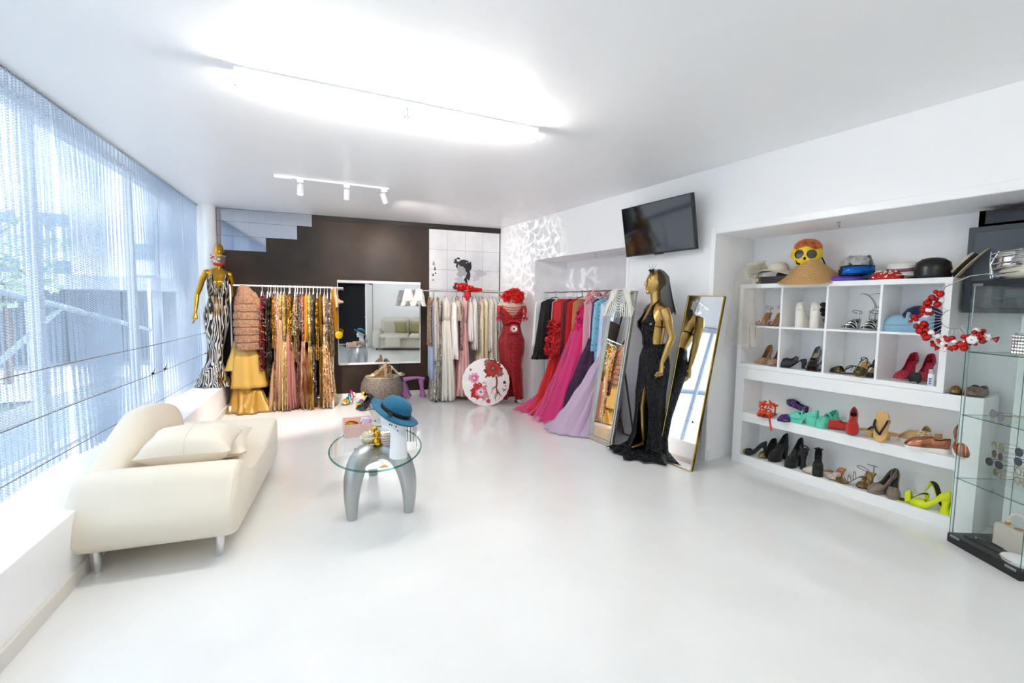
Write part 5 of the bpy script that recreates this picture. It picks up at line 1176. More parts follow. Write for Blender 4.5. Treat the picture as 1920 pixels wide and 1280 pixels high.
    if ankle:
        hh, r_ = ankle
        MB().tube([(xs(.13)+.038*math.cos(a), .030*math.sin(a), sz(.05)+hh+.012*math.cos(a)) for a in [2*PI*i/20 for i in range(20)]], r_, 6, closed=True).build('ankle_strap', sm, t)
        MB().tube([(xs(.02), 0, sz(.02)), (xs(.02)-.002, 0, sz(.02)+hh-.01)], r_*1.3, 6).build('heel_strap', sm, t)
    if laces:
        for k in range(5):
            s = .50+.055*k
            MB().tube([(xs(s)+.008*q, q*hw(s)*.45, sz(s)+vamp*.93-.004*abs(q)-.008*k*.4+.006) for q in (-1, -.4, .4, 1)], .0024, 6).build('lace', laces, t)
    if extra: extra(t, xs, hw, sz)
    return t
W_, E_, N_, S_ = PI, 0, PI/2, -PI/2      # toe directions: W_ into the room, N_ left in the picture, S_ right in the picture
z1, z2 = .4875, .0855
blks = mat('#0c0b0c', .7, 0, 'cloth', 60, .2, sheen=.2); blkl = mat('#0e0e10', .35); patent = mat('#080808', .08, coat=1); dsole = mat('#1c1714', .5)
grp = lambda s: s
# --- orange lace-up sandals, a heap
orn = mat('#e8481c', .6)
def orange(t, xs, hw, sz):
    rr = random.Random(len(t.name)*3+int(t.location.y*100))
    for i in range(7):
        p_ = [Vector((.02+.18*rr.random(), (rr.random()-.5)*.12, .03+.10*rr.random())) for _ in range(5)]
        b_ = bez(p_[0], p_[1]+Vector((0, 0, .05)), p_[2]+Vector((0, 0, .05)), p_[3], 12); MB().tube(b_, [(.006, .0025)]*13, 8).build('tie', orn, t)
shoe('lace_up_sandal', 'orange lace-up sandal, left one of the tangled orange pair', 'shoe', 'orange lace-up sandals', (4.13, 2.37, z1), W_+.5, orn, mat('#c9471f', .6), mat('#8d6a50', .6), h=.01, open_=.2, heel=None, toe=None, straps=((.80, .035, .006), (.70, .045, .006), (.45, .06, .006)), ankle=(.07, .005), strapm=orn, extra=orange)
shoe('lace_up_sandal', 'orange lace-up sandal, right one, its lace hanging over the shelf edge', 'shoe', 'orange lace-up sandals', (4.15, 2.27, z1), W_+.1, orn, mat('#c9471f', .6), mat('#8d6a50', .6), h=.01, open_=.2, heel=None, toe=None, straps=((.80, .035, .006), (.70, .045, .006), (.5, .06, .006)), ankle=(.08, .005), strapm=orn, extra=lambda t, a, b, c: (orange(t, a, b, c), MB().tube([(.12, .01, .05), (.158, .02, .03), (.164, .03, -.03), (.168, .05, -.11)], [(.007, .002)]*4, 8).build('tie', orn, t)))
# --- purple embroidered slippers
pur = mat('#40246a', .6, 0, 'spots', 60, .2, '#c9a27a', thr=.25)
shoe('embroidered_slipper', 'purple slipper with gold embroidery lying flat beside the orange sandals', 'shoe', 'purple slippers', (4.14, 2.06, z1), W_-.25, pur, dsole, h=.008, heel=None, point=.7, open_=.55, rim=.04)
shoe('embroidered_slipper', 'purple slipper with gold embroidery propped on top of its partner', 'shoe', 'purple slippers', (4.20, 2.03, z1+.055), N_-.35, pur, dsole, h=.008, heel=None, point=.7, open_=.55, rim=.04, pitch=-.25)
# --- mint platforms
mint = mat('#5fcdb0', .45)
kw = dict(h=.045, p=.032, point=0, open_=.62, rim=.042, vamp=.058, heel='chunk', heelm=mint, sole=mint, inner=mat('#3d4f4c', .6), straps=((.47, .066, .007),), wscale=1.1)
shoe('platform_shoe', 'mint green platform mary jane seen from its side', 'shoe', 'mint platform shoes', (4.07, 1.875, z1), N_+.12, mint, **kw)
shoe('platform_shoe', 'mint green platform mary jane with its toe to the room', 'shoe', 'mint platform shoes', (4.24, 1.815, z1), W_-.12, mint, **kw)
# --- red suede lace shoes
rsu = mat('#c0221a', .8, 0, 'cloth', 80, .3, sheen=.3)
kw = dict(h=.012, p=.008, point=.3, open_=.45, rim=.052, vamp=.06, heel=None, sole=mat('#5b4030', .6), inner=mat('#3c2c22', .7), laces=mat('#7c1512', .6))
shoe('suede_shoe', 'red suede lace-up shoe lying flat in profile', 'shoe', 'red suede shoes', (4.12, 1.63, z1), N_+.15, rsu, **kw)
shoe('suede_shoe', 'red suede lace-up shoe leaning heel up on its partner', 'shoe', 'red suede shoes', (4.15, 1.655, z1+.135), W_+.35, rsu, pitch=.60, **kw)
# --- wooden geta sandals
gw = mat('#c99a58', .6, 0, 'wood', 6, .1, '#d9b070')
def geta(label, loc, rot):
    t = thing('wooden_sandal', label, 'shoe', loc, rot[2], 'wooden thong sandals'); t.rotation_euler = rot
    pts = [(.118*math.copysign(abs(math.cos(a))**.6, math.cos(a)), .043*math.copysign(abs(math.sin(a))**.7, math.sin(a))) for a in [2*PI*i/32 for i in range(32)]]
    MB().prism(pts, .034, .050).build('board', gw, t, bevel=.003)
    for x in (-.05, .05): MB().box(x-.014, x+.014, -.038, .038, 0, .034).build('tooth', gw, t, smooth=False, bevel=.002)
    for s_ in (-1, 1): MB().tube([(.065, 0, .052), (.045, s_*.014, .072), (.0, s_*.034, .075), (-.045, s_*.038, .052)], .007, 8).build('thong', blks, t)
geta('wooden thong sandal on two blocks, lying flat', (4.12, 1.475, z1), (0, 0, N_+.25))
geta('wooden thong sandal standing upright against its flat partner', (4.055, 1.425, z1+.092), (.25, 1.12, W_+.25))
# --- sneakers
gsn = mat('#c2a36c', .5, .1, 'cloth', 60, .2); wsole = mat('#f2efe8', .5); rgs = mat('#b87a5c', .22, .85, 'cloth', 40, .1); wl = mat('#f4efe6', .7)
kw = dict(h=.006, p=.026, point=0, open_=.42, rim=.055, vamp=.062, heel=None, sole=wsole, inner=mat('#e6dccb', .7), laces=wl, wscale=1.1, wedge=True)
def bow(t, xs, hw, sz):
    for s_ in (-1, 1): MB().tube([(.13, 0, .092), (.13, s_*.03, .105), (.15, s_*.045, .09), (.135, s_*.01, .09)], [(.006, .003)]*4, 6).build('lace', wl, t); MB().tube([(.13, 0, .092), (.165, s_*.02, .085), (.19, s_*.035, .06)], [(.007, .002)]*3, 6).build('lace', wl, t)
shoe('sneaker', 'gold canvas sneaker lying behind its partner with the bow', 'shoe', 'gold sneakers', (4.20, 1.14, z1), N_+.05, gsn, **kw)
shoe('sneaker', 'gold canvas sneaker with a large cream lace bow', 'shoe', 'gold sneakers', (4.235, 1.235, z1+.035), W_+.28, gsn, pitch=.16, extra=bow, **kw)
kw['laces'] = mat('#d9a793', .5)
shoe('sneaker', 'shiny rose gold sneaker lying flat in profile', 'shoe', 'rose gold sneakers', (4.09, 1.065, z1), N_+.45, rgs, **kw)
shoe('sneaker', 'shiny rose gold sneaker propped heel up behind the display case corner', 'shoe', 'rose gold sneakers', (4.17, 1.055, z1+.135), W_+.45, rgs, pitch=.62, **kw)
# --- lower shelf
capg = mat('#a58b58', .3, .7, 'cloth', 200, .5)
kw = dict(h=.10, point=.95, open_=.70, capm=capg, inner=mat('#2a211c', .6))
shoe('pump', 'black suede pump with gold toe cap in profile, first on the lowest shelf', 'shoe', 'gold tipped pumps', (4.07, 2.285, z2), N_+.08, blks, **kw)
shoe('pump', 'black suede pump with gold toe cap, toe to the room', 'shoe', 'gold tipped pumps', (4.25, 2.305, z2), W_-.10, blks, **kw)
kw = dict(h=.095, p=.035, point=0, open_=.52, rim=.085, vamp=.062, heel='block', sole=blks, inner=mat('#2a2420', .6), L_=.23)
shoe('platform_bootie', 'black suede platform bootie, left one of its pair', 'shoe', 'black platform booties', (4.245, 2.20, z2), W_-.12, blks, **kw)
shoe('platform_bootie', 'black suede platform bootie with a small zip, right one of its pair', 'shoe', 'black platform booties', (4.22, 2.06, z2), W_-.02, blks, **kw)
kw = dict(h=.10, p=.03, point=0, open_=.60, rim=.05, vamp=.055, heel='flare', sole=blks, inner=mat('#2a2420', .6), straps=((.5, .07, .008),), ankle=(.055, .006))
shoe('platform_heel', 'black platform sandal with a flared heel seen from its heel', 'shoe', 'black flared heel sandals', (4.08, 1.955, z2), E_+.9, blks, **kw)
shoe('platform_heel', 'black platform sandal with a flower on the toe and high ankle strap', 'shoe', 'black flared heel sandals', (4.20, 1.915, z2), W_+.45, blks, extra=lambda t, a, b, c: [MB().ball((.18+.012*math.cos(k), .014*math.sin(k), .085), .014, 8).build('petal', blks, t) for k in (0, 1.3, 2.6, 3.9, 5.2)], **kw)
clearv = mat('#f4ece6', .08, trans=.0, alpha=.45); tan = mat('#b9793f', .5)
kw = dict(h=.055, p=.006, point=.2, open_=.66, heel='block', heelm=clearv, sole=mat('#8c5a30', .5), inner=tan, closed_back=False, vamp=.05, extra=lambda t, xs, hw, sz: [MB().ball((.165+.02*math.cos(k*2.1), .02*math.sin(k*2.1), .045), .005, 6).build('rhinestone', mat('#f2e8ea', .1, .5), t) for k in range(6)])
shoe('clear_sandal', 'tan sandal with a clear jewelled strap in profile', 'shoe', 'tan clear strap sandals', (4.07, 1.74, z2), N_+.10, clearv, **kw)
shoe('clear_sandal', 'tan sandal with a clear jewelled strap, toe to the room', 'shoe', 'tan clear strap sandals', (4.24, 1.735, z2), W_-.0, clearv, **kw)
bz = mat('#8f6b3c', .3, .7)
kw = dict(h=.085, point=.7, toe=None, heelm=bz, sole=mat('#6b4c2a', .4, .4), inner=mat('#b49a5c', .35, .5), straps=((.86, .022, .0035), (.80, .028, .0035), (.74, .032, .0035), (.68, .035, .0035), (.5, .05, .0025), (.35, .06, .0025)), ankle=(.06, .0025), strapm=bz)
shoe('strappy_sandal', 'bronze strappy high-heeled sandal in profile', 'shoe', 'bronze strappy sandals', (4.07, 1.51, z2), N_+.06, bz, **kw)
shoe('strappy_sandal', 'bronze strappy high-heeled sandal, toe to the room', 'shoe', 'bronze strappy sandals', (4.24, 1.53, z2), W_-.05, bz, **kw)
gy = mat('#85776c', .75, 0, 'cloth', 60, .2)
kw = dict(h=.10, p=.022, point=.2, open_=.68, sole=gy, inner=mat('#15161c', .5), rim=.045, heel='stiletto', heelm=blks)
shoe('pump', 'taupe suede platform pump, left one, toe towards the bronze sandals', 'shoe', 'taupe platform pumps', (4.20, 1.375, z2), W_-.42, gy, **kw)
shoe('pump', 'taupe suede platform pump, right one, next to the neon mules', 'shoe', 'taupe platform pumps', (4.21, 1.385, z2), W_+.30, gy, **kw)
neon = mat('#d6e012', .4)
kw = dict(h=.085, point=.95, closed_back=False, open_=.88, vamp=.03, inner=mat('#1a1c1e', .5), sole=neon, heelm=neon, straps=((.52, .055, .010), (.49, .055, .010), (.46, .056, .010)), strapm=neon)
shoe('mule', 'neon yellow mule with black insole in profile', 'shoe', 'neon yellow mules', (4.07, 1.14, z2), N_+.1, neon, **kw)
shoe('mule', 'neon yellow mule with a clear ball heel resting on its partner', 'shoe', 'neon yellow mules', (4.16, 1.20, z2+.085), S_-.3, neon, pitch=.42, **kw)
kw = dict(h=.095, point=.95, open_=.66, inner=neon, sole=neon, heel='flare', heelm=neon)
shoe('pump', 'neon yellow pump in profile at the front of the lowest shelf', 'shoe', 'neon yellow pumps', (4.05, .985+.0, z2), N_+.04, neon, **kw) if 0 else shoe('pump', 'neon yellow pump in profile at the front of the lowest shelf', 'shoe', 'neon yellow pumps', (4.045, 1.02, z2), N_+.02, neon, **kw)
shoe('pump', 'neon yellow pump behind the display case edge, toe to the room', 'shoe', 'neon yellow pumps', (4.24, 1.04, z2), W_+.15, neon, **kw)
# --- cube shelf, upper row
zt, zb_ = .9045+.038+.3535+.0005, .9045+.0385
jew = mat('#9b7062', .3, .6, 'sequin', 160, .5, '#d9b8b0', thr=.6)
def gems(t, xs, hw, sz):
    rr = random.Random(3)
    for i in range(16): MB().ball((.155+.05*rr.random(), (rr.random()-.5)*.05, .035+.02*rr.random()), .0055, 6).build('gem', mat('#b9808c' if i % 2 else '#e6ccd0', .15, .6), t)
kw = dict(h=.11, point=.6, toe=None, sole=mat('#8a5a38', .5), inner=mat('#a8744a', .5), heelm=jew, straps=((.80, .034, .007), (.7, .038, .007)), ankle=(.05, .003), strapm=jew, extra=gems)
shoe('jewelled_sandal', 'jewelled high-heeled sandal with dangling straps, left one in the first upper cube', 'shoe', 'jewelled sandals', (4.235, 2.41, zt), W_+.0, jew, **kw)
shoe('jewelled_sandal', 'jewelled high-heeled sandal, right one in the first upper cube', 'shoe', 'jewelled sandals', (4.235, 2.30, zt), W_+.0, jew, **kw)
tie_ = tag(MB().tube([(4.03, 2.45, zt+.03), (3.99, 2.455, zt-.0), (3.985, 2.452, zt-.1), (3.987, 2.448, zt-.21)], .003, 5).tube([(4.03, 2.41, zt+.03), (3.988, 2.40, zt), (3.984, 2.40, zt-.12)], .003, 5).build('beaded_strap', mat('#a5654a', .4, .3)), 'thin beaded sandal straps dangling over the first cube shelf', 'strap', None) if 0 else None
for y, l_, lb in ((2.45, .21, 'longer thin beaded cord hanging over the middle shelf of the first cube'), (2.40, .12, 'shorter thin beaded cord hanging over the middle shelf of the first cube')):
    tag(MB().tube([(4.04, y, zt+.006), (3.9965, y+.003, zt+.006), (3.989, y+.004, zt-.01), (3.990, y+.002, zt-l_*.5), (3.991, y-.004, zt-l_)], .003, 6).build('bead_string', mat('#a5654a', .4, .3)), lb, 'cord', 'beaded cords')
cw = mat('#efe9df', .6, 0, 'cloth', 80, .2)
kw = dict(h=.115, p=.03, point=0, open_=.62, rim=.05, vamp=.055, heel=None, wedge=True, sole=cw, inner=mat('#d9c9ae', .6), ankle=(.055, .003), wscale=1.15)
shoe('wedge_shoe', 'white canvas wedge seen from behind, left one', 'shoe', 'white wedges', (4.035, 2.065, zt), E_+.10, cw, **kw)
shoe('wedge_shoe', 'white canvas wedge seen from behind, right one', 'shoe', 'white wedges', (4.035, 1.945, zt), E_+.2, cw, **kw)
t = thing('fabric_flower_clip', 'black ruffled fabric flower behind the white wedges', 'flower', (4.22, 1.905, zt))
m = MB(); rr = random.Random(2)
for i in range(26): m.ball((.05*(rr.random()-.5)*2, .05*(rr.random()-.5)*2, .02+.18*rr.random()), .028, 6, None, (1, 1, .8))
m.build('ruffle', blks, t)
slv = mat('#b4b4b0', .2, .85)
kw = dict(h=.07, p=.008, point=.1, toe=None, sole=mat('#d9d5cc', .3, .5), inner=mat('#131316', .4), heelm=slv, heel='block', straps=((.85, .03, .005), (.62, .045, .006), (.5, .055, .004)), ankle=(.06, .004), strapm=slv, wscale=1.1)
shoe('silver_sandal', 'silver strappy sandal with black footbed, left one', 'shoe', 'silver sandals', (4.24, 1.71, zt), W_+.05, slv, **kw)
shoe('silver_sandal', 'silver strappy sandal with black footbed, right one', 'shoe', 'silver sandals', (4.245, 1.60, zt), W_+.12, slv, **kw)
t = thing('wire_mask', 'silver wire mesh mask with curved antennae behind the silver sandals', 'mask', (4.23, 1.575, zt))
m = MB()
for i in range(9):
    a = i/8*PI; m.tube([(-.02+.02*math.sin(b), .06*math.cos(a)*math.sin(b), .09-.09*math.cos(b)*1.0+.0) for b in [PI*j/12 for j in range(13)]], .0015, 5)
for k in range(7):
    z = .03+.02*k; r = .06*math.sqrt(max(.05, 1-((z-.09)/.09)**2)); m.tube([(-.03*math.sin(PI*j/10), r*math.cos(PI*j/10), z) for j in range(11)], .0015, 5)
m.build('mesh', slv, t)
for s_ in (-1, 1): MB().tube(bez((-.02, s_*.01, .17), (-.03, s_*.03, .28), (-.02, s_*.08+.04, .30), (-.02, s_*.03+.09, .27), 12), [(.008*(1-i/14), .002) for i in range(13)], 6).build('antenna', mat('#8e8878', .35, .7), t)
lb_ = mat('#8fb7cc', .75, 0, 'cloth', 60, .2)
def spikes(t, xs, hw, sz):
    for k in range(7): MB().lathe([(.004, 0), (.0005, .011)], 8, T(.20+.004*k, -.02+.007*k, .072-.002*abs(k-3))).build('spike', CHROME, t)
shoe('chunky_shoe', 'pale blue suede chunky mary jane with silver spikes', 'shoe', None, (4.10, 1.205, zt), N_+.06, lb_, L_=.29, h=.02, p=.045, point=0, open_=.62, rim=.055, vamp=.075, heel=None, sole=lb_, inner=mat('#4c5a66', .7), straps=((.46, .085, .010),), wscale=1.25, wedge=True, extra=spikes)
t = thing('velvet_hat', 'navy blue velvet hat behind the pale blue chunky shoe', 'hat', (4.25, 1.315, zt))
t.scale = (1, 1, 1.4)
MB().lathe([(.14, .02), (.135, .05), (.12, .09), (.09, .12), (.05, .135), (.001, .138)], 28, S3(.55, 1, 1)).build('crown', mat('#10194e', .8, 0, 'cloth', 30, .2, sheen=.4), t)
MB().lathe([(.14, .005), (.15, .012), (.14, .03)], 28, S3(.55, 1, 1)).build('band', mat('#0b1236', .8), t)
# lower row
nud = mat('#b58a66', .25, coat=.6)
for y, lb in ((2.385, 'nude patent pump, left one in the first lower cube'), (2.275, 'nude patent pump, right one in the first lower cube')):
    shoe('pump', lb, 'shoe', 'nude patent pumps', (4.235, y, zb_), W_+.0, nud, h=.105, p=.012, point=.3, open_=.68, inner=mat('#6c4c34', .6), sole=nud)
shoe('mule', 'black leather peep-toe mule turned to the left', 'shoe', 'black mules', (4.14, 2.02, zb_), N_+.45, blkl, h=.075, point=0, open_=.42, rim=.05, vamp=.075, closed_back=False, toe=False, heel='block', inner=mat('#3b2c22', .6))
shoe('mule', 'black leather peep-toe mule turned to the right', 'shoe', 'black mules', (4.20, 2.00, zb_), W_+.40, blkl, h=.075, point=0, open_=.42, rim=.05, vamp=.075, closed_back=False, toe=False, heel='block', inner=mat('#a8663a', .6))
sb = mat('#b9bcc2', .12, .95, 'sequin', 40, .3)
shoe('silver_heel', 'mirrored silver high heel behind the black mules, nearer the cube divider', 'shoe', 'silver heels', (4.31, 1.93, zb_), W_+.10, sb, h=.12, point=.7, open_=.62, rim=.05)
shoe('silver_heel', 'mirrored silver high heel behind the right black mule', 'shoe', 'silver heels', (4.31, 2.01, zb_), W_+.0, sb, h=.12, point=.7, open_=.62, rim=.05)
cam_ = mat('#3d3a24', .5, .2, 'spots', 45, .2, '#a8863a', thr=.3)
def ties(t, xs, hw, sz):
    rr = random.Random(8)
    for i in range(5): MB().tube(bez((.12, .02, .03), (.10*rr.random(), .05, .09), (.05, -.05*rr.random(), .08), (.16*rr.random(), -.03, .03), 10), .0022, 5).build('tie', blks, t)
shoe('lace_up_flat', 'black lace-up flat sandal with green and gold floral toe, lying in profile', 'shoe', 'floral lace-up flats', (4.12, 1.60, zb_), N_-.02, cam_, dsole, h=.005, heel=None, point=.3, open_=.72, rim=.02, closed_back=False, extra=ties)
shoe('lace_up_flat', 'black lace-up flat sandal with floral toe, its tan sole lifted', 'shoe', 'floral lace-up flats', (4.17, 1.60, zb_+.10), W_+.12, cam_, mat('#c99a5e', .6), h=.005, heel=None, point=.3, open_=.72, rim=.02, closed_back=False, pitch=.45, inner=mat('#c99a5e', .6), extra=ties)
shoe('platform_heel', 'black cut-out platform heel behind the floral flats', 'shoe', None, (4.28, 1.545, zb_), W_+.0, None, h=.09, p=.03, point=0, heel='block', sole=blkl, heelm=blkl, strapm=blkl, straps=((.8, .05, .007), (.65, .06, .007), (.4, .07, .006)), ankle=(.05, .005))
rgl = mat('#b0182c', .3, .2, 'sequin', 240, .6, '#e0607a', thr=.72)
for y, a, lb in ((1.345, -.12, 'red glitter pump, left one in the last lower cube'), (1.25, -.05, 'red glitter pump, right one, behind the black compact')):
    shoe('glitter_pump', lb, 'shoe', 'red glitter pumps', (4.285, y, zb_), W_+a, rgl, h=.115, p=.02, point=.1, open_=.66, rim=.052, sole=rgl, inner=mat('#a81440', .5), wscale=1.1)
t = thing('makeup_compact', 'round black makeup compact standing in front of the red glitter pumps', 'compact', (4.035, 1.262, zb_))
MB().lathe([(.036, -.009), (.040, -.006), (.040, .006), (.036, .009)], 10, T(0, 0, .038) @ Ry(PI/2) @ Rz(.3)).build('case', mat('#0d0d0e', .6), t)
MB().box(-.0105, -.0093, -.014, .014, .006, .010).build('white_print', mat('#dcdcdc', .5), t, smooth=False)
t = thing('spray_bottle', 'white bottle with a clear cap and blue lettering beside the red glitter pumps', 'bottle', (4.03, 1.175, zb_))
MB().lathe([(.016, 0), (.017, .004), (.017, .075), (.012, .083), (.012, .086)], 20).build('body', mat('#eef1f4', .3), t)
MB().lathe([(.0145, .078), (.0145, .108), (.013, .11)], 20).build('cap', mat('#e2e8ee', .1, alpha=.55), t)
MB().lathe([(.008, .086), (.008, .102)], 12).build('nozzle', mat('#3b4c66', .4), t)
for k in range(3): MB().box(-.0185, -.0165, -.008, .006, .008+.016*k, .018+.016*k).build('label_mark', mat('#1f6fb5', .5), t, smooth=False)
# slippers on the low shelf top beyond the cubes
rb = mat('#6e4a44', .4, .3, 'sequin', 200, .4, '#a0786c')
zs_ = .9035
for x, y, a, lb in ((4.13, 1.045, .3, 'bronze beaded slipper tucked beside the cube shelf'), (4.20, 1.0, .15, 'brown sequin slip-on shoe at the end of the low shelf, left one'), (4.20, .955+.0, -.02, 'brown sequin slip-on shoe at the end of the low shelf, right one')):
    shoe('slip_on_shoe', lb, 'shoe', 'brown slip-on shoes', (x+.03, y, zs_), W_+a, rb, L_=.19 if y > 1.04 else .235, h=.004, heel=None, point=.2, open_=.55, rim=.035, sole=mat('#4a332c', .6), inner=mat('#4c3a32', .8)) if y != 1.045 else shoe('slip_on_shoe', lb, 'shoe', 'brown slip-on shoes', (4.12, 1.055, zs_), W_+.1, bz, L_=.12, h=.004, heel=None, point=.2, open_=.6, rim=.02, wscale=.7)

# ------------------------------------------------------------------ textured stool and the shoes round it
t = thing('drum_stool', 'round grey-brown textured drum stool under the wall mirror', 'stool', (1.765, 6.72, 0))
MB().lathe([(.20, 0), (.25, .04), (.295, .12), (.31, .20), (.295, .29), (.255, .365), (.245, .375)], 44).build('body', mat('#5a4f45', .5, .3, 'mottle', 55, 1.0, '#a3968a'), t)
MB().lathe([(.245, .372), (.24, .385), (.12, .388), (.001, .388)], 44).build('top', mat('#b9a68c', .4, .4, 'cloth', 30, .2), t)
gp = mat('#cdb98f', .18, .85)
kw = dict(h=.10, point=.95, open_=.68, inner=mat('#c89a52', .5), heelm=gp, sole=mat('#c9a25a', .4))
zq = .390
shoe('gold_heel', 'gold pointed high heel in profile, leftmost on the drum stool', 'shoe', 'gold heels on the stool', (1.76, 6.62, zq), PI-.05, gp, **kw)
shoe('gold_heel', 'gold ankle-strap high heel lying on its side on the drum stool', 'shoe', 'gold heels on the stool', (1.86, 6.78, zq+.03), PI+.2, mat('#a89468', .25, .8), roll=1.1, **{**kw, 'ankle': (.05, .004)})
shoe('gold_heel', 'pinkish gold high heel seen from behind, in the middle of the drum stool', 'shoe', 'gold heels on the stool', (1.775, 6.54, zq), PI/2+.1, mat('#dcb79a', .3, .5), **{**kw, 'p': .03, 'open_': .3, 'rim': .07, 'heel': 'block', 'heelm': mat('#dcb79a', .3, .5), 'closed_back': True})
slg = mat('#c9c0a8', .15, .9)
shoe('silver_gold_pump', 'champagne metallic pump with its toe to the room on the drum stool', 'shoe', 'champagne pumps on the stool', (1.86, 6.68, zq), -PI/2-.15, slg, **kw)
shoe('silver_gold_pump', 'champagne metallic pump pointing right on the drum stool', 'shoe', 'champagne pumps on the stool', (1.85, 6.60, zq), -.12, slg, **kw)
kw = dict(h=.10, p=.02, point=.5, open_=.62, rim=.045, sole=patent, inner=patent, heelm=patent, straps=((.5, .06, .006),), ankle=(.06, .006), extra=lambda t, a, b, c: [MB().ball((.06+.02*math.cos(k), .03*math.sin(k), .20+.012*math.sin(2*k)), .02, 8, None, (1, .6, 1)).build('bow', patent, t) for k in (0, 1.5, 3, 4.5)])
shoe('patent_heel', 'black patent platform heel lying in front of the drum stool, left one', 'shoe', 'black patent heels', (1.50, 6.36, 0), PI+.35, patent, **kw)
shoe('patent_heel', 'black patent platform heel with a bow beside the drum stool, right one', 'shoe', 'black patent heels', (1.53, 6.24, 0), PI+.0, patent, **kw)
clr = [mat('#e3a41c', .4), mat('#1f9a54', .4), mat('#2a8fd0', .4), mat('#d42a6a', .4), mat('#ece6da', .4), mat('#e8c71a', .4)]
def multi(seed, order):
    def f(t, xs, hw, sz):
        for k, (s, hh) in enumerate(((.88, .035), (.78, .05), (.66, .06), (.52, .07), (.38, .08), (.22, .09))):
            w_ = hw(s); MB().tube([(xs(s)+.012*math.sin(a), w_*1.1*math.cos(a), sz(s)+hh*math.sin(a)) for a in [PI*i/12 for i in range(13)]], [(.016, .004)]*13, 8).build('strap', clr[(k+order) % 6], t)
        MB().tube([(.02+.035*math.cos(a), .035*math.sin(a), .15+.02*math.cos(a)) for a in [2*PI*i/20 for i in range(20)]], .008, 8, closed=True).build('ankle_ring', clr[4], t)
    return f
shoe('multicolour_sandal', 'white, yellow and orange striped sandal on the floor left of the drum stool', 'shoe', 'multicoloured sandals', (1.385, 6.78, 0), PI+.4, None, sole=mat('#8c7a68', .5), inner=clr[4], h=.09, p=.02, point=0, heel='block', heelm=clr[4], extra=multi(1, 4))
shoe('multicolour_sandal', 'green, blue, yellow and pink strapped sandal on the floor left of the drum stool', 'shoe', 'multicoloured sandals', (1.49, 6.58, 0), PI+.9, None, sole=mat('#8c7a68', .5), inner=clr[4], h=.09, p=.02, point=0, heel='block', heelm=clr[3], extra=multi(2, 0))
# lilac boots
lil = mat('#b877b4', .4, 0, 'cloth', 12, .3)
t = thing('knee_boot', 'lilac leather boot folded over, standing right of the drum stool', 'boot', (2.20, 6.82, 0), -.2, 'lilac boots')
m = MB(); m.tube([(.0, 0, .02), (.0, 0, .12), (-.03, 0, .22), (-.03, 0, .28), (.02, 0, .31), (.15, 0, .30), (.25, 0, .28)], [(.05, .05), (.035, .035), (.03, .028), (.035, .03), (.042, .03), (.036, .028), (.030, .03)], 16, T(-.05, 0, 0))
MB().lathe([(.045, 0), (.047, .01), (.035, .08), (.03, .15), (.038, .22), (.045, .285)], 20, T(.22, 0, 0) @ Ry(-.12)).build('heel_shaft', lil, t)
MB().tube([(.24, 0, .285), (.14, 0, .31), (.0, 0, .30), (-.08, 0, .28)], [(.045, .025), (.035, .02), (.04, .03), (.045, .04)], 14).build('folded_shaft', lil, t)
MB().lathe([(.046, -.001), (.046, .012)], 20, T(.22, 0, 0)).build('sole', BLACK, t)
t = thing('knee_boot', 'lilac leather boot slumped against the drum stool', 'boot', (2.12, 6.86, 0), .1, 'lilac boots')
cloth([(.26, -.02, 0, .045, .05, .1), (.18, .0, 0, .07, .05, .08), (.08, .03, 0, .075, .05, .08), (.01, .06, -.02, .07, .05, .1)], 30, 5, caps=(True, True)).build('shaft', lil, t)
# ------------------------------------------------------------------ hats on top of the cube shelf
zh = .9045+KH+.0005 if 0 else .9045+.7660
zh = .9045+(2*.038+2*.3375+.016)+.0005
def hat(name, label, loc, rz, crown, brim, mt, band=None, bandm=None, wave=0, rot=None, cs=(1, 1), droop=0):
    t = thing(name, label, 'hat', loc, rz)
    if rot: t.rotation_euler = rot
    MB().lathe(crown, 36, S3(cs[0], cs[1], 1)).build('crown', mt, t)
    if brim:
        r0, r1, zz = brim
        m = MB(); rings = []
        for k in range(7):
            q = k/6; r = lerp(r0, r1, q); rings.append([(cs[0]*r*math.cos(a), cs[1]*r*math.sin(a), zz+wave*q*math.cos(2*a+.4)-droop*q*q) for a in [2*PI*i/40 for i in range(40)]])
        m.loft(rings, (False, False)); m.build('brim', mt, t, solid=.004)
    if band:
        b0, b1 = band; MB().lathe([(b0[0]*1.012, b0[1]), (b1[0]*1.02, b1[1])], 36, S3(cs[0], cs[1], 1), (False, False)).build('band', bandm, t, solid=.002)
    return t
ivh = mat('#e3dccb', .75, 0, 'cloth', 60, .3)
hat('sun_hat', 'cream wide-brimmed hat perched on the brown box above the first cube', (4.14, 2.31, zh+.125), .3, [(.085, 0), (.08, .03), (.065, .055), (.04, .068), (.001, .07)], (.085, .175, .0), ivh, wave=.022, rot=(.10, -.10, .2), droop=.02)
v = thing('bridal_veil', 'long ivory tulle veil hanging from the cream hat down the side of the cube shelf', 'veil', (3.965, 2.485, .93), 0)
tv = tulle('#d9d2c0', .17)
for k in range(3):
    m = MB()
    def fn(u, v_):
        z = .2+.80*(1-v_); w0 = lerp(.07, .15, v_)*(1 if k else 1.15); y = (u-.5)*2*w0+.06*v_*(k-1)*.6
        zz = z if v_ > .12 else z
        return (-.01-.018*k+.012*math.sin(u*19+k*2+v_*3)-.02*v_+(.12*(1-v_/.12) if v_ < .12 else 0), y-.02, zz*.92+.015*math.sin(u*14+k*3)*(v_ > .9))
    m.grid(fn, 36, 20); m.build('tulle_layer', tv, v)
m = MB(); rr = random.Random(6)
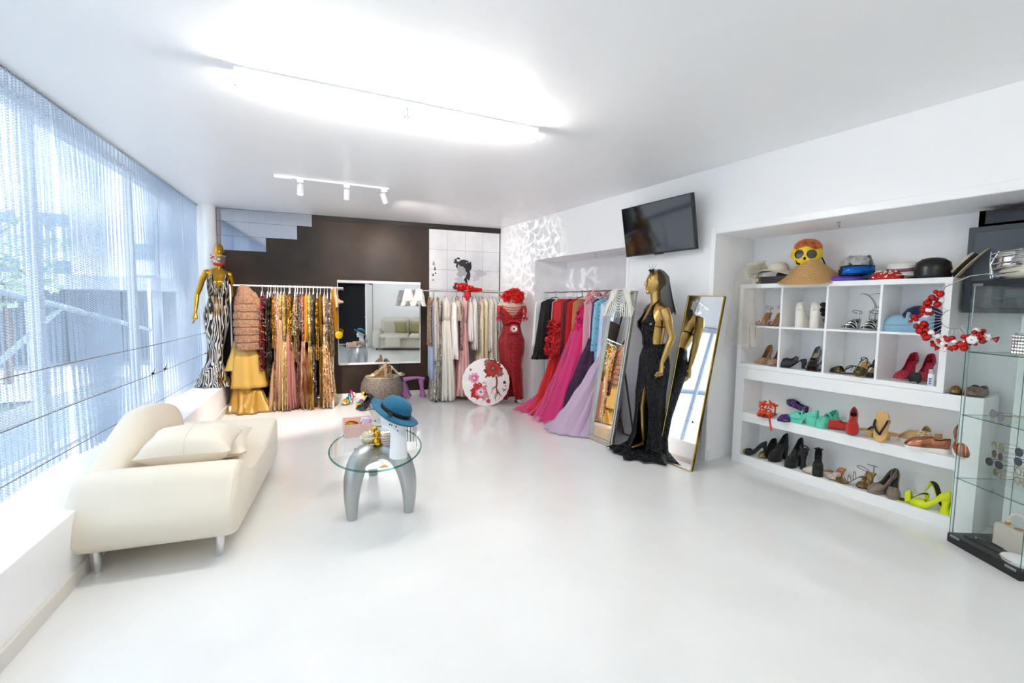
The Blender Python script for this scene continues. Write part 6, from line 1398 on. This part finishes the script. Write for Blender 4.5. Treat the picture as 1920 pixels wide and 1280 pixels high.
for i in range(24):
    M = T(.10+.05*rr.random(), -.06+.10*rr.random(), .82+.10*rr.random()) @ Rz(rr.random()*6) @ Rx(rr.random()*3); m.grid(lambda u, v_: ((u-.5)*.09, (v_-.5)*.09, .015*math.sin(u*8)), 4, 3, M)
m.build('tulle_bunch', tulle('#d8d0bc', .5), v)
t = thing('storage_box', 'flat dark brown box with a brass clasp under the cream hat', 'box', (4.15, 2.33, zh))
MB().box(-.13, .12, -.16, .11, 0, .035).build('body', mat('#2c2020', .5), t, smooth=False, bevel=.002)
MB().box(-.132, .122, -.162, .112, .036, .062).build('lid', mat('#32241f', .5), t, smooth=False, bevel=.002)
MB().box(-.138, -.132, .085, .10, .02, .05).build('clasp', GOLDS, t, smooth=False)
t = thing('brown_cap', 'brown leather cap lying under the cream hat on the brown box', 'hat', (4.17, 2.26, zh+.063))
MB().lathe([(.07, 0), (.075, .02), (.06, .045), (.001, .052)], 24).build('crown', mat('#5a3a22', .5), t)
t = thing('conical_hat', 'woven bamboo conical hat between the box and the ski goggles', 'hat', (4.10, 2.015, zh+.02))
straw = mat('#b98a50', .6, 0, 'weave', 28, .5, '#d6ac70')
t.rotation_euler = (.03, -.22, 0)
MB().lathe([(.235, .0), (.19, .035), (.12, .10), (.06, .165), (.015, .20), (.001, .205)], 48, None, (False, True)).build('cone', straw, t, solid=.003)
MB().tube([(.236*math.cos(a), .236*math.sin(a), 0) for a in [2*PI*i/48 for i in range(48)]], .006, 6, closed=True).build('rim', mat('#c9bba4', .6), t)
t = thing('straw_hat', 'flattened patterned straw hat lying under the conical bamboo hat', 'hat', (4.09, 1.98, zh))
MB().lathe([(.16, 0), (.165, .006), (.10, .012), (.001, .014)], 30).build('brim', mat('#8c6a48', .7, 0, 'weave', 40, .4, '#c9a880'), t)
# yellow skull mask on a flame helmet
yel = mat('#e6c412', .4)
t = thing('skull_mask_helmet', 'flame patterned helmet with a yellow skull face mask on the conical hat', 'helmet', (4.11, 2.06, zh+.255), 0)
t.rotation_euler = (.06, 0, .35)
flame = mat('#8e2412', .35, 0, 'mottle', 28, .2, '#e07a1c', coat=.4)
MB().lathe([(.105, -.02), (.112, .02), (.105, .06), (.08, .092), (.045, .108), (.001, .112)], 32, S3(1.0, .96, 1)).build('shell', flame, t)
MB().lathe([(.108, -.05), (.108, -.018)], 32, S3(1.0, .96, 1), (False, False)).build('liner', BLACK, t, solid=.004)
def face(u, v_, off=0):
    a = PI-1.25+2.5*u; z = .045-.165*v_; r = .118-.020*abs(v_-.4)-.03*max(0, v_-.6)
    return Vector(((r+off)*math.cos(a), (r+off)*.96*math.sin(a), z))
m = MB(); NU, NV = 64, 34; idx = {}
def hole(u, v_):
    for cu in (.33, .67):
        if ((u-cu)/.135)**2+((v_-.42)/.22)**2 < 1: return True
    if ((u-.5)/.035)**2+((v_-.64)/.08)**2 < 1 and v_ > .56: return True
    lim = .93-.55*max(0, abs(u-.5)-.26)/.24
    if abs(u-.5) > .30: lim = .72-.9*(abs(u-.5)-.30)
    return v_ > lim or v_ < .10+.28*max(0, abs(u-.5)-.15)-.06*math.cos(abs(u-.5)*14)
for i in range(NU):
    for j in range(NV):
        if hole((i+.5)/NU, (j+.5)/NV): continue
        f_ = []
        for a_, b_ in ((i, j), (i+1, j), (i+1, j+1), (i, j+1)):
            if (a_, b_) not in idx: idx[(a_, b_)] = len(m.v); m.v.append(face(a_/NU, b_/NV, .004+.004*math.cos(a_/NU*60)*(b_/NV > .72)))
            f_.append(idx[(a_, b_)])
        m.f.append(f_)
m.build('skull_face', yel, t, solid=.006)
for cu in (.33, .67):
    m = MB(); m.v = [face(cu, .42, -.004)]; n = 20
    for i in range(n): a = 2*PI*i/n; m.v.append(face(cu+.132*math.cos(a), .42+.215*math.sin(a), -.003))
    m.f = [(0, 1+i, 1+(i+1) % n) for i in range(n)]; m.build('lens', mat('#15110d', .08, coat=1), t)
MB().tube([(-.07, .07, -.05), (-.10, .05, -.10), (-.085, -.02, -.115)], .008, 8).build('chin_strap', BLACK, t)
MB().tube([(.02, -.10, -.03), (.03, -.15, -.13), (.0, -.20, -.19), (-.02, -.22, -.22)], .006, 6).build('strap', BLACK, t)
# ski goggles helmet
t = thing('goggle_helmet', 'silver fabric helmet with blue mirrored goggles', 'helmet', (4.12, 1.70, zh+.085), 0); t.rotation_euler = (0, .05, .5)
MB().lathe([(.095, -.01), (.105, .03), (.095, .075), (.06, .105), (.001, .115)], 28, S3(1.0, 1.05, 1)).build('shell', mat('#8d8f92', .5, .2, 'mottle', 25, .6, '#c6c8ca'), t)
MB().lathe([(.10, -.05), (.106, .005)], 28, S3(1, 1.05, 1), (False, False)).build('liner', BLACK, t, solid=.006)
m = MB(); m.grid(lambda u, v_: ((.122-.01*abs(2*v_-1))*math.cos(PI-1.0+2.0*u), (.122)*math.sin(PI-1.0+2.0*u), -.05+.075*v_), 20, 6); m.build('goggle_frame', BLACK, t, solid=.012)
m = MB(); m.grid(lambda u, v_: ((.133-.012*abs(2*v_-1))*math.cos(PI-.85+1.7*u), (.131)*math.sin(PI-.85+1.7*u), -.04+.055*v_), 20, 6); m.build('goggle_lens', mat('#1464c8', .08, .7), t, solid=.003)
for a in (-.9, -.2, .5): MB().tube([(-.10*math.cos(a*.4), .10*math.sin(a), .03), (-.03, .09*math.sin(a), .105), (.07, .07*math.sin(a), .09)], [(.012, .006)]*3, 8).build('strap', mat('#55585c', .5), t)
blues = mat('#1c3f7c', .5, 0, 'mottle', 9, .2, '#7c3fd0')
hat('felt_hat', 'purple and blue flat cap lying under the goggles', (4.10, 1.74, zh), 0, [(.13, .003), (.135, .02), (.11, .04), (.001, .045)], None, blues, cs=(.8, 1.1))
hat('felt_hat', 'teal felt hat with a brown underside beside the goggles', (4.13, 1.60, zh+.01), 0, [(.08, .0), (.078, .04), (.05, .06), (.001, .062)], (.08, .135, .012), mat('#12455c', .7), wave=.012, rot=(.12, -.12, .2))
t = thing('embellished_cap', 'red cap embroidered with pearls and gold beads', 'hat', (4.07, 1.485, zh))
MB().lathe([(.105, .0), (.10, .03), (.07, .055), (.001, .062)], 28, S3(.7, 1, 1)).build('crown', mat('#b3100f', .6), t)
rr = random.Random(11)
m1, m2 = MB(), MB()
for i in range(90):
    a = PI/2+rr.random()*PI; q = rr.random(); r = lerp(.10, .055, q); (m1 if i % 3 == 0 else m2).ball((.7*r*math.cos(a)-.004, r*math.sin(a), lerp(.012, .06, q)), .008 if i % 3 == 0 else .0045, 6)
m1.build('pearl_beads', prl, t); m2.build('gold_beads', mat('#a5782c', .3, .8), t)
hat('boater_hat', 'white hat with a mauve ribbon behind the red beaded cap', (4.17, 1.425, zh+.05), 0, [(.09, 0), (.088, .06), (.07, .078), (.001, .082)], (.09, .15, .0), mat('#efece4', .7), ((.09, .018), (.088, .042)), mat('#8a5566', .6), wave=.008, rot=(0, -.18, 0))
for y0 in (-.05, .05): MB().box(-.005, .0, y0-.022, y0+.022, .125+0*y0, .150, T(4.20, 1.425, zh+.0) @ Rx(y0*3)).build('ribbon_tail', mat('#8a5566', .6), smooth=False) if 0 else None
hat('bowler_hat', 'shiny black bowler hat above the right end of the cube shelf', (4.10, 1.235, zh+.004), 0, [(.098, 0), (.100, .06), (.090, .105), (.060, .130), (.03, .137), (.001, .138)], (.098, .135, .004), mat('#0f0f10', .28), wave=.006, rot=(0, 0, .2))
hat('straw_boater', 'beige straw hat with a black band leaning behind the bowler hat', (4.14, 1.06, zh+.07), 0, [(.09, 0), (.088, .05), (.001, .055)], (.09, .15, .0), mat('#c9b594', .7, 0, 'weave', 40, .3, '#e0d2b8'), ((.09, .01), (.089, .035)), blks, rot=(-.9, -.2, 0))
# ------------------------------------------------------------------ bead headdress hanging on the display case corner
t = thing('bead_headdress', 'red and white bauble headdress with peppermint candies and silver wires by the display case', 'headdress', (3.80, 1.02, 1.40), 0)
rr = random.Random(21); rdm = mat('#c01812', .15, .5); rdg = mat('#a50f10', .4); wbb = mat('#f1f0ee', .4)
U = Vector((.10, -.86, .0)).normalized(); Wv = Vector((0, 0, 1)); Nn = Vector((-1, 0, 0))
def hp(a, r, d=0): return U*(r*math.cos(a))+Wv*(r*math.sin(a))+Nn*d
for i in range(64):
    a = PI*.62+ (PI*1.22)*(i/63)+.05*rr.random(); r = .115+.075*rr.random(); d = .015+.05*rr.random()
    rad = rr.choice((.011, .014, .018, .021)); p_ = hp(a, r, d)
    MB().ball(p_, rad, 12).build('bauble', rdm if i % 5 in (0, 1, 3) else (wbb if i % 5 == 2 else rdg), t)
for i in range(15):
    a = PI*.7+PI*1.0*i/14; MB().tube([hp(a, .06, .01), hp(a, .15, .02)], .0013, 5).build('wire', mat('#e4e4e8', .4, .4), t)
MB().tube([hp(PI*.6+PI*1.2*i/20, .06, .01) for i in range(21)], .0025, 6).build('wire_ring', CHROME, t)
MB().tube([hp(PI*.66, .15, .02), Vector((0, .06, .20)), Vector((.0, -.05, .26)), Vector((.03, -.14, .275))], .004, 6).build('wire_stem', CHROME, t)
def candy(c_, s_=1, ang=0):
    c_ = Vector(c_); M = T(*c_) @ Ry(-PI/2) @ Rz(ang)
    k = MB().ball((0, 0, 0), .026*s_, 14, M, (1, 1, .7)).build('peppermint', wbb, t)
    for j in range(6):
        a = 2*PI*j/6; MB().add([M @ Vector((0, 0, .019*s_)), M @ Vector((.0255*s_*math.cos(a), .0255*s_*math.sin(a), .006*s_)), M @ Vector((.0255*s_*math.cos(a+.5), .0255*s_*math.sin(a+.5), .006*s_))], [(0, 1, 2)]).build('red_swirl', rdm, k, solid=.0015)
    for sg in (-1, 1): MB().lathe([(.004*s_, .024*s_), (.012*s_, .036*s_), (.022*s_, .050*s_)], 10, M @ Rx(-sg*PI/2), (False, False)).build('wrapper', rdm, k, solid=.001)
candy((-.03, .03, -.185), .8, 0); candy((-.05, -.10, -.12), 1.1, .6); candy((-.04, -.16, -.10), .9, -.3)
# ------------------------------------------------------------------ things in and on the display case
t = thing('chrome_mask_helmet', 'silver chrome face mask helmet with wire cage on top of the display case', 'helmet', cl(.10, .12, 1.6325), ca)
MB().lathe([(.11, .02), (.125, .07), (.125, .12), (.10, .165), (.06, .19), (.001, .20)], 36, T(.12, .02, 0) @ S3(1.25, .85, .92)).build('shell', CHROME, t)
MB().loft([ering(.13, .0, z, rx, ry, 30) for z, rx, ry in ((.002, .10, .08), (.02, .15, .10), (.05, .155, .105), (.075, .13, .09))]).build('jaw_pad', mat('#cfcbb8', .4), t)
MB().grid(lambda u, v_: (-.02+.10*u+.02, -.075-.02*math.sin(PI*u), .065+.09*v_), 8, 4).build('visor', mat('#d9d2cb', .15, .9), t, solid=.003)
for z in (.03, .06, .09, .125, .15): MB().tube([(.16, -.10, z+.01), (.05, -.105, z+.004), (-.02, -.09, z), (-.055, -.03, z), (-.05, .04, z)], .004, 8).build('cage_bar', CHROME, t)
for x in (-.045, .0): MB().tube([(x, -.085+.03*(x < -.01), .012), (x-.008, -.10+.04*(x < -.01), .09), (x+.02, -.085, .165)], .004, 8).build('cage_bar', CHROME, t)
MB().ball((-.02, -.04, .022), .02, 12, None, (1.8, 1, .9)).build('chin_cup', mat('#b4c6da', .1, .7), t)
t = thing('crystal_clutch', 'boxy clutch bag covered in clear rhinestones on the top glass shelf', 'bag', cl(.17, .10, CS[2]+.0005), ca)
MB().box(0, .22, 0, .07, .002, .115).build('body', mat('#b9bcc0', .2, .6), t, smooth=False, bevel=.006)
cry = mat('#f0f0f2', .05, .75)
for j in range(6):
    m = MB()
    for i in range(14): m.ball((.010+.0154*i, -.003, .012+.0185*j), .0082, 6, None, (1, .7, 1))
    m.build('rhinestone_row', cry, t, smooth=False)
m = MB()
for i in range(14):
    for k in range(4): m.ball((.010+.0154*i, .010+.016*k, .117), .0082, 6, None, (1, 1, .7))
m.build('rhinestone_top', cry, t, smooth=False)
# sunglasses
def glasses(label, loc, rz, fc, lc, r=.024, sq=1.0, roll=0, grp='sunglasses in the display case'):
    t = thing('sunglasses', label, 'glasses', loc, rz, grp); t.rotation_euler = (roll, 0, rz)
    for s_ in (-1, 1):
        MB().tube([(s_*.032+r*math.cos(a), 0, r*sq*math.sin(a)) for a in [2*PI*i/24 for i in range(24)]], .0022, 6, closed=True).build('rim', fc, t)
        MB().lathe([(r*.97, -.0006), (r*.97, .0006)], 24, T(s_*.032, 0, 0) @ S3(1, 1, sq) @ Rx(PI/2)).build('lens', lc, t)
        MB().tube([(s_*(.032+r), 0, .006), (s_*(.036+r), .012, .008), (s_*(.034+r), .10, .004), (s_*(.032+r), .135, -.012)], .0016, 6).build('temple', fc, t)
    MB().tube([(-.010, 0, .005), (0, -.002, .009), (.010, 0, .005)], .0018, 6).build('bridge', fc, t)
gf = mat('#b08a4c', .3, .8); bf = mat('#1a1a1c', .4); lcb = mat('#16264f', .08, .3, coat=1); lcg = mat('#7c9c96', .05, alpha=.55); lck = mat('#2c2e30', .06, alpha=.85, coat=1); lcc = mat('#cfd2c8', .05, alpha=.3); lcp = mat('#8794b8', .05, alpha=.5)
glasses('round sunglasses with lilac-blue lenses, alone on the second glass shelf', cl(.13, .10, CS[1]+.026), ca-.25, gf, lcp, roll=.0, grp=None)
st_ = thing('glasses_stand', 'clear acrylic stand holding the sunglasses inside the display case', 'stand', cl(.22, .20, CS[0]), ca)
MB().box(-.19, .19, -.01, .09, .0005, .006).build('base', GLASS, st_, smooth=False)
MB().box(-.17, -.16, .03, .036, .006, .26).box(.15, .16, .03, .036, .006, .26).build('upright', GLASS, st_, smooth=False)
for k, z in enumerate((.03, .085, .14, .195)): MB().box(-.19, .19, -.012, .03, z-.0, z+.003).build('bar', GLASS, st_, smooth=False)
gl = [(.085, .205, 'green tinted gold sunglasses, top left of the glasses stand', gf, lcg, -.5), (.09, .150, 'grey round sunglasses, second from the top on the left', mat('#6c665c', .4), lck, -.6), (.075, .095, 'black round sunglasses, third from the top on the left', bf, lck, -.15), (.10, .040, 'gold narrow sunglasses, lowest on the left of the stand', gf, lck, -.85),
      (.235, .205, 'dark blue sunglasses, top middle of the glasses stand', bf, lcb, -.2), (.235, .150, 'dark blue sunglasses, second row in the middle of the stand', bf, lcb, -.2), (.235, .095, 'clear tortoise glasses, third row in the middle of the stand', mat('#9c7450', .4), lcc, -.5), (.235, .040, 'clear amber glasses, lowest in the middle of the stand', mat('#a5764e', .4), lcc, -.5),
      (.345, .195, 'dark blue round sunglasses, top right of the glasses stand', bf, lcb, -.1), (.345, .140, 'bright blue mirrored round sunglasses, right side of the stand', bf, mat('#1c3f9c', .06, .6), -.1)]
for x, z, lb, f_, l_, a_ in gl: glasses(lb, cl(x, .165, CS[0]+z+.022), ca+a_*.6, f_, l_, r=.023)
# handbag etc on the base
t = thing('handbag', 'cream box handbag with a twisted rope handle at the bottom of the display case', 'bag', cl(.14, .13, .0555), ca-.06)
cb = mat('#cfc4b8', .5, 0, 'cloth', 60, .1)
pts = [(0, 0), (.215, 0), (.215, .10)]+[(.215-.025+.025*math.cos(a), .125+.025*math.sin(a)) for a in (.3, .8, 1.3)]+[(.025+.025*math.cos(a), .125+.025*math.sin(a)) for a in (1.8, 2.3, 2.8)]+[(0, .10)]
MB().prism(pts, -.075, 0, Matrix(((1, 0, 0, 0), (0, 0, -1, 0), (0, 1, 0, 0), (0, 0, 0, 1)))).build('body', cb, t, bevel=.006)
hp_ = [(.045+.125*(1-math.cos(a))/2, .037, .148+.085*math.sin(a)) for a in [PI*i/30 for i in range(31)]]
for o_ in (0, PI): MB().tube([(x+.005*math.cos(i*1.1+o_), y+.005*math.sin(i*1.1+o_), z) for i, (x, y, z) in enumerate(hp_)], .0058, 8).build('rope_handle', mat('#e3d5c4', .6), t)
for x in (.045, .170): MB().lathe([(.012, 0), (.012, .016)], 14, T(x, .037, .148)).build('handle_mount', GOLDS, t)
MB().lathe([(.02, 0), (.018, .003)], 16, T(.108, .037, .150)).build('plate', mat('#9c6a48', .4), t)
MB().ball((.217, .04, .09), .006, 8).build('stud', BLACK, t)
t = thing('evening_clutch', 'flat black leather clutch lying in front of the cream handbag', 'bag', cl(.05, .05, .0556), ca+.1)
MB().box(0, .22, 0, .075, 0, .012).build('body', mat('#151517', .4), t, bevel=.003)
MB().add([(-.004, .08, .014), (.05, .01, .016), (.20, .07, .014)], [(0, 1, 2)]).build('flap', mat('#1b1b1e', .4), t, solid=.003)
MB().ball((.055, .02, .019), .005, 8).build('stud', GOLDS, t)
t = thing('folded_cloth', 'white folded purse with scalloped edge at the front right of the display case', 'bag', cl(.30, .015, .0556), ca+.15)
cloth([(.0, .06, .05, .075, .05, .03), (.018, .06, .05, .08, .052, .05), (.032, .055, .055, .065, .045, .04), (.040, .05, .06, .02, .02, .0)], 30, 11, caps=(True, True)).build('body', mat('#eeecee', .5), t)
MB().tube([(.06+.082*math.cos(a), .05+.054*math.sin(a), .015) for a in [PI*.75+PI*i/16 for i in range(13)]], .004, 6).build('trim', mat('#bfae8c', .5), t)
# hooks on the niche ceilings
for loc, lb in (((3.98, 1.78, T2), 'small metal sprinkler hook under the shoe niche ceiling'), ((3.95, 4.55, T2), 'small metal sprinkler hook under the alcove ceiling')):
    t = thing('ceiling_hook', lb, 'hook', loc, 0, 'ceiling hooks'); MB().lathe([(.012, 0), (.012, -.006)], 12).build('plate', STEEL, t); MB().tube([(0, 0, -.006), (0, 0, -.03), (.01, 0, -.04), (.018, 0, -.03)], .003, 6).build('hook', STEEL, t)

# ------------------------------------------------------------------ things on the glass table
TT = TZ+.0005
t = thing('pink_gift_box', 'open pale pink box holding bangles on the glass table', 'box', (.735, 3.52, TT), -.12)
pk = mat('#e4bfb4', .6); bw_, bd_, bh_ = .205, .24, .098
th_ = .003
MB().box(-bw_/2, bw_/2, -bd_/2, bd_/2, 0, th_).box(-bw_/2, bw_/2, -bd_/2, -bd_/2+th_, th_, bh_).box(-bw_/2, bw_/2, bd_/2-th_, bd_/2, th_, bh_).box(-bw_/2, -bw_/2+th_, -bd_/2+th_, bd_/2-th_, th_, bh_).box(bw_/2-th_, bw_/2, -bd_/2+th_, bd_/2-th_, th_, bh_).build('tray', pk, t, smooth=False)
MB().box(-bw_/2+th_, bw_/2-th_, -bd_/2+th_, bd_/2-th_, th_, .03).build('tissue_base', mat('#eedfda', .8), t, smooth=False)
m = MB(); rr = random.Random(5)
for i in range(16):
    M = T(.05+.035*rr.random(), -.06+.14*rr.random(), .05+.03*rr.random()) @ Rz(rr.random()*6) @ Rx(rr.random()*3); m.grid(lambda u, v_: ((u-.5)*.07, (v_-.5)*.06, .01*math.sin(u*9)), 3, 3, M)
m.build('tissue', mat('#e6dcee', .6, alpha=.7), t)
ca_, sa_ = math.cos(-.12), math.sin(-.12)
for x, y, z, r, a, lb in ((-.045, -.055, .082, .042, .25, 'thick gold bangle on top in the pink box'), (-.04, -.02, .060, .042, -.1, 'second gold bangle lower in the pink box'), (-.03, .05, .058, .038, .2, 'gold bracelet at the back of the pink box'), (.03, -.07, .06, .030, .9, 'small gold ring bracelet beside the tissue')):
    o = thing('gold_bangle', lb, 'bangle', (.735+x*ca_-y*sa_, 3.52+x*sa_+y*ca_, TT+z), 0, 'gold bangles in the pink box'); o.rotation_euler = (a, a*.6, 0)
    MB().lathe([(r, -.011), (r+.004, -.006), (r+.004, .006), (r, .011), (r-.002, 0), (r, -.011)], 32, None, (False, False)).build('hoop', GOLDS, o)
    for k in range(12): MB().ball(((r+.004)*math.cos(k*.52), (r+.004)*math.sin(k*.52), 0), .004, 6).build('stud', mat('#4a4a6c' if k % 3 == 0 else '#caa23a', .2, .6), o)
t = thing('pearl_ball_vase', 'round silvery glitter vase ringed with a pearl garland on the glass table', 'vase', (.740, 3.19, TT), 0)
MB().lathe([(.022, 0), (.036, .006), (.048, .028), (.0505, .05), (.045, .075), (.032, .093), (.022, .099), (.020, .094), (.001, .088)], 32).build('body', mat('#c4b998', .35, .6, 'sequin', 320, .4, '#d9d0b4'), t)
MB().lathe([(.019, .095), (.001, .0935)], 24).build('mouth', GOLDS, t)
for k, (z, r) in enumerate(((.055, .055), (.012, .055))):
    m = MB()
    for i in range(64): a = 2*PI*i/64; m.ball(((r+.003*math.sin(i*2.3))*math.cos(a), (r+.003*math.cos(i*1.7))*math.sin(a), z+.003*math.sin(i*1.3+k)), .0048, 6)
    m.build('pearl_garland', prl, t)
def gourd(label, x, y):
    t = thing('gold_ornament', label, 'ornament', (x, y, TT), 0, 'gold gourd ornaments')
    MB().lathe([(.018, 0), (.030, .006), (.035, .024), (.030, .044), (.018, .058), (.0155, .062), (.0215, .074), (.0215, .088), (.013, .10), (.006, .104), (.001, .105)], 28).build('body', GOLDS, t)
gourd('shiny gold gourd ornament in front, touching the pearl vase', .790, 3.15); gourd('shiny gold gourd ornament standing behind its twin', .800, 3.27)
t = thing('shell_evening_bag', 'pearly and amber shell ornament behind the white display head', 'ornament', (.885, 3.10, TT), .2)
MB().ball((-.03, 0, .056), .06, 24, None, (1, .6, .95)).build('white_shell', mat('#cfc6bd', .15, .1, 'stripe', 18, .2, '#a88a74', coat=1, alpha=.8), t)
MB().ball((.045, .01, .058), .056, 24, None, (1, .6, 1)).build('amber_shell', mat('#b98a68', .15, 0, 'stripe', 18, .2, '#e2c4a8', coat=1), t)
t = thing('beaded_tassels', 'row of black and silver beaded tassel strands hanging behind the hat', 'tassel', (.955, 3.02, TT), -.4)
MB().tube([(-.03, 0, 0), (-.03, 0, .14), (.07, 0, .14), (.07, 0, 0)], .003, 8).build('stand', CHROME, t)
for i in range(9): MB().tube([(-.025+.011*i, 0, .14), (-.024+.011*i, .003, .09), (-.026+.011*i, 0, .035)], [.003, .0035, .003], 6).build('strand', mat('#23252b' if i % 2 else '#b9bcc4', .2, .7), t)
t = thing('folding_fan', 'white paper folding fan with bamboo ribs lying on the glass table', 'fan', (.735, 2.665, TT+.001), 0)
m = MB(); NB_ = 18; vs = []; a0, a1_ = 1.75, 3.0
for i in range(NB_+1):
    a = lerp(a0, a1_, i/NB_); zz = .004*(i % 2); vs += [(.055*math.cos(a), .055*math.sin(a), .003+zz*.4), (.135*math.cos(a), .135*math.sin(a), .004+zz)]
m.add(vs, [(2*i, 2*i+1, 2*i+3, 2*i+2) for i in range(NB_)]); m.build('paper', mat('#f5f3f5', .7), t, smooth=False, solid=.0006)
for i in range(0, NB_+1, 2): a = lerp(a0, a1_, i/NB_); MB().tube([(0, 0, .002), (.09*math.cos(a), .09*math.sin(a), .003)], [(.0032, .0008), (.0022, .0006)], 6).build('rib', mat('#c9955c', .5), t)
# display head
t = thing('mannequin_head', 'plain white display head on a tall neck standing on the glass table', 'display head', (.845, 2.835, TT), 0)
hd = mat('#f3f4f6', .45)
hs = 1.0; HR = math.atan2(.51, -.86)      # face direction: left in the picture
Mh = Rz(HR+PI/2)
m = MB(); rings = []
for z, rx, ry, oy in ((0, .058, .058, 0), (.03, .056, .056, 0), (.10, .050, .052, 0), (.165, .045, .048, -.002), (.182, .047, .058, -.012), (.203, .056, .080, -.022), (.235, .062, .088, -.020), (.265, .062, .084, -.022), (.29, .056, .070, -.026), (.31, .044, .052, -.028), (.325, .026, .032, -.028), (.33, .012, .016, -.028)):
    rings.append(ering(0, oy, z, rx, ry, 32))
m.loft(rings, M=Mh)
m.tube([(0, -.09, .285), (0, -.118, .252), (0, -.102, .240)], [.006, .012, .009], 8, Mh); m.ball((0, -.086, .198), .022, 10, Mh)
m.tube([(-.018, -.094, .222), (0, -.108, .223), (.018, -.094, .222)], [.004, .007, .004], 8, Mh)
m.build('head', hd, t, remesh=.004)
# teal hat with veil
t = thing('teal_felt_hat', 'teal felt brimmed hat with black band and spotted net veil on the display head', 'hat', (.822, 2.85, TT+.292), 0)
Mt_ = Rz(HR+PI) @ Ry(.42)   # local -x faces the front of the face, tilted up at the front
teal = mat('#0d5e80', .85, 0, 'cloth', 60, .3, sheen=.1)
# local +x = back of head
Mloc = T(0, 0, .0) @ Rz(HR) @ Ry(-.48) @ T(-.005, 0, 0)
MB().lathe([(.086, 0), (.088, .03), (.083, .062), (.066, .088), (.035, .102), (.001, .105)], 40, Mloc @ S3(1.12, 1, 1)).build('crown', teal, t)
m = MB(); rings = []
for k in range(8):
    q = k/7; r = lerp(.084, .148, q); rings.append([(1.12*r*math.cos(a), r*math.sin(a), .004-.018*q*q*abs(math.sin(a))+.014*q*q*max(0, math.cos(a))) for a in [2*PI*i/48 for i in range(48)]])
m.loft(rings, (False, False), M=Mloc); m.build('brim', teal, t, solid=.004)
MB().lathe([(.0885, .004), (.0895, .030)], 40, Mloc @ S3(1.12, 1, 1), (False, False)).build('band', mat('#0d0f14', .8), t, solid=.003)
MB().tube([(.0, .098, .018), (.02, .128, .022), (-.01, .132, .02)], [(.012, .006)]*3, 8, Mloc).build('bow', mat('#0d0f14', .8), t)
net = bpy.data.materials.new('veil_net'); net.use_nodes = True
N = net.node_tree.nodes; L = net.node_tree.links; b = N['Principled BSDF']; b.inputs['Base Color'].default_value = (.01, .01, .012, 1)
tc = N.new('ShaderNodeTexCoord'); mp = N.new('ShaderNodeMapping'); mp.inputs['Rotation'].default_value = (0, 0, PI/4); mp.inputs['Scale'].default_value = (190, 190, 190)
L.new(tc.outputs['UV'], mp.inputs[0]); ck = N.new('ShaderNodeTexBrick'); ck.inputs['Scale'].default_value = 1; ck.inputs['Brick Width'].default_value = 1; ck.inputs['Row Height'].default_value = 1; ck.inputs['Mortar Size'].default_value = .04; ck.offset = 0
L.new(mp.outputs[0], ck.inputs['Vector']); L.new(ck.outputs['Fac'], b.inputs['Alpha'])
m = MB(); uvs = []
NU, NV = 60, 16
for i in range(NU+1):
    for j in range(NV+1):
        a = 2*PI*i/NU; v_ = j/NV; r = lerp(.150, .115+.03*math.cos(2*a), v_)*(1+.10*math.sin(PI*v_)); 
        front = max(0, math.cos(a)); 
        p_ = Mloc @ Vector((1.12*r*math.cos(a), r*math.sin(a), 0)); p_.z -= v_*(.085+.03*math.sin(3*a)*.4); 
        m.v.append(p_); uvs.append((a*.14, v_*.12))
for i in range(NU):
    for j in range(NV): m.f.append((i*(NV+1)+j, (i+1)*(NV+1)+j, (i+1)*(NV+1)+j+1, i*(NV+1)+j+1))
m.build('veil_net', net, t, uvs=uvs)
rr = random.Random(14)
for i in range(11):
    k = rr.randrange(NU)*(NV+1)+rr.randrange(6, NV); MB().ball(m.v[k], .0048, 8).build('chenille_dot', blks, t)
